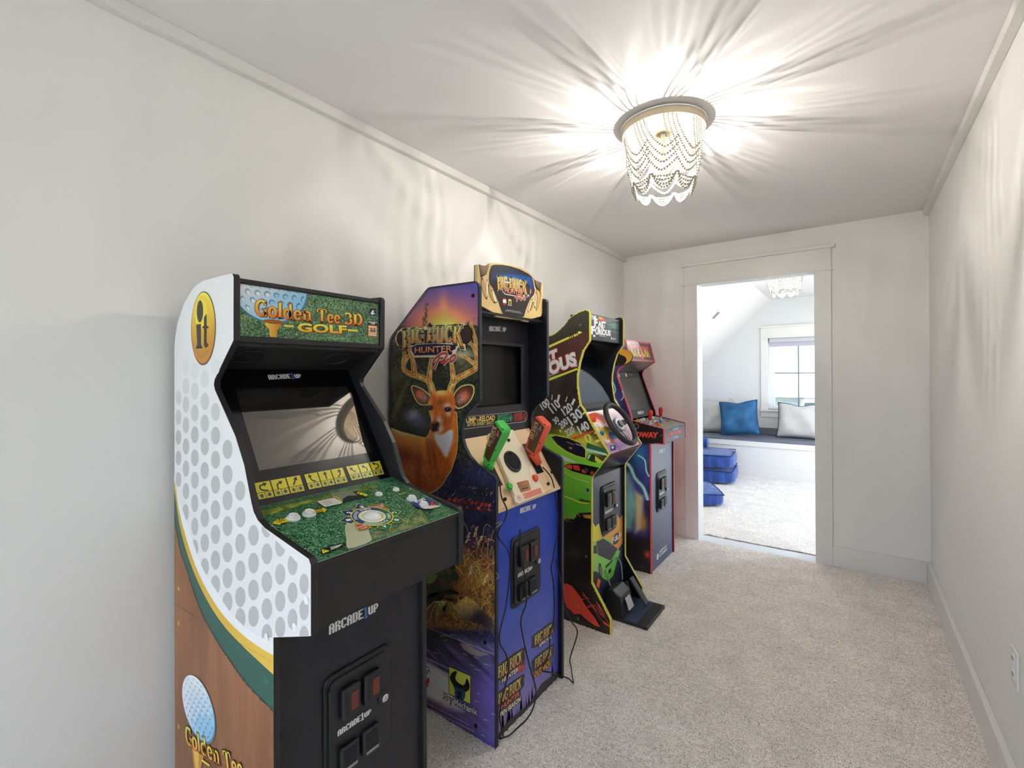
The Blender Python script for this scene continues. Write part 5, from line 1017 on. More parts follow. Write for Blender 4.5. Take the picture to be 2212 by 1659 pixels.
for a_, b_, c_ in ((0.060, yl - 0.014, 0.205), (yr + 0.035, dw - 0.062, 0.235)):
    w_ = MB(); w_.add([dpl.P(a_, 0.09, 0.001), dpl.P(b_, 0.09, 0.001), dpl.P(b_, c_, 0.001), dpl.P(a_, c_, 0.001), dpl.P(a_, 0.09, 0.0), dpl.P(b_, 0.09, 0.0), dpl.P(b_, c_, 0.0), dpl.P(a_, c_, 0.0)], [(0, 1, 2, 3), (7, 6, 5, 4), (0, 4, 5, 1), (1, 5, 6, 2), (2, 6, 7, 3), (3, 7, 4, 0)]); w_.build('holster_slot', M_DARK, hunt)
u, v = cp2.px(*cb(805, 880)); spc = MB().lathe([(0.047, 0), (0.047, 0.005), (0.044, 0.008), (0.037, 0.007), (0.035, 0.003)], cp2.P(u, v), cp2.N, 40).build('speaker', M_BLK2, hunt)
MB().lathe([(0.035, 0.003), (0.03, 0.006), (0.01, 0.007)], cp2.P(u, v), cp2.N, 36).build('cone', M_MESHB, spc)
for k in range(4): screw(spc, cp2.P(u + 0.0405 * math.cos(k * PI / 2 + 0.5), v + 0.0405 * math.sin(k * PI / 2 + 0.5), 0.0075), cp2.N, 0.003, M_BLK2)
for q, m_ in ((cb(755, 1255), mat('green_button', (70, 190, 60), 0.3)), (cb(1142, 1128), mat('red_button', (226, 78, 56), 0.3))):
    u, v = cp2.px(*q); button(hunt, 'push_button', cp2.P(u, v, 0.0), cp2.N, 0.0165, m_, 0.011, collar=m_)
A = Art(cp2, 0.0005)
A.line([cb(585, 990), cb(660, 1030), cb(740, 1110), cb(830, 1230), cb(900, 1340)], 0.0012, (170, 140, 100), 5); A.line([cb(1062, 880), cb(1055, 980), cb(1080, 1130), cb(1110, 1290)], 0.0012, (170, 140, 100), 5)
A.poly([cb(868, 1195), cb(1020, 1155), cb(1045, 1165), cb(1085, 1290), cb(1080, 1305), cb(935, 1345)], ((cb(880, 1200), (150, 92, 50)), (cb(1070, 1300), (188, 118, 62)))); A.text('BIG BUCK', cb(905, 1275), cb(1055, 1235), 0.011, (226, 190, 140), 0.05); A.text('BIG BUCK', cb(905, 1275), cb(1055, 1235), 0.0105, (40, 26, 18), 0.02); A.poly([cb(940, 1285), cb(1040, 1258), cb(1045, 1275), cb(945, 1302)], (38, 30, 30))
A.poly([cb(830, 1400), cb(960, 1355), cb(990, 1445), cb(850, 1497)], (226, 212, 200)); A.poly([cb(955, 1357), cb(1225, 1268), cb(1258, 1350), cb(990, 1445)], (226, 138, 116)); A.disc(cb(908, 1427), 0.011, 0.011, (206, 110, 96), 20); A.disc(cb(908, 1427), 0.0095, 0.0095, (228, 206, 196), 20); A.text('CAUTION', cb(888, 1440), cb(932, 1425), 0.006, (196, 90, 76), 0.02)
for k in range(6): A.line([cb(1000 + 5 * k, 1365 + k * 12), cb(1215 + 5 * k, 1292 + k * 12)], 0.0007, (200, 110, 92)); A.h -= A.dh
A.build('deck_stickers', ctr)
M_KNOB = mat('rubber_black', (18, 18, 20), 0.5)
for q, pl in ((cb(690, 1445), dpl), (cb(1335, 1215), dpl), (cb(1390, 1040), dpl), (cb(745, 565), cp2)):
    u, v = pl.px(*q); MB().lathe([(0.007, 0), (0.007, 0.006), (0.005, 0.009)], pl.P(min(u, dw - 0.008), v), pl.N, 14).build('cable_clip', M_KNOB, hunt)
# blue front board
fb = MB().box((0.573, hi0, 0.004), (0.585, hi1, 0.858)).build('front_board', mat('front_blue', (40, 70, 170), 0.35), hunt)
MB().box((0.575, hi0, 0.846), (0.602, hi1, 0.858)).build('deck_lip', M_TAN, hunt)
fp = Plane((0.585, hi0, 0), (0, 1, 0), (0, 0, 1)); A = Art(fp, 0.0006); fw = hi1 - hi0; GAIN[0] = 1.5
def bluef(X, Y, u, v):
    t = np.clip(v / 0.85, 0, 1)[:, None]; C = np.array((92, 98, 172.)) + (np.array((28, 60, 168.)) - np.array((92, 98, 172.))) * np.clip((v[:, None] - 0.12) / 0.55, 0, 1); C = mixc(C, (150, 116, 170), np.clip((0.20 - v) / 0.2, 0, 1)[:, None] * (0.4 + 0.6 * vnoise(u * 9, v * 14)[:, None]) * 0.8)
    C = mixc(C, (40, 60, 160), np.clip((u[:, None] - fw + 0.06) / 0.01, 0, 1) * 0.5); return C * (0.94 + 0.12 * fbm(u * 12, v * 12, 3)[:, None])
A.grid(0.001, 0.001, fw - 0.001, 0.855, 0.006, bluef)
for k in range(30):
    u_ = fw * (k + rnd.random()) / 30; hh = rnd.choice((0.03, 0.05, 0.08, 0.11, 0.04)) * rnd.uniform(0.7, 1.2); c_ = (44, 46, 62); A.line([W3(u_, 0.002), W3(u_, hh)], 0.002, c_); A.h -= A.dh
    for j in range(9):
        zz = hh * (0.12 + 0.85 * j / 9); ww = 0.016 * (1 - j / 9) * hh / 0.12 + 0.002; A.poly([W3(u_ - ww, zz - 0.006), W3(u_ + ww, zz - 0.006), W3(u_, zz + 0.022)], c_); A.h -= A.dh
A.up(); A.poly([W3(0.001, 0.001), W3(fw - 0.001, 0.001), W3(fw - 0.001, 0.03), W3(fw * 0.7, 0.05), W3(fw * 0.5, 0.02), W3(fw * 0.2, 0.035), W3(0.001, 0.02)], (40, 38, 44))
def small_logo(p0, p1, h, lines):
    """stacked title: p0 > p1 is the baseline of the big line"""
    a0 = np.array(fp.px(*p0)); b0 = np.array(fp.px(*p1)); e_ = (b0 - a0); n_ = np.array([-e_[1], e_[0]]) / np.linalg.norm(e_)
    P_ = lambda s, t: tuple(a0 + e_ * s + n_ * h * t) + (None,)
    A.poly([P_(-0.05, -0.15), P_(1.05, -0.15), P_(1.12, 0.6), P_(1.05, 1.15), P_(-0.05, 1.15), P_(-0.1, 0.5)], (58, 44, 36), 3)
    serif(A, 'BIG', P_(0, 0), P_(0.42, 0), h, ((206, 146, 70), (240, 206, 130)), (30, 22, 16), 0.05); serif(A, 'BUCK', P_(0.47, 0), P_(1, 0), h, ((206, 146, 70), (240, 206, 130)), (30, 22, 16), 0.05)
    for (tx, s0, s1, t, hh, col, bg) in lines:
        A.poly([P_(s0 - 0.03, t - 0.08), P_(s1 + 0.03, t - 0.08), P_(s1 + 0.03, t + hh + 0.08), P_(s0 - 0.03, t + hh + 0.08)], bg); A.text(tx, P_(s0, t), P_(s1, t), h * hh, col, 0.03)
small_logo(cg(76, 770), cg(345, 570), 0.046, [('HUNTER', 0.18, 0.86, -0.55, 0.38, (206, 196, 190), (44, 36, 40)), ('Pro', 0.86, 1.12, -0.72, 0.55, (216, 80, 70), (120, 60, 60))])
small_logo(cg(76, 1060), cg(335, 860), 0.042, [('HUNTER', 0.15, 0.95, -0.55, 0.40, (196, 92, 60), (44, 30, 30)), ('OPEN SEASON', 0.0, 1.0, -1.15, 0.42, (206, 200, 170), (50, 44, 34))])
small_logo(cg(485, 390), cg(690, 235), 0.040, [('SPECIAL', 0.25, 0.95, -0.50, 0.34, (200, 200, 200), (60, 54, 50))]); small_logo(cg(485, 650), cg(675, 500), 0.040, [('OUTBACK', 0.0, 0.95, -0.85, 0.55, (236, 150, 40), (70, 50, 30))])
cc_ = c5; A.pixels(cb(910, 1655), cb(1150, 1572), 0.021)
A.build('front_art', fb); GAIN[0] = INK_GAIN
coin_door(hunt, 0.5856, 1.447, 0.447)
# light guns resting in the slots, with their cords
def light_gun(label, m, F, yg, th, tip, cord, group='plastic light guns in the hunting cabinet'):
    gp = Plane((0, yg, 0), (1, 0, 0), (0, 0, 1)); uv = [gp.px(*q) for q in F]; xs_ = [p[0] for p in uv]
    g = empty('light_gun', (float(np.mean(xs_)), yg, min(p[1] for p in uv)), label, 'toy gun', group)
    out = []
    for k in range(len(uv)):
        p0, p1, p2 = (np.array(uv[(k + d_) % len(uv)]) for d_ in (-1, 0, 1))
        out += [tuple(p1 + (p0 - p1) * 0.16), tuple(p1 + (p0 - p1) * 0.05 + (p2 - p1) * 0.04), tuple(p1 + (p2 - p1) * 0.16)]
    MB().prism(out, 1, yg, yg + th).build('stock', m, g, 0.006, 3)
    cx_, cz_ = np.mean([p[0] for p in uv[:4]]), np.mean([p[1] for p in uv[:4]]); ins = [(p[0] + (cx_ - p[0]) * 0.24, p[1] + (cz_ - p[1]) * 0.13) for p in uv[:4]]
    MB().prism(ins, 1, yg - 0.0012, yg + 0.002).build('grip_plate', mat('walnut_print', (84, 52, 34), 0.4, noise=0.35, nscale=30, stretch=(6, 6, 1)), g, 0.003, 2)
    A = Art(Plane((0, yg - 0.0012, 0), (1, 0, 0), (0, 0, 1)), 0.0004); I = [np.array(p) for p in ins]; T = lambda s, t: tuple((I[3] * (1 - t) + I[2] * t) * (1 - s) + (I[0] * (1 - t) + I[1] * t) * s) + (None,)
    e_ = np.array(T(0.97, 0.32)[:2]) - np.array(T(0.35, 0.30)[:2])
    serif(A, 'BIG BUCK', T(0.36, 0.42), T(0.98, 0.46), 0.019, ((196, 150, 96), (228, 196, 146)), (36, 24, 18), 0.05); A.line([T(0.50, 0.60), T(0.90, 0.64)], 0.013, (30, 28, 44)); A.text('HUNTER', T(0.52, 0.66), T(0.88, 0.70), 0.009, (150, 120, 110), 0.03); A.line([T(0.80, 0.80), T(0.95, 0.66)], 0.005, (190, 120, 120))
    A.build('grip_print', g)
    for s_, t_ in ((1.09, 0.08), (1.09, 0.95), (0.45, 1.14), (0.3, -0.10), (-0.06, 1.05)): screw(g, (T(s_, t_)[0], yg, T(s_, t_)[1]), (0, -1, 0), 0.0032, M_KNOB, 0.001)
    MB().tube([np.array([uv[3][0], yg + th / 2, uv[3][1]]) * 0.4 + np.array([uv[2][0], yg + th / 2, uv[2][1]]) * 0.6, np.array([*tip])], [0.024, 0.016], 14).build('muzzle', m, g, smooth=True)
    MB().tube([tuple(p) for p in spline(cord, 6)], 0.0028, 8).build('cord', M_KNOB, g, smooth=True)
    return g
fx = lambda q, x: onp(*q, 0, x)
cordA = [dpl.P(0.085, 0.11, 0.01), dpl.P(0.05, 0.05, 0.012)] + [fx(q, 0.612) for q in (c6(785, 0), c6(775, 60), c6(738, 130), c6(732, 180), c6(790, 260), c6(806, 340), c6(800, 450), c6(780, 620), c6(742, 780), c6(742, 860), c6(780, 930), c6(795, 1010), c6(790, 1080), c6(762, 1180), c6(740, 1330))] + [np.array([0.612, 1.362, 0.03]), onp(*c6(740, 1468), 2, 0.014), onp(*c6(800, 1450), 2, 0.014), onp(*c6(850, 1405), 2, 0.02)] + [fx(q, 0.655) for q in (c6(905, 1355), c6(950, 1285), c6(972, 1195), c6(965, 1120))] + [fx(q, 0.615) for q in (c6(930, 1000), c6(880, 770), c6(880, 690), c6(905, 620), c6(912, 560), c6(900, 430), c6(872, 260), c6(870, 130))]
cordB = [dpl.P(dw - 0.07, 0.11, 0.012), dpl.P(dw - 0.05, 0.04, 0.012)] + [fx(q, 0.606) for q in (c6(1112, 20), c6(1110, 100), c6(1108, 180), c6(1090, 260), c6(1085, 300), c6(1070, 380), c6(1085, 480), c6(1088, 690), c6(1062, 800), c6(1060, 900), c6(1040, 960), c6(1016, 1005))] + [onp(*c6(1018, 1036), 0, 0.64), onp(*c6(1060, 1045), 0, 0.66), onp(*c6(1110, 1060), 2, 0.03), onp(*c6(1180, 1085), 2, 0.016), onp(*c6(1211, 1113), 2, 0.014)] + [onp(*c6(1207, 1080), 2, 0.03)] + [fx(q, 0.70) for q in (c6(1195, 1000), c6(1192, 950), c6(1238, 790), c6(1200, 720))] + [fx(q, 0.64) for q in (c6(1160, 640), c6(1145, 560), c6(1135, 480), c6(1100, 320))]
light_gun('bright green plastic gun stock with walnut plate in the left holster', mat('gun_green', (66, 196, 72), 0.38), [cb(545, 235), cb(700, 425), cb(440, 935), cb(350, 820)], 1.375, 0.046, dpl.P(0.052, 0.160, 0.012), cordA)
light_gun('orange red plastic gun stock with walnut plate in the right holster', mat('gun_orange', (236, 92, 54), 0.38), [cb(1150, 175), cb(1330, 350), cb(1125, 800), cb(985, 690)], 1.668, 0.046, dpl.P(dw - 0.085, 0.13, 0.012), cordB)
# ------------------------------------------------------------------ racing cabinet
cF = lambda x, y: (1170 + x / 6.636, 650 + y / 6.636)
cD = lambda x, y: (1170 + x / 6.636, 850 + y / 6.636)
cE = lambda x, y: (1170 + x / 5.185, 1080 + y / 5.185)
RY0, RY1 = 2.2508, 2.715
rprof = [(0.030, 0.0), (0.637, 0.0), (0.637, 0.085), (0.531, 0.248), (0.533, 0.799), (0.540, 0.817), (0.636, 0.941), (0.575, 1.028), (0.527, 1.105), (0.490, 1.166), (0.469, 1.191), (0.461, 1.228), (0.451, 1.299), (0.454, 1.357), (0.467, 1.420), (0.488, 1.480), (0.527, 1.534),
         (0.528, 1.682), (0.522, 1.698), (0.505, 1.702), (0.471, 1.696), (0.426, 1.678), (0.400, 1.659), (0.373, 1.630), (0.337, 1.601), (0.296, 1.580), (0.269, 1.574), (0.15, 1.56), (0.07, 1.53), (0.035, 1.47)]
race = empty('arcade_cabinet', (0.32, 2.483, 0.0), 'street racing arcade cabinet with steering wheel and yellow edged black sides', 'arcade cabinet', 'upright arcade cabinets along the left wall')
rl, rr_ = side_panels(race, rprof, RY0, RY1, GT, mat('yellow_edge', (214, 200, 62), 0.4), 0.0015)
ri0, ri1 = RY0 + GT, RY1 - GT
MB().prism([(x - 0.0035, z) for x, z in rprof], 1, ri1 - 0.0012, ri1 - 0.0002).build('lining', M_DARK, rr_)
GAIN[0] = 1.8
rp_ = Plane((0, RY0, 0), (1, 0, 0), (0, 0, 1)); A = Art(rp_, 0.0005)
A.poly([W3(x, z) for x, z in rprof], (206, 192, 60)); cxr = [(x - 0.0032 if x > 0.3 else x + 0.002, z - 0.0025 if z > 1.5 else z) for x, z in rprof]
def raceart(X, Y, u, v):
    n = fbm(u * 40, v * 40, 4)[:, None]; C = np.array((44, 36, 32.)) + (n - 0.5) * 26; C = mixc(C, (50, 50, 40), np.clip((v - 1.5) / 0.1, 0, 1)[:, None] * 0.8)
    x6, y6 = (X - 1170) * 6.636, (Y - 850) * 6.636
    band = np.clip(((X - 1170) * 6.636 * 0.42 + (Y - 650) * 6.636 - 690) / 40, 0, 1) * np.clip((1150 - ((X - 1170) * 6.636 * 0.37 + (Y - 650) * 6.636)) / 30, 0, 1)
    dots = ((np.sin(u * 900) * np.sin(v * 900)) > 0.0)[:, None]; C = mixc(C, (96, 46, 40), band[:, None] * np.where(dots, 0.25, 0.75))
    C = mixc(C, (176, 170, 40), blob(x6, y6, 480, 640, 330, 150, 0.35) * 1.0 * np.clip((y6 - 380 - (x6 - 300) * 0.1) / 160, 0, 1)[:, None]); C = mixc(C, (230, 214, 70), blob(x6, y6, 700, 760, 170, 120, 0.5) * 0.8)
    low = np.clip((Y - 1100) / 30, 0, 1)[:, None]; C = mixc(C, np.array((30, 24, 22.)) + (n - 0.5) * 20, low); C = mixc(C, (86, 92, 44), blob(X, Y, 1244, 1196, 22, 14) * 0.35)
    return C
A.grid(0.031, 0.001, 0.636, 1.702, 0.0042, raceart, cxr)
A.poly([cF(90, 645), cF(392, 510), cF(402, 540), cF(90, 682)], (222, 206, 70))
for a_, b_ in ((404, 416), (428, 442), (456, 492), (500, 516)): A.poly([cF(a_, 510 - (a_ - 400) * 0.42), cF(b_, 510 - (b_ - 400) * 0.42), cF(b_ + 8, 540 - (b_ - 400) * 0.42), cF(a_ + 8, 540 - (a_ - 400) * 0.42)], (222, 206, 70)); A.h -= A.dh
A.up(); A.poly([cF(520, 440), cF(540, 436), cF(585, 452), cF(530, 478)], (222, 206, 70)); A.poly([cF(90, 1115), cF(508, 962), cF(522, 985), cF(90, 1155)], (222, 206, 70))
RW, RE = (236, 228, 218), (150, 50, 34)
for tx, p, q, hh in (('FAST', (-140, 985), (240, 850), 0.062), ('FURIOUS', (-250, 1195), (512, 905), 0.066)):
    A.text(tx, cF(*p), cF(*q), hh, RE, 0.11, 0.15); A.text(tx, cF(*p), cF(*q), hh, RW, 0.06, 0.15)
A.text('AND THE', cF(-60, 985), cF(185, 905), 0.020, RW, 0.03); A.line([cF(100, 1085), cF(255, 1020)], 0.004, (150, 146, 140)); A.text('PUBLISHED UNDER LICENSE', cF(60, 1112), cF(210, 1052), 0.006, (150, 146, 140))
A.poly([cF(478, 925), cF(520, 905), cF(505, 930), cF(520, 945), cF(490, 935), cF(480, 960)], RW)
# dial: ticks and figures on a circle
for x, y, x2, y2, w_ in ((155, 1345, 148, 1420, 0.006), (255, 1345, 232, 1440, 0.014), (370, 1370, 345, 1445, 0.006), (475, 1405, 435, 1490, 0.014), (555, 1480, 520, 1540, 0.006)):
    A.line([cF(x, y), cF(x2, y2)], w_, (200, 190, 180))
A.poly([cF(40, 1418), cF(62, 1412), cF(55, 1435)], (200, 190, 180))
NUM = (222, 212, 200)
for tx, p, q, hh in (('100', (20, 240), (130, 150), 0.042), ('110', (165, 290), (282, 175), 0.050), ('120', (335, 320), (458, 220), 0.044), ('130', (435, 462), (605, 318), 0.054), ('140', (560, 580), (700, 490), 0.044), ('180', (10, 460), (85, 395), 0.030), ('160', (-70, 520), (0, 465), 0.030), ('30', (200, 445), (262, 385), 0.032), ('200', (285, 515), (390, 425), 0.036), ('220', (370, 622), (488, 545), 0.036), ('0', (640, 720), (735, 690), 0.050)):
    A.text(tx, cD(*p), cD(*q), hh, NUM if tx != '0' else (232, 214, 90), 0.035)
for p, q, w_ in (((590, 300), (630, 262), 0.010), ((755, 575), (790, 555), 0.006), ((770, 692), (832, 672), 0.014), ((262, 545), (282, 528), 0.016), ((590, 700), (620, 688), 0.008)): A.line([cD(*p), cD(*q)], w_, (226, 206, 90))
A.poly([cD(400, 640), cD(750, 528), cD(760, 546), cD(480, 655)], (216, 84, 44)); A.poly([cD(650, 565), cD(755, 530), cD(757, 540), cD(660, 580)], (236, 60, 40))
# the green car
G1, G2 = (112, 176, 52), (60, 120, 36)
A.poly([cD(-60, 740), cD(40, 640), cD(130, 572), cD(300, 602), cD(520, 690), cD(660, 790), cD(880, 995), cD(850, 1060), cD(735, 1185), cD(718, 1230), cD(712, 1640), cD(715, 1705), cD(520, 1720), cD(470, 1800), cD(330, 1790), cD(200, 1740), cD(-60, 1600)], ((cD(300, 900), (132, 196, 60)), (cD(420, 1700), (78, 150, 44))), 0)
A.poly([cD(20, 765), cD(140, 830), cD(330, 900), cD(520, 990), cD(300, 960), cD(100, 880)], (204, 226, 200)); A.poly([cD(60, 790), cD(200, 850), cD(300, 900), cD(160, 880)], (64, 84, 150))
A.poly([cD(132, 612), cD(205, 592), cD(400, 632), cD(565, 702), cD(645, 800), cD(640, 935), cD(500, 900), cD(350, 832), cD(220, 735)], (190, 206, 70)); A.poly([cD(145, 622), cD(205, 604), cD(395, 645), cD(555, 712), cD(630, 805), cD(628, 922), cD(500, 888), cD(355, 820), cD(230, 728)], (26, 22, 34))
A.poly([cD(655, 703), cD(932, 800), cD(945, 890), cD(640, 822)], (46, 92, 56)); A.poly([cD(640, 778), cD(940, 862), cD(945, 892), cD(640, 822)], (170, 200, 176)); A.poly([cD(640, 930), cD(690, 855), cD(770, 880), cD(790, 990), cD(700, 970)], (40, 60, 36)); A.poly([cD(655, 930), cD(690, 868), cD(712, 875), cD(680, 940)], (200, 214, 190))
A.poly([cD(770, 890), cD(880, 975), cD(820, 1000), cD(770, 960)], (196, 190, 60)); A.poly([cD(400, 760), cD(440, 770), cD(440, 800), cD(400, 790)], (150, 120, 110)); A.line([cD(490, 720), cD(640, 770)], 0.004, (170, 180, 190)); A.line([cD(360, 690), cD(470, 735)], 0.003, (150, 150, 170))
A.poly([cD(300, 1035), cD(400, 1004), cD(560, 1008), cD(830, 1062), cD(790, 1112), cD(738, 1182), cD(620, 1160), cD(450, 1112)], (20, 16, 16)); A.poly([cD(318, 1035), cD(400, 1014), cD(440, 1024), cD(440, 1085), cD(380, 1070)], (216, 76, 52)); A.poly([cD(450, 1024), cD(540, 1030), cD(560, 1110), cD(470, 1090)], (196, 52, 40)); A.poly([cD(575, 1085), cD(640, 1100), cD(640, 1145), cD(590, 1130)], (190, 60, 46)); A.disc(cD(645, 1095), 0.012, 0.012, (60, 60, 66), 16); A.disc(cD(730, 1140), 0.010, 0.010, (160, 40, 30), 14)
A.line([cD(300, 1110), cD(420, 1180), cD(560, 1240), cD(690, 1270)], 0.003, (206, 226, 130), 4); A.line([cD(300, 1460), cD(420, 1500), cD(560, 1560), cD(700, 1570)], 0.008, (176, 210, 60), 4); A.disc(cD(660, 1390), 0.014, 0.014, (110, 140, 120), 18); A.disc(cD(668, 1382), 0.009, 0.009, (36, 60, 50), 16); A.text('GReddy', cD(545, 1535), cD(705, 1565), 0.012, (30, 40, 24), 0.03, 0.3)
A.line([cD(-60, 1050), cD(150, 1150), cD(300, 1180)], 0.005, (44, 90, 40), 4); A.poly([cD(480, 1790), cD(520, 1715), cD(715, 1700), cD(715, 1900), cD(480, 1900)], (24, 20, 20))
OL = (206, 132, 62)
A.lines([(cE(240, 150), cE(335, 250)), (cE(240, 215), cE(285, 165)), (cE(300, 160), cE(330, 190)), (cE(250, 200), cE(310, 250)), (cE(360, 165), cE(400, 195)), (cE(410, 150), cE(440, 190))], 0.005, OL); A.poly([cE(455, 160), cE(555, 165), cE(555, 208), cE(490, 200)], ((cE(460, 180), (150, 96, 40)), (cE(555, 180), (216, 140, 60))))
A.poly([cE(200, 960), cE(245, 940), cE(290, 930), cE(350, 960), cE(430, 1065), cE(520, 1210), cE(600, 1310), cE(662, 1420), cE(600, 1402), cE(480, 1312), cE(440, 1270), cE(370, 1275), cE(330, 1230), cE(290, 1200), cE(240, 1080), cE(200, 1060)], (210, 58, 44)); A.disc(cE(415, 1185), 0.010, 0.010, (228, 78, 60), 14)
A.lines([(cE(465, 1030), cE(690, 1360)), (cE(615, 1130), cE(765, 1400)), (cE(640, 1160), cE(720, 1290)), (cE(460, 1060), cE(545, 1105)), (cE(560, 1170), cE(680, 1290)), (cE(455, 1110), cE(520, 1090)), (cE(510, 1200), cE(600, 1185))], 0.005, (200, 66, 44)); A.line([cE(510, 1200), cE(560, 1170), cE(620, 1190), cE(680, 1280), cE(700, 1310)], 0.004, (176, 60, 50), 4); A.poly([cE(690, 1345), cE(770, 1405), cE(770, 1420), cE(700, 1380)], (196, 60, 30))
for q in (cF(558, 345), cE(505, 628), cE(415, 1325)): A.disc(q, 0.008, 0.008, (86, 84, 84), 14); A.h -= A.dh
A.build('side_art', rl); GAIN[0] = INK_GAIN
# head board, screen, dash
MB().box((0.035, ri0, 0.02), (0.047, ri1, 1.53)).build('back_board', M_BLK, race)
mq = MB().box((0.40, ri0, 1.542), (0.510, ri1, 1.684)).build('marquee', M_BLK, race, 0.002)
pm = Plane((0.510, ri0, 0), (0, 1, 0), (0, 0, 1)); A = Art(pm, 0.0005); GAIN[0] = 1.4
def rmq(X, Y, u, v):
    x6, y6 = (X - 1170) * 6.636, (Y - 650) * 6.636; st = vnoise(u * 12, v * 130)[:, None]; C = np.array((20, 26, 40.)) + 30 * (st - 0.5); C = mixc(C, (54, 120, 100), np.clip((x6 - 880) / 120, 0, 1)[:, None] * np.clip(st * 1.6 - 0.2, 0, 1) * np.clip((520 - y6) / 120, 0, 1)[:, None]); C = mixc(C, (206, 66, 30), blob(x6, y6, 870, 270, 60, 26, 0.3)); return mixc(C, (244, 170, 60), blob(x6, y6, 840, 245, 34, 14, 0.2))
A.grid(0.002, 1.546, ri1 - ri0 - 0.03, 1.682, 0.004, rmq)
for tx, p, q, hh in (('THE', (712, 262), (780, 268), 0.019), ('F', (752, 360), (802, 364), 0.040), ('AST', (806, 368), (920, 380), 0.030), ('AND THE', (778, 400), (890, 412), 0.013), ('F', (708, 470), (765, 474), 0.040), ('URIOUS', (768, 474), (988, 500), 0.030)): A.text(tx, cF(*p), cF(*q), hh, (226, 228, 228), 0.06)
A.poly([cF(752, 480), cF(775, 500), cF(752, 525), cF(730, 498)], (200, 204, 206)); A.line([cF(825, 500), cF(925, 512)], 0.004, (150, 156, 160)); A.poly([cF(1000, 510), cF(1010, 540), cF(1000, 560), cF(990, 540)], (190, 196, 200)); A.text('RAW', cF(1016, 552), cF(1060, 556), 0.007, (210, 214, 216), 0.04)
A.build('title_art', mq); GAIN[0] = INK_GAIN
slab((0.470, 1.145), (0.320, 1.545), ri0, ri1, -0.012).build('screen_bezel', M_DARK, race)
rs = Plane((0.470, ri0, 1.145), (0, 1, 0), (-0.15, 0, 0.40)); MB().quad(*[rs.P(a, b, 0.001) for a, b in ((0.025, 0.05), (0.40, 0.05), (0.40, 0.34), (0.025, 0.34))]).build('screen', mat('blue_screen', (52, 62, 76), 0.08, metal=0.85), race, recalc=False)
Q0, Q1 = (0.486, 1.150), (0.630, 0.936)
dash = slab(Q1, Q0, ri0, ri1, -0.012).build('dash', M_BLK, race); slab((0.486, 1.150), (0.462, 1.152), ri0, ri1, 0.01).build('dash_top', M_BLK, race)
da = Plane((Q1[0], ri0, Q1[1]), (0, 1, 0), (Q0[0] - Q1[0], 0, Q0[1] - Q1[1])); A = Art(da, 0.0006); dW, dH = ri1 - ri0, math.hypot(Q0[0] - Q1[0], Q0[1] - Q1[1]); A.clip = [(0.001, 0.001), (dW - 0.001, 0.001), (dW - 0.001, dH - 0.001), (0.001, dH - 0.001)]
A.poly([W3(0, 0), W3(dW, 0), W3(dW, dH), W3(0, dH)], ((W3(0, dH), (226, 206, 198)), (W3(0.1, 0), (206, 150, 190))))
for pts, col in (([(640, 320), (780, 280), (900, 370), (900, 450), (720, 420)], (224, 96, 62)), ([(700, 430), (830, 420), (900, 500), (800, 560), (740, 520)], (236, 206, 186)), ([(800, 520), (900, 480), (960, 560), (960, 720), (880, 640)], (222, 190, 50)), ([(930, 640), (1000, 600), (1080, 700), (1010, 780)], (214, 120, 50)), ([(900, 720), (960, 690), (1010, 800), (930, 780)], (200, 130, 190)), ([(990, 740), (1100, 640), (1260, 720), (1100, 800), (960, 850)], (190, 140, 200)), ([(960, 560), (1060, 560), (1090, 640), (1000, 650)], (60, 100, 170)), ([(1060, 330), (1200, 380), (1250, 520), (1100, 500)], (214, 190, 196))):
    A.poly([cD(*p) for p in pts], col, 4)
A.poly([cD(975, 745), cD(1060, 740), cD(1065, 810), cD(990, 825)], (30, 60, 120)); A.poly([cD(1000, 762), cD(1030, 758), cD(1032, 788), cD(1004, 792)], (220, 226, 232))
A.build('dash_art', dash)
for q, m_ in ((cD(740, 385), mat('red_button', (206, 50, 40), 0.3)), (cD(800, 475), M_WHITEP), (cD(855, 575), mat('blue_button', (30, 130, 190), 0.3)), (cD(935, 700), M_WHITEP)):
    u, v = da.px(*q); button(race, 'push_button', da.P(max(u, 0.018), v, 0.001), da.N, 0.0135, m_, 0.014)
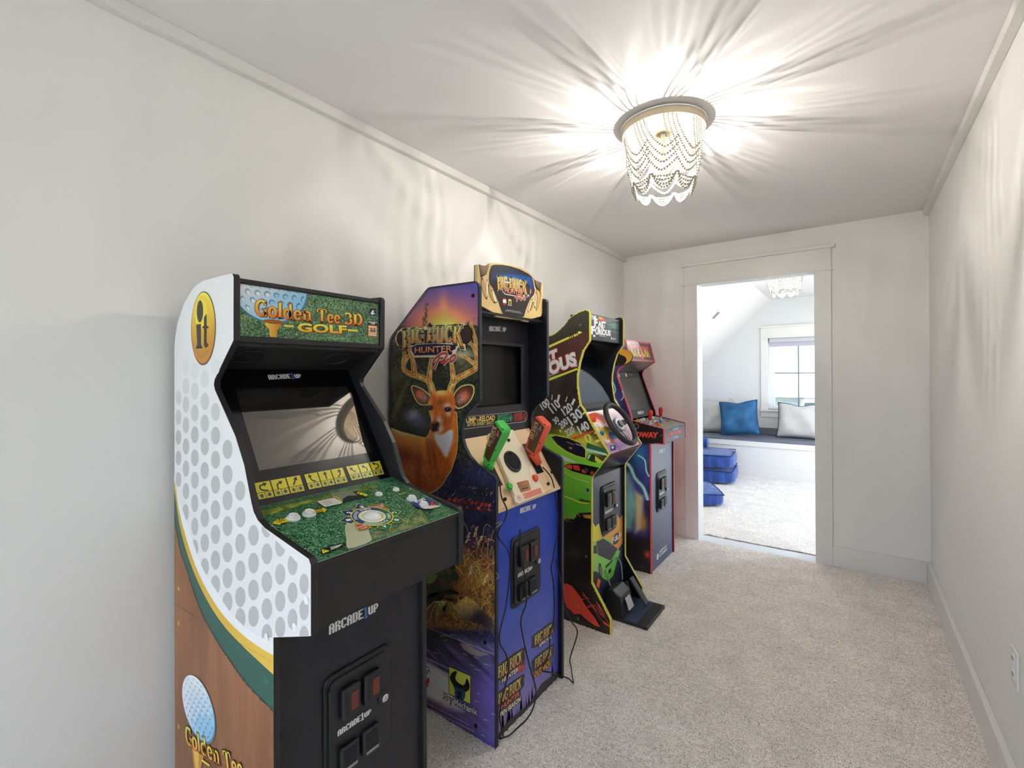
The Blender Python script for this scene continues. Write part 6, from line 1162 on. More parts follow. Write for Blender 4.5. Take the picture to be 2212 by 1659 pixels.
# steering wheel
wc = da.P(*da.px(*cD(1040, 520)), 0.0); wc = np.array([0.600, 2.478, 1.078]); wn = da.N
wh = MB(); n1_, n2_ = 48, 12; vs = []; Rw, rw = 0.124, 0.0155; wa = da.U; wb = da.V
for i in range(n1_):
    a = 2 * PI * i / n1_; d_ = math.cos(a) * wa + math.sin(a) * wb
    for j in range(n2_): b_ = 2 * PI * j / n2_; vs.append(wc + d_ * (Rw + rw * math.cos(b_)) + wn * rw * math.sin(b_))
wh.add(vs, [(i * n2_ + j, ((i + 1) % n1_) * n2_ + j, ((i + 1) % n1_) * n2_ + (j + 1) % n2_, i * n2_ + (j + 1) % n2_) for i in range(n1_) for j in range(n2_)])
wheel = wh.build('steering_wheel', mat('wheel_rubber', (38, 39, 42), 0.5, bump=0.3, bscale=900), race, smooth=True)
for a in (0.08, PI - 0.08, -PI / 2):
    d_ = math.cos(a) * wa + math.sin(a) * wb; t_ = -math.sin(a) * wa + math.cos(a) * wb; s_ = MB(); k0, k1 = wc + d_ * 0.03 - wn * 0.012, wc + d_ * (Rw - 0.008) - wn * 0.002
    s_.add([k0 + t_ * 0.02, k0 - t_ * 0.02, k1 - t_ * 0.013, k1 + t_ * 0.013, k0 + t_ * 0.02 - wn * 0.006, k0 - t_ * 0.02 - wn * 0.006, k1 - t_ * 0.013 - wn * 0.006, k1 + t_ * 0.013 - wn * 0.006], [(0, 1, 2, 3), (7, 6, 5, 4), (0, 4, 5, 1), (1, 5, 6, 2), (2, 6, 7, 3), (3, 7, 4, 0)]); s_.build('spoke', mat('spoke_grey', (70, 72, 78), 0.35, metal=0.6), wheel, 0.002, 1)
hub = MB().lathe([(0.042, -0.022), (0.042, -0.008), (0.036, -0.003)], wc, wn, 32).build('hub', mat('hub_silver', (168, 172, 178), 0.3, metal=0.8), wheel)
MB().lathe([(0.022, -0.003), (0.022, 0.001), (0.018, 0.003)], wc, wn, 24).build('hub_cap', M_BLK2, wheel)
MB().lathe([(0.028, -0.062), (0.028, -0.02)], wc, wn, 24).build('column', M_BLK2, race)
for s_ in (-1, 1):
    c0 = wc + wa * 0.06 * s_ - wn * 0.028 + wb * 0.01; q_ = MB(); u_, v_ = wa * 0.028, wb * 0.018; n_ = wn * 0.006
    q_.add([c0 + a * u_ + b * v_ + c * n_ for c in (-1, 1) for a, b in ((-1, -1), (1, -1), (1, 1), (-1, 1))], [(3, 2, 1, 0), (4, 5, 6, 7), (0, 1, 5, 4), (1, 2, 6, 5), (2, 3, 7, 6), (3, 0, 4, 7)]); q_.build('shift_paddle', M_BLK2, wheel, 0.002, 1)
slab((0.630, 0.934), (0.516, 0.790), ri0, ri1, 0.010).build('dash_underside', mat('gloss_black', (20, 22, 28), 0.15), race)
fb = MB().box((0.503, ri0, 0.06), (0.515, ri1, 0.800)).build('front_board', mat('front_navy', (50, 60, 88), 0.35), race)
fp = Plane((0.515, ri0, 0), (0, 1, 0), (0, 0, 1)); A = Art(fp, 0.0006); GAIN[0] = 1.6; fw = ri1 - ri0; A.clip = [(0.001, 0.06), (fw - 0.001, 0.06), (fw - 0.001, 0.798), (0.001, 0.798)]
A.pixels(cD(872, 1150), cD(1000, 1105), 0.030); A.build('maker_logo', fb); A = Art(fp, 0.0006); A.clip = [(0.001, 0.06), (fw - 0.001, 0.06), (fw - 0.001, 0.798), (0.001, 0.798)]
A.poly([cE(570, 240), cE(600, 300), cE(640, 260), cE(680, 420), cE(820, 320), cE(835, 140), cE(870, 210), cE(915, 150), cE(915, 470), cE(850, 560), cE(570, 470)], ((cE(600, 300), (206, 192, 50)), (cE(880, 500), (226, 128, 44))))
A.poly([cE(575, 800), cE(575, 480), cE(640, 440), cE(690, 420), cE(760, 450), cE(850, 560), cE(880, 570), cE(845, 680), cE(800, 850), cE(745, 910), cE(690, 880), cE(620, 800)], ((cE(600, 560), (132, 176, 84)), (cE(800, 850), (86, 176, 66)))); A.poly([cE(612, 470), cE(690, 432), cE(750, 470), cE(850, 545), cE(800, 640), cE(770, 680), cE(630, 615)], (34, 38, 54)); A.poly([cE(578, 520), cE(612, 500), cE(622, 600), cE(580, 600)], (34, 40, 44))
A.disc(cE(655, 790), 0.020, 0.046, (26, 28, 34), 24, 0.25); A.disc(cE(657, 792), 0.011, 0.030, (110, 116, 130), 20, 0.25); A.poly([cE(710, 740), cE(800, 660), cE(790, 690), cE(720, 765)], (28, 32, 36)); A.poly([cE(745, 790), cE(775, 760), cE(778, 800), cE(750, 830)], (28, 32, 34)); A.poly([cE(575, 800), cE(650, 900), cE(620, 980), cE(575, 900)], (40, 34, 40)); A.poly([cE(630, 880), cE(660, 900), cE(640, 990), cE(610, 960)], (214, 96, 50))
A.disc(cE(830, 435), 0.060, 0.034, (206, 110, 60), 32, 0.0); A.disc(cE(832, 432), 0.056, 0.031, (40, 34, 34), 32); A.text('F&F', cE(785, 490), cE(888, 418), 0.032, (232, 232, 232), 0.02, 0.15)
A.build('front_art', fb); GAIN[0] = INK_GAIN
coin_door(race, 0.5157, 2.395, 0.450)
# pedal unit on the carpet
ped = empty('pedal_unit', (0.64, 2.54, 0.0), 'black foot pedal board with brake and accelerator at the racing cabinet', 'foot pedals')
pb = MB().box((0.535, 2.400, 0.004), (0.775, 2.690, 0.022)).build('board', M_BLK, ped, 0.003, 2)
MB().box((0.58, 2.408, 0.0222), (0.715, 2.682, 0.0232)).build('tread', mat('tread_blue', (48, 66, 92), 0.45, noise=0.12, nscale=60, stretch=(1, 8, 1)), ped)
MB().prism([(0.535, 0.022), (0.535, 0.150), (0.580, 0.165), (0.625, 0.135), (0.640, 0.060), (0.640, 0.022)], 1, 2.405, 2.545).build('pedal_housing', M_BLK2, ped, 0.006, 2)
MB().prism([(0.630, 0.118), (0.637, 0.122), (0.664, 0.062), (0.657, 0.058)], 1, 2.440, 2.505).build('brake_pedal', M_CHROME, ped, 0.0015, 1)
MB().prism([(0.600, 0.172), (0.612, 0.176), (0.706, 0.046), (0.697, 0.038)], 1, 2.575, 2.625).build('accelerator', mat('pedal_black', (30, 34, 42), 0.4, bump=0.5, bscale=300), ped, 0.003, 1)
MB().prism([(0.56, 0.022), (0.56, 0.14), (0.60, 0.165), (0.606, 0.15), (0.63, 0.022)], 1, 2.55, 2.572).build('accelerator_bracket', M_BLK2, ped, 0.003, 1)
MB().tube([tuple(p) for p in spline([(0.52, 2.44, 0.25), (0.535, 2.445, 0.20), (0.55, 2.44, 0.165)], 6)], 0.004, 8).build('cord', mat('grey_cord', (150, 140, 130), 0.5), ped, smooth=True)
MB().tube([tuple(p) for p in spline([(0.518, 2.60, 0.27), (0.545, 2.60, 0.24), (0.56, 2.59, 0.15)], 6)], 0.004, 8).build('cord', mat('grey_cord', (150, 140, 130), 0.5), ped, smooth=True)
# ------------------------------------------------------------------ two player fighting cabinet
KY0, KY1 = 3.0971, 3.600
kprof = [(0.030, 0.0), (0.554, 0.0), (0.555, 0.884), (0.645, 0.885), (0.645, 0.982), (0.640, 0.990), (0.421, 1.036), (0.416, 1.070), (0.320, 1.330), (0.316, 1.350), (0.317, 1.368), (0.328, 1.389), (0.414, 1.447), (0.378, 1.590), (0.370, 1.600), (0.30, 1.602), (0.12, 1.60), (0.06, 1.57), (0.035, 1.52)]
fight = empty('arcade_cabinet', (0.30, 3.348, 0.0), 'two player fighting arcade cabinet with red edges and red ball joysticks', 'arcade cabinet', 'upright arcade cabinets along the left wall')
kl, kr = side_panels(fight, kprof, KY0, KY1, GT, mat('red_edge', (206, 66, 76), 0.4), 0.0015)
ki0, ki1 = KY0 + GT, KY1 - GT
MB().prism([(x - 0.004, z) for x, z in kprof], 1, ki1 - 0.0012, ki1 - 0.0002).build('lining', M_DARK, kr)
GAIN[0] = 1.9
kp = Plane((0, KY0, 0), (1, 0, 0), (0, 0, 1)); A = Art(kp, 0.0005); A.poly([W3(x, z) for x, z in kprof], (206, 66, 76)); kin = [(x - 0.004 if x > 0.25 else x + 0.002, z + (0.003 if z < 1 and x > 0.6 else 0)) for x, z in kprof]
def mkart(X, Y, u, v):
    n = fbm(u * 9, v * 7, 4)[:, None]; C = np.array((20, 18, 42.)) + (np.array((56, 54, 128.)) - np.array((20, 18, 42.))) * np.clip(n * 2.2 - 0.6, 0, 1)
    C = mixc(C, (70, 60, 150), blob(u, v, 0.30, 1.13, 0.06, 0.16) * 0.6); C = mixc(C, (150, 196, 196), blob(u, v, 0.35, 1.57, 0.03, 0.05) * 0.9); C = mixc(C, (120, 170, 190), blob(u, v, 0.27, 1.44, 0.03, 0.1) * 0.4)
    C = mixc(C, (40, 110, 176), blob(u, v, 0.47, 0.80, 0.06, 0.09) * 0.8); C = mixc(C, (126, 190, 196), soft(u, v, [(0.30, 0.70), (0.40, 0.66), (0.46, 0.45), (0.42, 0.28), (0.33, 0.25), (0.28, 0.45)], 0.05) * (0.5 + 0.6 * fbm(u * 16, v * 5, 3)[:, None])); C = mixc(C, (196, 178, 150), soft(u, v, [(0.44, 0.55), (0.50, 0.52), (0.49, 0.30), (0.44, 0.26)], 0.03) * 0.85)
    C = mixc(C, (176, 120, 56), blob(u, v, 0.50, 0.34, 0.025, 0.06) * 0.8); C = mixc(C, (24, 20, 26), np.clip((0.26 - v) / 0.05, 0, 1)[:, None] * 0.9); C = mixc(C, (196, 66, 34), blob(u, v, 0.525, 0.13, 0.02, 0.025) * 0.9); C = mixc(C, (110, 60, 40), blob(u, v, 0.36, 0.80, 0.03, 0.05) * 0.8)
    return mixc(C, (18, 16, 30), np.clip((v - 0.875) / 0.01, 0, 1)[:, None] * np.clip((u - 0.39) / 0.02, 0, 1)[:, None] * np.clip((1.05 - v) / 0.01, 0, 1)[:, None])
A.grid(0.031, 0.001, 0.642, 1.601, 0.006, mkart, kin)
def bolt(pts, w0, col=(176, 226, 226)):
    A.line([W3(*p) for p in pts], w0 * 2.4, (70, 140, 160), 3); A.line([W3(*p) for p in pts], w0, col, 3)
bolt([(0.27, 1.32), (0.30, 1.25), (0.285, 1.20), (0.315, 1.15), (0.30, 1.10), (0.33, 1.04)], 0.006); bolt([(0.30, 0.78), (0.40, 0.72), (0.44, 0.64), (0.50, 0.58), (0.53, 0.50)], 0.012); bolt([(0.46, 0.80), (0.51, 0.77), (0.52, 0.70), (0.54, 0.66)], 0.006); bolt([(0.35, 1.24), (0.36, 1.20), (0.34, 1.17)], 0.004)
A.disc(cF(1125, 805), 0.095, 0.060, (30, 20, 26), 36); A.disc(cF(1130, 800), 0.088, 0.055, ((cF(1130, 740), (226, 120, 50)), (cF(1130, 860), (236, 150, 60))), 36); A.disc(cF(1085, 850), 0.070, 0.040, (26, 20, 32), 30)
A.poly([cF(1100, 740), cF(1125, 770), cF(1120, 800), cF(1145, 790), cF(1150, 825), cF(1165, 835), cF(1150, 850), cF(1128, 830), cF(1110, 840), cF(1108, 800)], (34, 22, 24), 2); A.line([cF(1165, 835), cF(1180, 830), cF(1185, 845)], 0.005, (34, 22, 24), 3)
A.text('MIDWAY', cD(1255, 622), cD(1672, 632), 0.034, (206, 56, 46), 0.06, 0.12); A.disc(cD(1360, 468), 0.018, 0.018, (120, 122, 128), 24); A.disc(cD(1360, 468), 0.014, 0.014, (20, 20, 26), 24)
for q in (cF(1100, 915), cD(1500, 925), cD(1715, 600), cE(1125, 745)): A.disc(q, 0.009, 0.009, (50, 50, 60), 14); A.h -= A.dh
A.build('side_art', kl)
MB().box((0.035, ki0, 0.005), (0.047, ki1, 1.52)).build('back_board', M_BLK, fight)
mq = slab((0.408, 1.449), (0.370, 1.598), ki0, ki1, -0.012).build('marquee', mat('red_edge', (206, 66, 76), 0.4), fight)
pm = Plane((0.408, ki0, 1.449), (0, 1, 0), (-0.038, 0, 0.149)); A = Art(pm, 0.0006); mW = ki1 - ki0; A.poly([W3(0.012, 0.014), W3(mW - 0.012, 0.014), W3(mW - 0.012, 0.140), W3(0.012, 0.140)], (30, 26, 40))
for tx, a_, b_ in (('MORTAL', 0.05, mW * 0.47), ('KOMBAT', mW * 0.53, mW - 0.05)):
    A.text(tx, W3(a_, 0.035), W3(b_, 0.035), 0.085, (150, 30, 26), 0.05); A.text(tx, W3(a_, 0.038), W3(b_, 0.038), 0.080, ((236, 196, 50), (190, 50, 30)), 0.02)
for k in range(7): A.poly([W3(mW * 0.47 + 0.004 * k, 0.025), W3(mW * 0.47 + 0.004 * k + 0.004, 0.025), W3(mW * 0.5 + 0.003 * (k - 3), 0.135 - 0.01 * abs(k - 3))], (190, 40 + 6 * k, 40)); A.h -= A.dh
A.up(); A.text('MIDWAY', W3(0.02, 0.122), W3(0.075, 0.122), 0.012, (206, 200, 196), 0.04); A.disc(W3(mW * 0.5, 0.022), 0.02, 0.006, (190, 40, 40), 16); A.build('title_art', mq)
slab((0.410, 1.447), (0.300, 1.375), ki0, ki1, 0.010).build('speaker_board', mat('soffit_grey', (96, 90, 84), 0.3, metal=0.4), fight)
slab((0.400, 1.040), (0.285, 1.385), ki0, ki1, -0.010).build('screen_bezel', M_DARK, fight)
ks = Plane((0.400, ki0, 1.040), (0, 1, 0), (-0.115, 0, 0.345)); MB().quad(*[ks.P(a, b, 0.001) for a, b in ((0.02, 0.06), (0.42, 0.06), (0.42, 0.30), (0.02, 0.30))]).build('screen', mat('grey_screen', (72, 70, 68), 0.2, metal=0.6), fight, recalc=False)
A = Art(ks, 0.0014); A.poly([W3(0.03, 0.305), W3(0.20, 0.305), W3(0.20, 0.345), W3(0.03, 0.345)], (40, 40, 46)); A.disc(W3(0.045, 0.325), 0.014, 0.014, (206, 196, 180), 16); A.disc(W3(0.185, 0.325), 0.014, 0.014, (206, 196, 180), 16); A.text('FIGHT', W3(0.24, 0.322), W3(0.30, 0.322), 0.010, (190, 60, 60), 0.03); A.pixels(W3(0.17, 0.022), W3(0.29, 0.022), 0.022); A.build('bezel_art', fight)
V0, V1 = (0.418, 1.030), (0.640, 0.985)
kd = slab(V1, V0, ki0 - 0.0005, ki1 + 0.0005, -0.012).build('control_deck', mat('deck_grey', (150, 148, 148), 0.4), fight); MB().box((0.630, ki0, 0.890), (0.642, ki1, 0.980)).build('deck_front', M_BLK, fight); MB().box((0.545, ki0, 0.886), (0.64, ki1, 0.894)).build('deck_underside', M_BLK, fight)
kpn = Plane((V1[0], ki0, V1[1]), (0, 1, 0), (V0[0] - V1[0], 0, V0[1] - V1[1])); kw, kh = ki1 - ki0, math.hypot(V0[0] - V1[0], V0[1] - V1[1])
BC = {'y': mat('yellow_button', (222, 190, 40), 0.3), 'w': M_WHITEP, 'b': mat('blue_button', (30, 90, 180), 0.3), 'r': mat('red_button', (206, 50, 40), 0.3), 'k': M_BLK2, 'o': mat('orange_button', (214, 96, 50), 0.3)}
for q, c_ in ((cD(1375, 392), 'y'), (cD(1425, 385), 'w'), (cD(1475, 370), 'k'), (cD(1590, 352), 'w'), (cD(1650, 430), 'o'), (cD(1705, 415), 'b'), (cD(1672, 460), 'r'), (cD(1715, 462), 'y'), (cD(1625, 408), 'w'), (cD(1760, 360), 'b'), (cD(1800, 396), 'o'), (cD(1848, 382), 'b'), (cD(1868, 422), 'y'), (cD(1330, 340), 'w')):
    u, v = kpn.px(*q); button(fight, 'push_button', kpn.P(min(max(u, 0.02), kw - 0.02), min(max(v, 0.016), kh - 0.016), 0.0), kpn.N, 0.0135, BC[c_], 0.012)
for q in (cD(1552, 435), cD(1705, 380)):
    u, v = kpn.px(*q); b0 = kpn.P(u, min(max(v, 0.03), kh - 0.03), 0.0); n_ = np.array([0.05, 0, 1.0]); n_ /= np.linalg.norm(n_)
    j = MB().lathe([(0.017, 0), (0.015, 0.003), (0.006, 0.005), (0.005, 0.03)], b0, n_, 20).build('joystick', M_CHROME, fight, smooth=False)
    MB().lathe([(0.008, 0.024), (0.012, 0.034), (0.0155, 0.060), (0.0175, 0.074), (0.0165, 0.086), (0.010, 0.095), (0.003, 0.097)], b0, n_, 24).build('bat_top', mat('joystick_red', (206, 40, 44), 0.3), j, smooth=True)
A = Art(Plane((0.642, ki0, 0), (0, 1, 0), (0, 0, 1)), 0.0005); A.poly([W3(0.002, 0.892), W3(kw - 0.002, 0.892), W3(kw - 0.002, 0.978), W3(0.002, 0.978)], (26, 26, 36))
A.disc(W3(0.10, 0.934), 0.048, 0.036, (150, 40, 40), 28); A.disc(W3(0.10, 0.934), 0.042, 0.031, (30, 26, 36), 28); A.disc(W3(kw - 0.10, 0.940), 0.048, 0.036, (150, 40, 40), 28); A.disc(W3(kw - 0.10, 0.940), 0.042, 0.031, (30, 26, 36), 28); A.text('MORTAL KOMBAT', W3(0.09, 0.928), W3(kw - 0.09, 0.928), 0.024, (200, 56, 50), 0.05); A.text('WORLD', W3(kw / 2 - 0.07, 0.958), W3(kw / 2 + 0.07, 0.958), 0.016, (120, 170, 206), 0.03, 0.3); A.text('1992', W3(kw / 2 - 0.06, 0.898), W3(kw / 2 + 0.06, 0.898), 0.020, (90, 150, 170), 0.03); A.build('front_title', fight)
fb = MB().box((0.533, ki0, 0.004), (0.545, ki1, 0.888)).build('front_board', mat('front_steel', (76, 90, 126), 0.28, noise=0.12, nscale=20, stretch=(1, 1, 6)), fight)
A = Art(Plane((0.545, ki0, 0), (0, 1, 0), (0, 0, 1)), 0.0005); A.pixels(W3(0.17, 0.79), W3(0.30, 0.79), 0.026); A.build('maker_logo', fb); A = Art(Plane((0.545, ki0, 0), (0, 1, 0), (0, 0, 1)), 0.0005); A.disc(W3(0.13, 0.075), 0.022, 0.022, (200, 204, 210), 20); A.text('MIDWAY', W3(0.17, 0.085), W3(0.33, 0.085), 0.018, (200, 204, 210), 0.03); A.text('GAMES', W3(0.17, 0.06), W3(0.33, 0.06), 0.018, (200, 204, 210), 0.03); A.build('front_art', fb)
coin_door(fight, 0.5457, 3.222, 0.385); GAIN[0] = INK_GAIN
# ------------------------------------------------------------------ the room beyond the doorway
seat = empty('window_seat', (0.9, 7.16, 0.0), 'white built in window seat with a dark grey top under the window', 'window seat')
SX0, SX1 = FX0, 2.9; M_SEATTOP = mat('seat_grey', (104, 108, 120), 0.35)
MB().box((SX0, FSEAT - 0.018, 0.465), (SX1, FY, 0.492)).build('top', M_SEATTOP, seat, 0.004, 2)
MB().box((SX0, FY - 0.018, 0.492), (SX1, FY - 0.0005, 0.586)).build('backsplash', mat('seat_back_grey', (112, 112, 122), 0.4), seat, 0.002, 1)
MB().box((SX0, FSEAT, 0.0), (SX1, FY - 0.02, 0.465)).build('carcass', M_TRIM, seat)
MB().box((SX0, FSEAT - 0.014, 0.396), (SX1, FSEAT, 0.465)).build('apron', M_TRIM, seat, 0.0015, 1)
MB().box((SX0, FSEAT - 0.014, 0.0), (SX1, FSEAT, 0.146)).build('plinth', M_TRIM, seat, 0.0015, 1)
def cushion(name, label, size, thick, loc, lean, yaw, roll, m, piping=None, group=None, seed=1, notch=0.0):
    """a stuffed square cushion leaning back; loc is the middle of its lower edge"""
    rg = np.random.default_rng(seed); w, h = size; n = 22; vs = []; fs = []; ph = rg.uniform(0, 6, 4)
    for s in (1, -1):
        for j in range(n + 1):
            for i in range(n + 1):
                u, v = 2 * i / n - 1, 2 * j / n - 1; pu, pv = 1 - 0.055 * (1 - v * v) ** 1.5, 1 - 0.055 * (1 - u * u) ** 1.5
                x, z = u * w / 2 * (1 - 0.07 * (1 - v * v)), v * h / 2 * (1 - 0.07 * (1 - u * u))
                if v > 0: z -= notch * h * math.exp(-(u / 0.35) ** 2) * v
                d = thick / 2 * ((1 - u ** 4) * (1 - v ** 4)) ** 0.55 * (1 + 0.10 * math.sin(5 * u + ph[0] + 3 * v) + 0.08 * math.sin(7 * v + ph[1] - 4 * u)) + 0.003
                vs.append((x, -s * d, z + h / 2))
    N = (n + 1) ** 2
    for k in range(2):
        for j in range(n):
            for i in range(n):
                a = k * N + j * (n + 1) + i; f = (a, a + 1, a + n + 2, a + n + 1); fs.append(f if k == 0 else f[::-1])
    rim = [i for i in range(n + 1)] + [(j + 1) * (n + 1) - 1 for j in range(1, n + 1)] + [N - 1 - i for i in range(1, n + 1)] + [(n - j) * (n + 1) for j in range(1, n)]
    for a, b in zip(rim, rim[1:] + rim[:1]): fs.append((b, a, N + a, N + b))
    Mx = Matrix.Translation(loc) @ Matrix.Rotation(yaw, 4, 'Z') @ Matrix.Rotation(lean, 4, 'X') @ Matrix.Rotation(roll, 4, 'Y')
    P = [Mx @ Vector(p) for p in vs]; t = empty(name, loc, label, 'cushion', group)
    b = MB(); b.add(P, fs); b.build('cover', m, t, smooth=True)
    if piping: MB().tube([P[a] for a in rim] + [P[rim[0]]], 0.006, 8).build('piping', piping, t, smooth=True)
    return t, Mx
M_LINEN = mat('grey_linen', (206, 202, 196), 0.9, noise=0.06, nscale=60, bump=0.4, bscale=700)
M_LINEN2 = mat('pale_piping', (196, 194, 192), 0.8); M_NAVYP = mat('navy_piping', (52, 62, 78), 0.8)
M_VELV = mat('blue_velvet', (38, 96, 140), 0.75, noise=0.42, nscale=7, bump=0.3, bscale=500)
gc = 'cushions on the window seat'
cushion('throw_cushion', 'grey linen cushion leaning behind the blue cushion at the seat end', (0.50, 0.47), 0.17, (0.02, 7.30, 0.494), -0.18, 0.05, 0.0, M_LINEN, M_LINEN2, gc, 2)
cushion('throw_cushion', 'mottled blue velvet cushion tilted on the window seat', (0.49, 0.49), 0.16, (0.395, 7.10, 0.502), -0.30, 0.04, -0.10, M_VELV, mat('blue_piping', (30, 66, 96), 0.8), gc, 3, 0.05)
cushion('throw_cushion', 'grey linen cushion with dark piping below the window', (0.52, 0.47), 0.17, (1.08, 7.22, 0.494), -0.22, -0.03, 0.02, M_LINEN, M_NAVYP, gc, 4, 0.06)
MB().tube([tuple(p) for p in spline([(0.20, 7.36, 0.955), (0.21, 7.36, 0.985), (0.235, 7.36, 0.985), (0.24, 7.36, 0.955)], 5)], 0.005, 8).build('hanging_loop', M_LINEN2, bpy.data.objects['throw_cushion'], smooth=True)
def blue_stripe():
    m = bpy.data.materials.new('indigo_velvet_rib'); m.use_nodes = True; nt = m.node_tree; b = nt.nodes['Principled BSDF']; b.inputs['Roughness'].default_value = 0.7; b.inputs['Sheen Weight'].default_value = 0.4
    tc = nt.nodes.new('ShaderNodeTexCoord'); mp = nt.nodes.new('ShaderNodeMapping'); mp.inputs['Scale'].default_value = (26, 26, 3.0); nt.links.new(tc.outputs['Object'], mp.inputs[0])
    n = nt.nodes.new('ShaderNodeTexNoise'); n.inputs['Scale'].default_value = 1.0; n.inputs['Detail'].default_value = 5; nt.links.new(mp.outputs[0], n.inputs['Vector'])
    r = nt.nodes.new('ShaderNodeValToRGB'); r.color_ramp.elements[0].position = 0.3; r.color_ramp.elements[0].color = lin((10, 38, 104)) + [1]; r.color_ramp.elements[1].position = 0.72; r.color_ramp.elements[1].color = lin((66, 140, 214)) + [1]; k = r.color_ramp.elements.new(0.52); k.color = lin((18, 72, 160)) + [1]
    nt.links.new(n.outputs[0], r.inputs[0]); nt.links.new(r.outputs[0], b.inputs['Base Color'])
    w = nt.nodes.new('ShaderNodeTexWave'); w.inputs['Scale'].default_value = 34; w.bands_direction = 'DIAGONAL'; nt.links.new(tc.outputs['Object'], w.inputs['Vector']); bp = nt.nodes.new('ShaderNodeBump'); bp.inputs['Strength'].default_value = 0.5; bp.inputs['Distance'].default_value = 0.006; nt.links.new(w.outputs[1], bp.inputs['Height']); nt.links.new(bp.outputs[0], b.inputs['Normal']); return m
M_RIB = blue_stripe()
def floor_cushion(label, x0, x1, y0, y1, z0, z1, ang=0.0, seed=1):
    """a thick boxed floor cushion with swollen faces"""
    n, m_ = 20, 8; vs = []; fs = []; cx, cy, hx, hy, hz = (x0 + x1) / 2, (y0 + y1) / 2, (x1 - x0) / 2, (y1 - y0) / 2, (z1 - z0) / 2; rg = np.random.default_rng(seed); ph = rg.uniform(0, 6, 3)
    bm = bmesh.new(); bmesh.ops.create_cube(bm, size=2.0); bmesh.ops.subdivide_edges(bm, edges=bm.edges[:], cuts=11, use_grid_fill=True)
    for v in bm.verts:
        x, y, z = v.co; r4 = (abs(x) ** 7 + abs(y) ** 7 + abs(z) ** 7) ** (1 / 7); x, y, z = x / r4, y / r4, z / r4
        zz = z * (0.93 + 0.09 * (1 - x * x) * (1 - y * y)); sx = 1 + 0.035 * (1 - z * z) * (1 - y * y); sy = 1 + 0.035 * (1 - z * z) * (1 - x * x)
        X, Y = x * hx * sx, y * hy * sy; Z = zz * hz + 0.006 * math.sin(9 * x + ph[0]) * math.sin(8 * y + ph[1]) * max(0, z); ca_, sa_ = math.cos(ang), math.sin(ang); v.co = (cx + X * ca_ - Y * sa_, cy + X * sa_ + Y * ca_, (z0 + z1) / 2 + Z)
    me = bpy.data.meshes.new('cover'); bm.to_mesh(me); bm.free(); t = empty('floor_cushion', (cx, cy, z0), label, 'floor cushion', 'indigo floor cushions')
    link('cover', me, M_RIB, t, True)
    rim = [(cx + (a * hx * 0.965) * math.cos(ang) - (b * hy * 0.965) * math.sin(ang), cy + (a * hx * 0.965) * math.sin(ang) + (b * hy * 0.965) * math.cos(ang), z1 - 0.018) for a, b in ((-1, -0.9), (-0.9, -1), (0, -1.02), (0.9, -1), (1, -0.9), (1.02, 0), (1, 0.9), (0.9, 1), (0, 1.02), (-0.9, 1), (-1, 0.9), (-1.02, 0))]
    MB().tube([tuple(p) for p in spline(rim, 5, True)] + [rim[0]], 0.006, 8).build('welt', mat('indigo_welt', (16, 48, 104), 0.7), t, smooth=True); return t
floor_cushion('indigo ribbed floor cushion lying flat, lower of the stack by the seat', -0.55, 0.47, 6.02, 6.69, 0.006, 0.190, 0.10, 1)
floor_cushion('indigo ribbed floor cushion on top of another by the seat', -0.56, 0.455, 6.03, 6.68, 0.184, 0.372, 0.10, 2)
floor_cushion('indigo ribbed floor cushion lying just inside the doorway', -0.30, 0.53, 4.84, 5.45, 0.006, 0.150, 0.45, 3)
bo = empty('bolster_cushion', (-0.20, 6.45, 0.37), 'indigo bolster lying on the stacked floor cushions', 'bolster')
MB().lathe([(0.03, -0.31), (0.062, -0.305), (0.07, -0.28), (0.072, 0.0), (0.07, 0.28), (0.062, 0.305), (0.03, 0.31)], (-0.19, 6.45, 0.452), (1, 0.05, 0), 28).build('cover', M_RIB, bo, smooth=True)
MB().tube([(-0.19 + 0.30 * 1.0, 6.45 + 0.015 + 0.066 * math.cos(a * PI / 8), 0.452 + 0.066 * math.sin(a * PI / 8)) for a in range(17)], 0.004, 6).build('welt', mat('indigo_welt', (16, 48, 104), 0.7), bo)
# air vent in the sloping ceiling
sn = np.array([sl, 0, -1.0]); sn /= np.linalg.norm(sn); su = np.array([1.0, 0, sl]); su /= np.linalg.norm(su); vc = np.array([0.366, 5.815, 2.400 - (0.717 - 0.366) * sl])
vt = empty('air_vent', tuple(vc), 'small white slotted air vent in the sloping ceiling', 'air vent')
def vbox(c, a, b, t0, t1):
    m_ = MB(); yv = np.array([0, 1.0, 0]); m_.add([c + su * a * i + yv * b * j + sn * k for k in (t0, t1) for i, j in ((-1, -1), (1, -1), (1, 1), (-1, 1))], [(3, 2, 1, 0), (4, 5, 6, 7), (0, 1, 5, 4), (1, 2, 6, 5), (2, 3, 7, 6), (3, 0, 4, 7)]); return m_
vbox(vc, 0.084, 0.118, 0.0, 0.006).build('plate', M_TRIM, vt, 0.002, 1)
for k in range(7): vbox(vc + su * (-0.042 + 0.014 * k), 0.0045, 0.055, 0.0058, 0.0066).build('slot', mat('vent_dark', (36, 36, 40), 0.6), vt)
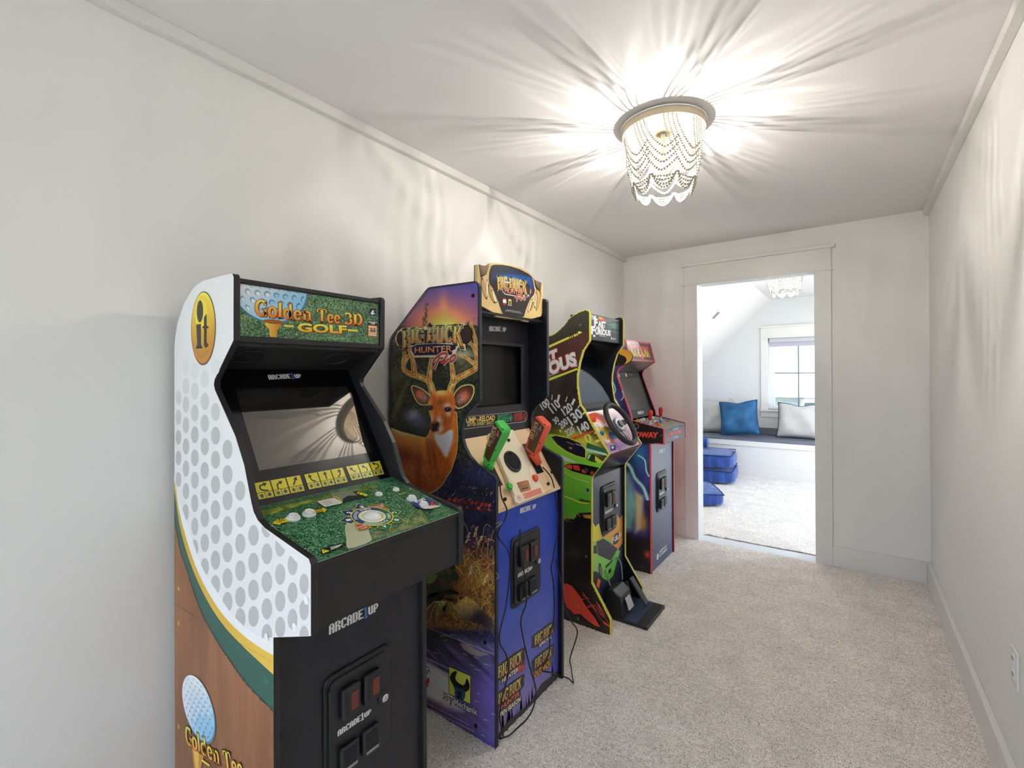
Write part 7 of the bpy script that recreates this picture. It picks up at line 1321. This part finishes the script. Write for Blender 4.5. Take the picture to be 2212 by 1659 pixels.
# wall outlet on the right wall
ol = empty('wall_outlet', (W, 2.06, 0.45), 'white double wall outlet above the right baseboard', 'outlet')
MB().box((W - 0.006, 2.024, 0.392), (W, 2.094, 0.508)).build('plate', M_WHITEP, ol, 0.003, 2)
for zc in (0.475, 0.427):
    MB().prism(rrect(2.044, zc - 0.017, 2.074, zc + 0.017, 0.011), 0, W - 0.0085, W - 0.005).build('socket', mat('outlet_white', (228, 228, 224), 0.3), ol, 0.001, 1)
    for yy in (2.052, 2.064): MB().box((W - 0.0092, yy, zc - 0.003), (W - 0.008, yy + 0.0022, zc + 0.008)).build('slit', mat('outlet_dark', (60, 60, 60), 0.5), ol)
screw(ol, (W - 0.006, 2.059, 0.451), (-1, 0, 0), 0.003, M_WHITEP)
# outside: ground and the neighbours' house
g_ = MB().box((-60, -60, -3.3), (60, 80, -3.2)).build('ground', mat('outdoor_ground', (150, 152, 140), 0.9, noise=0.15, nscale=0.6)); g_['kind'] = 'structure'
hs = empty('house', (0.0, 23.0, -3.2), 'pale neighbouring house with cream roof seen through the far window', 'house')
MB().box((-7, 21.0, -3.2), (8, 27, 0.62)).build('wall', mat('house_siding', (182, 192, 190), 0.8), hs)
MB().prism([(20.4, 0.50), (24.0, 1.45), (27.6, 0.50), (27.6, 0.62), (24.0, 1.60), (20.4, 0.62)], 0, -7.5, 8.5).build('roof', mat('house_roof', (236, 228, 216), 0.8), hs)
MB().box((-7.5, 20.34, 0.46), (8.5, 20.42, 0.64)).build('gutter', mat('house_trim', (232, 226, 216), 0.6), hs)
for x in (-2.6, 0.05, 2.4):
    w_ = MB().box((x, 20.96, -0.9), (x + 1.1, 21.0, 0.38)).build('window', mat('house_trim', (232, 226, 216), 0.6), hs); MB().box((x + 0.14, 20.94, -0.8), (x + 0.96, 20.965, 0.24)).build('pane', mat('house_glass', (96, 124, 132), 0.1, spec=0.6), w_)
# ------------------------------------------------------------------ ceiling lights: a wrapped hoop hung with swags of wooden beads
M_BEAD = mat('whitewashed_bead', (176, 169, 154), 0.6, spec=0.3)
M_JUTE = mat('jute_wrap', (186, 172, 146), 0.9, noise=0.35, nscale=500, bump=0.6, bscale=900)
M_LAMPW = mat('lamp_white', (240, 238, 232), 0.45)
M_BULB = mat('lit_bulb', (255, 244, 225), 0.4, emit=(255, 251, 245), es=1.0)
M_BGLASS = bpy.data.materials.new('bulb_glass'); M_BGLASS.use_nodes = True
_g = M_BGLASS.node_tree; _g.nodes.clear(); _a = _g.nodes.new('ShaderNodeOutputMaterial'); _b = _g.nodes.new('ShaderNodeBsdfTransparent'); _g.links.new(_b.outputs[0], _a.inputs[0])
_ico = bmesh.new(); bmesh.ops.create_icosphere(_ico, subdivisions=1, radius=1.0); _ico.verts.ensure_lookup_table()
_iv = np.array([v.co[:] for v in _ico.verts]); _if = [tuple(v.index for v in f.verts) for f in _ico.faces]; _ico.free()
def strand_mesh(pts, ra, rb):
    """graded beads threaded one against the next along a path: radius ra at its high ends, rb at its lowest"""
    P = np.array(pts); seg = np.linalg.norm(np.diff(P, axis=0), axis=1); s = np.concatenate([[0], np.cumsum(seg)]); z0, z1 = P[:, 2].min(), P[:, 2].max(); vs = []; fs = []; t = 0.0
    while t < s[-1]:
        c = np.array([np.interp(t, s, P[:, k]) for k in range(3)]); r = rb + (ra - rb) * (c[2] - z0) / (z1 - z0 + 1e-9)
        k = len(vs); vs += [tuple(c + r * q) for q in _iv]; fs += [tuple(i + k for i in f) for f in _if]; t += 2.02 * r
    me = bpy.data.meshes.new('bead_strand'); me.from_pydata(vs, [], fs); me.polygons.foreach_set('use_smooth', [True] * len(fs)); return me
def ceiling_light(cx, cy, label, proto=None):
    R = 0.167; z1 = 2.386; z0 = 2.360
    t = empty('ceiling_light', (cx, cy, H), label, 'ceiling light', 'beaded ceiling lights')
    if proto:
        for ch in proto.children:
            c = ch.copy(); COL.objects.link(c); c.parent = t
        return t
    ring = lambda ri, ro, a, b: [(ri, a), (ro, a), (ro, b), (ri, b), (ri, a)]
    MB().lathe(ring(R - 0.004, R, z0, z1), (cx, cy, 0), n=64).build('hoop', M_JUTE, t, smooth=False)
    MB().lathe([(R - 0.02, z1), (R + 0.005, z1), (R + 0.006, z1 + 0.004), (R + 0.002, z1 + 0.006), (R - 0.02, z1 + 0.006), (R - 0.02, H)], (cx, cy, 0), n=64).build('pan', M_LAMPW, t)
    MB().lathe([(0.009, z1), (0.009, 2.240)], (cx, cy, 0), n=20).build('socket', M_LAMPW, t)
    MB().lathe([(0.012, 2.240), (0.014, 2.227), (0.024, 2.205), (0.027, 2.187), (0.022, 2.165), (0.010, 2.151), (0.002, 2.149)], (cx, cy, 0), n=24).build('bulb', M_BGLASS, t, smooth=True)
    MB().lathe([(0.0006, 2.208), (0.0014, 2.203), (0.0014, 2.173), (0.0006, 2.168)], (cx, cy, 0), n=10).build('filament', M_BULB, t)
    N = 8; a0 = math.atan2(-cy, 1.65 - cx) - 0.62
    for k in range(N):
        th = a0 + k * 2 * PI / N
        for j in range(4):
            zmin = (2.240, 2.210, 2.186, 2.158)[j]; A = th + (1.5 - j) * 0.100; B = th + 2 * PI / N * 1.30; pts = []
            for i in range(49):
                u = i / 48; a = A + (B - A) * u ** 1.45
                zz = zmin + (z0 - zmin) * max(0.0, 1 - u / 0.70) ** 1.35 + 0.045 * max(0.0, (u - 0.70) / 0.30) ** 1.7
                rr = (R - 0.008) + (0.138 - 0.003 * j - R + 0.008) * (z0 - zz) / (z0 - 2.16); pts.append((cx + rr * math.cos(a), cy + rr * math.sin(a), zz))
            link('bead_strand', strand_mesh(pts, 0.0031, 0.0057), M_BEAD, t)
        for j in range(4):
            A = th + 0.25 + j * 0.02; B = A + 2 * PI / N - j * 0.04; pts = []; zt = 2.150; dep = (0.014, 0.027, 0.040, 0.052)[j]
            for i in range(25):
                u = i / 24; a = A + (B - A) * u; zz = zt - dep * math.sin(PI * u) ** 0.5; rr = 0.130 - 0.35 * (zt - zz) - 0.001 * j
                pts.append((cx + rr * math.cos(a), cy + rr * math.sin(a), zz))
            link('bead_strand', strand_mesh(pts, 0.0048, 0.0055), M_BEAD, t)
    return t
def lamp_power():
    b = MATS['lit_bulb'].node_tree.nodes['Principled BSDF']; b.inputs['Emission Strength'].default_value = LAMP_W / (PI * 0.00028)
lamp_power()
cl = ceiling_light(1.017, 1.956, 'beaded flush ceiling light glowing over the arcade corridor')
ceiling_light(1.135, 5.15, 'beaded flush ceiling light seen through the doorway', cl)
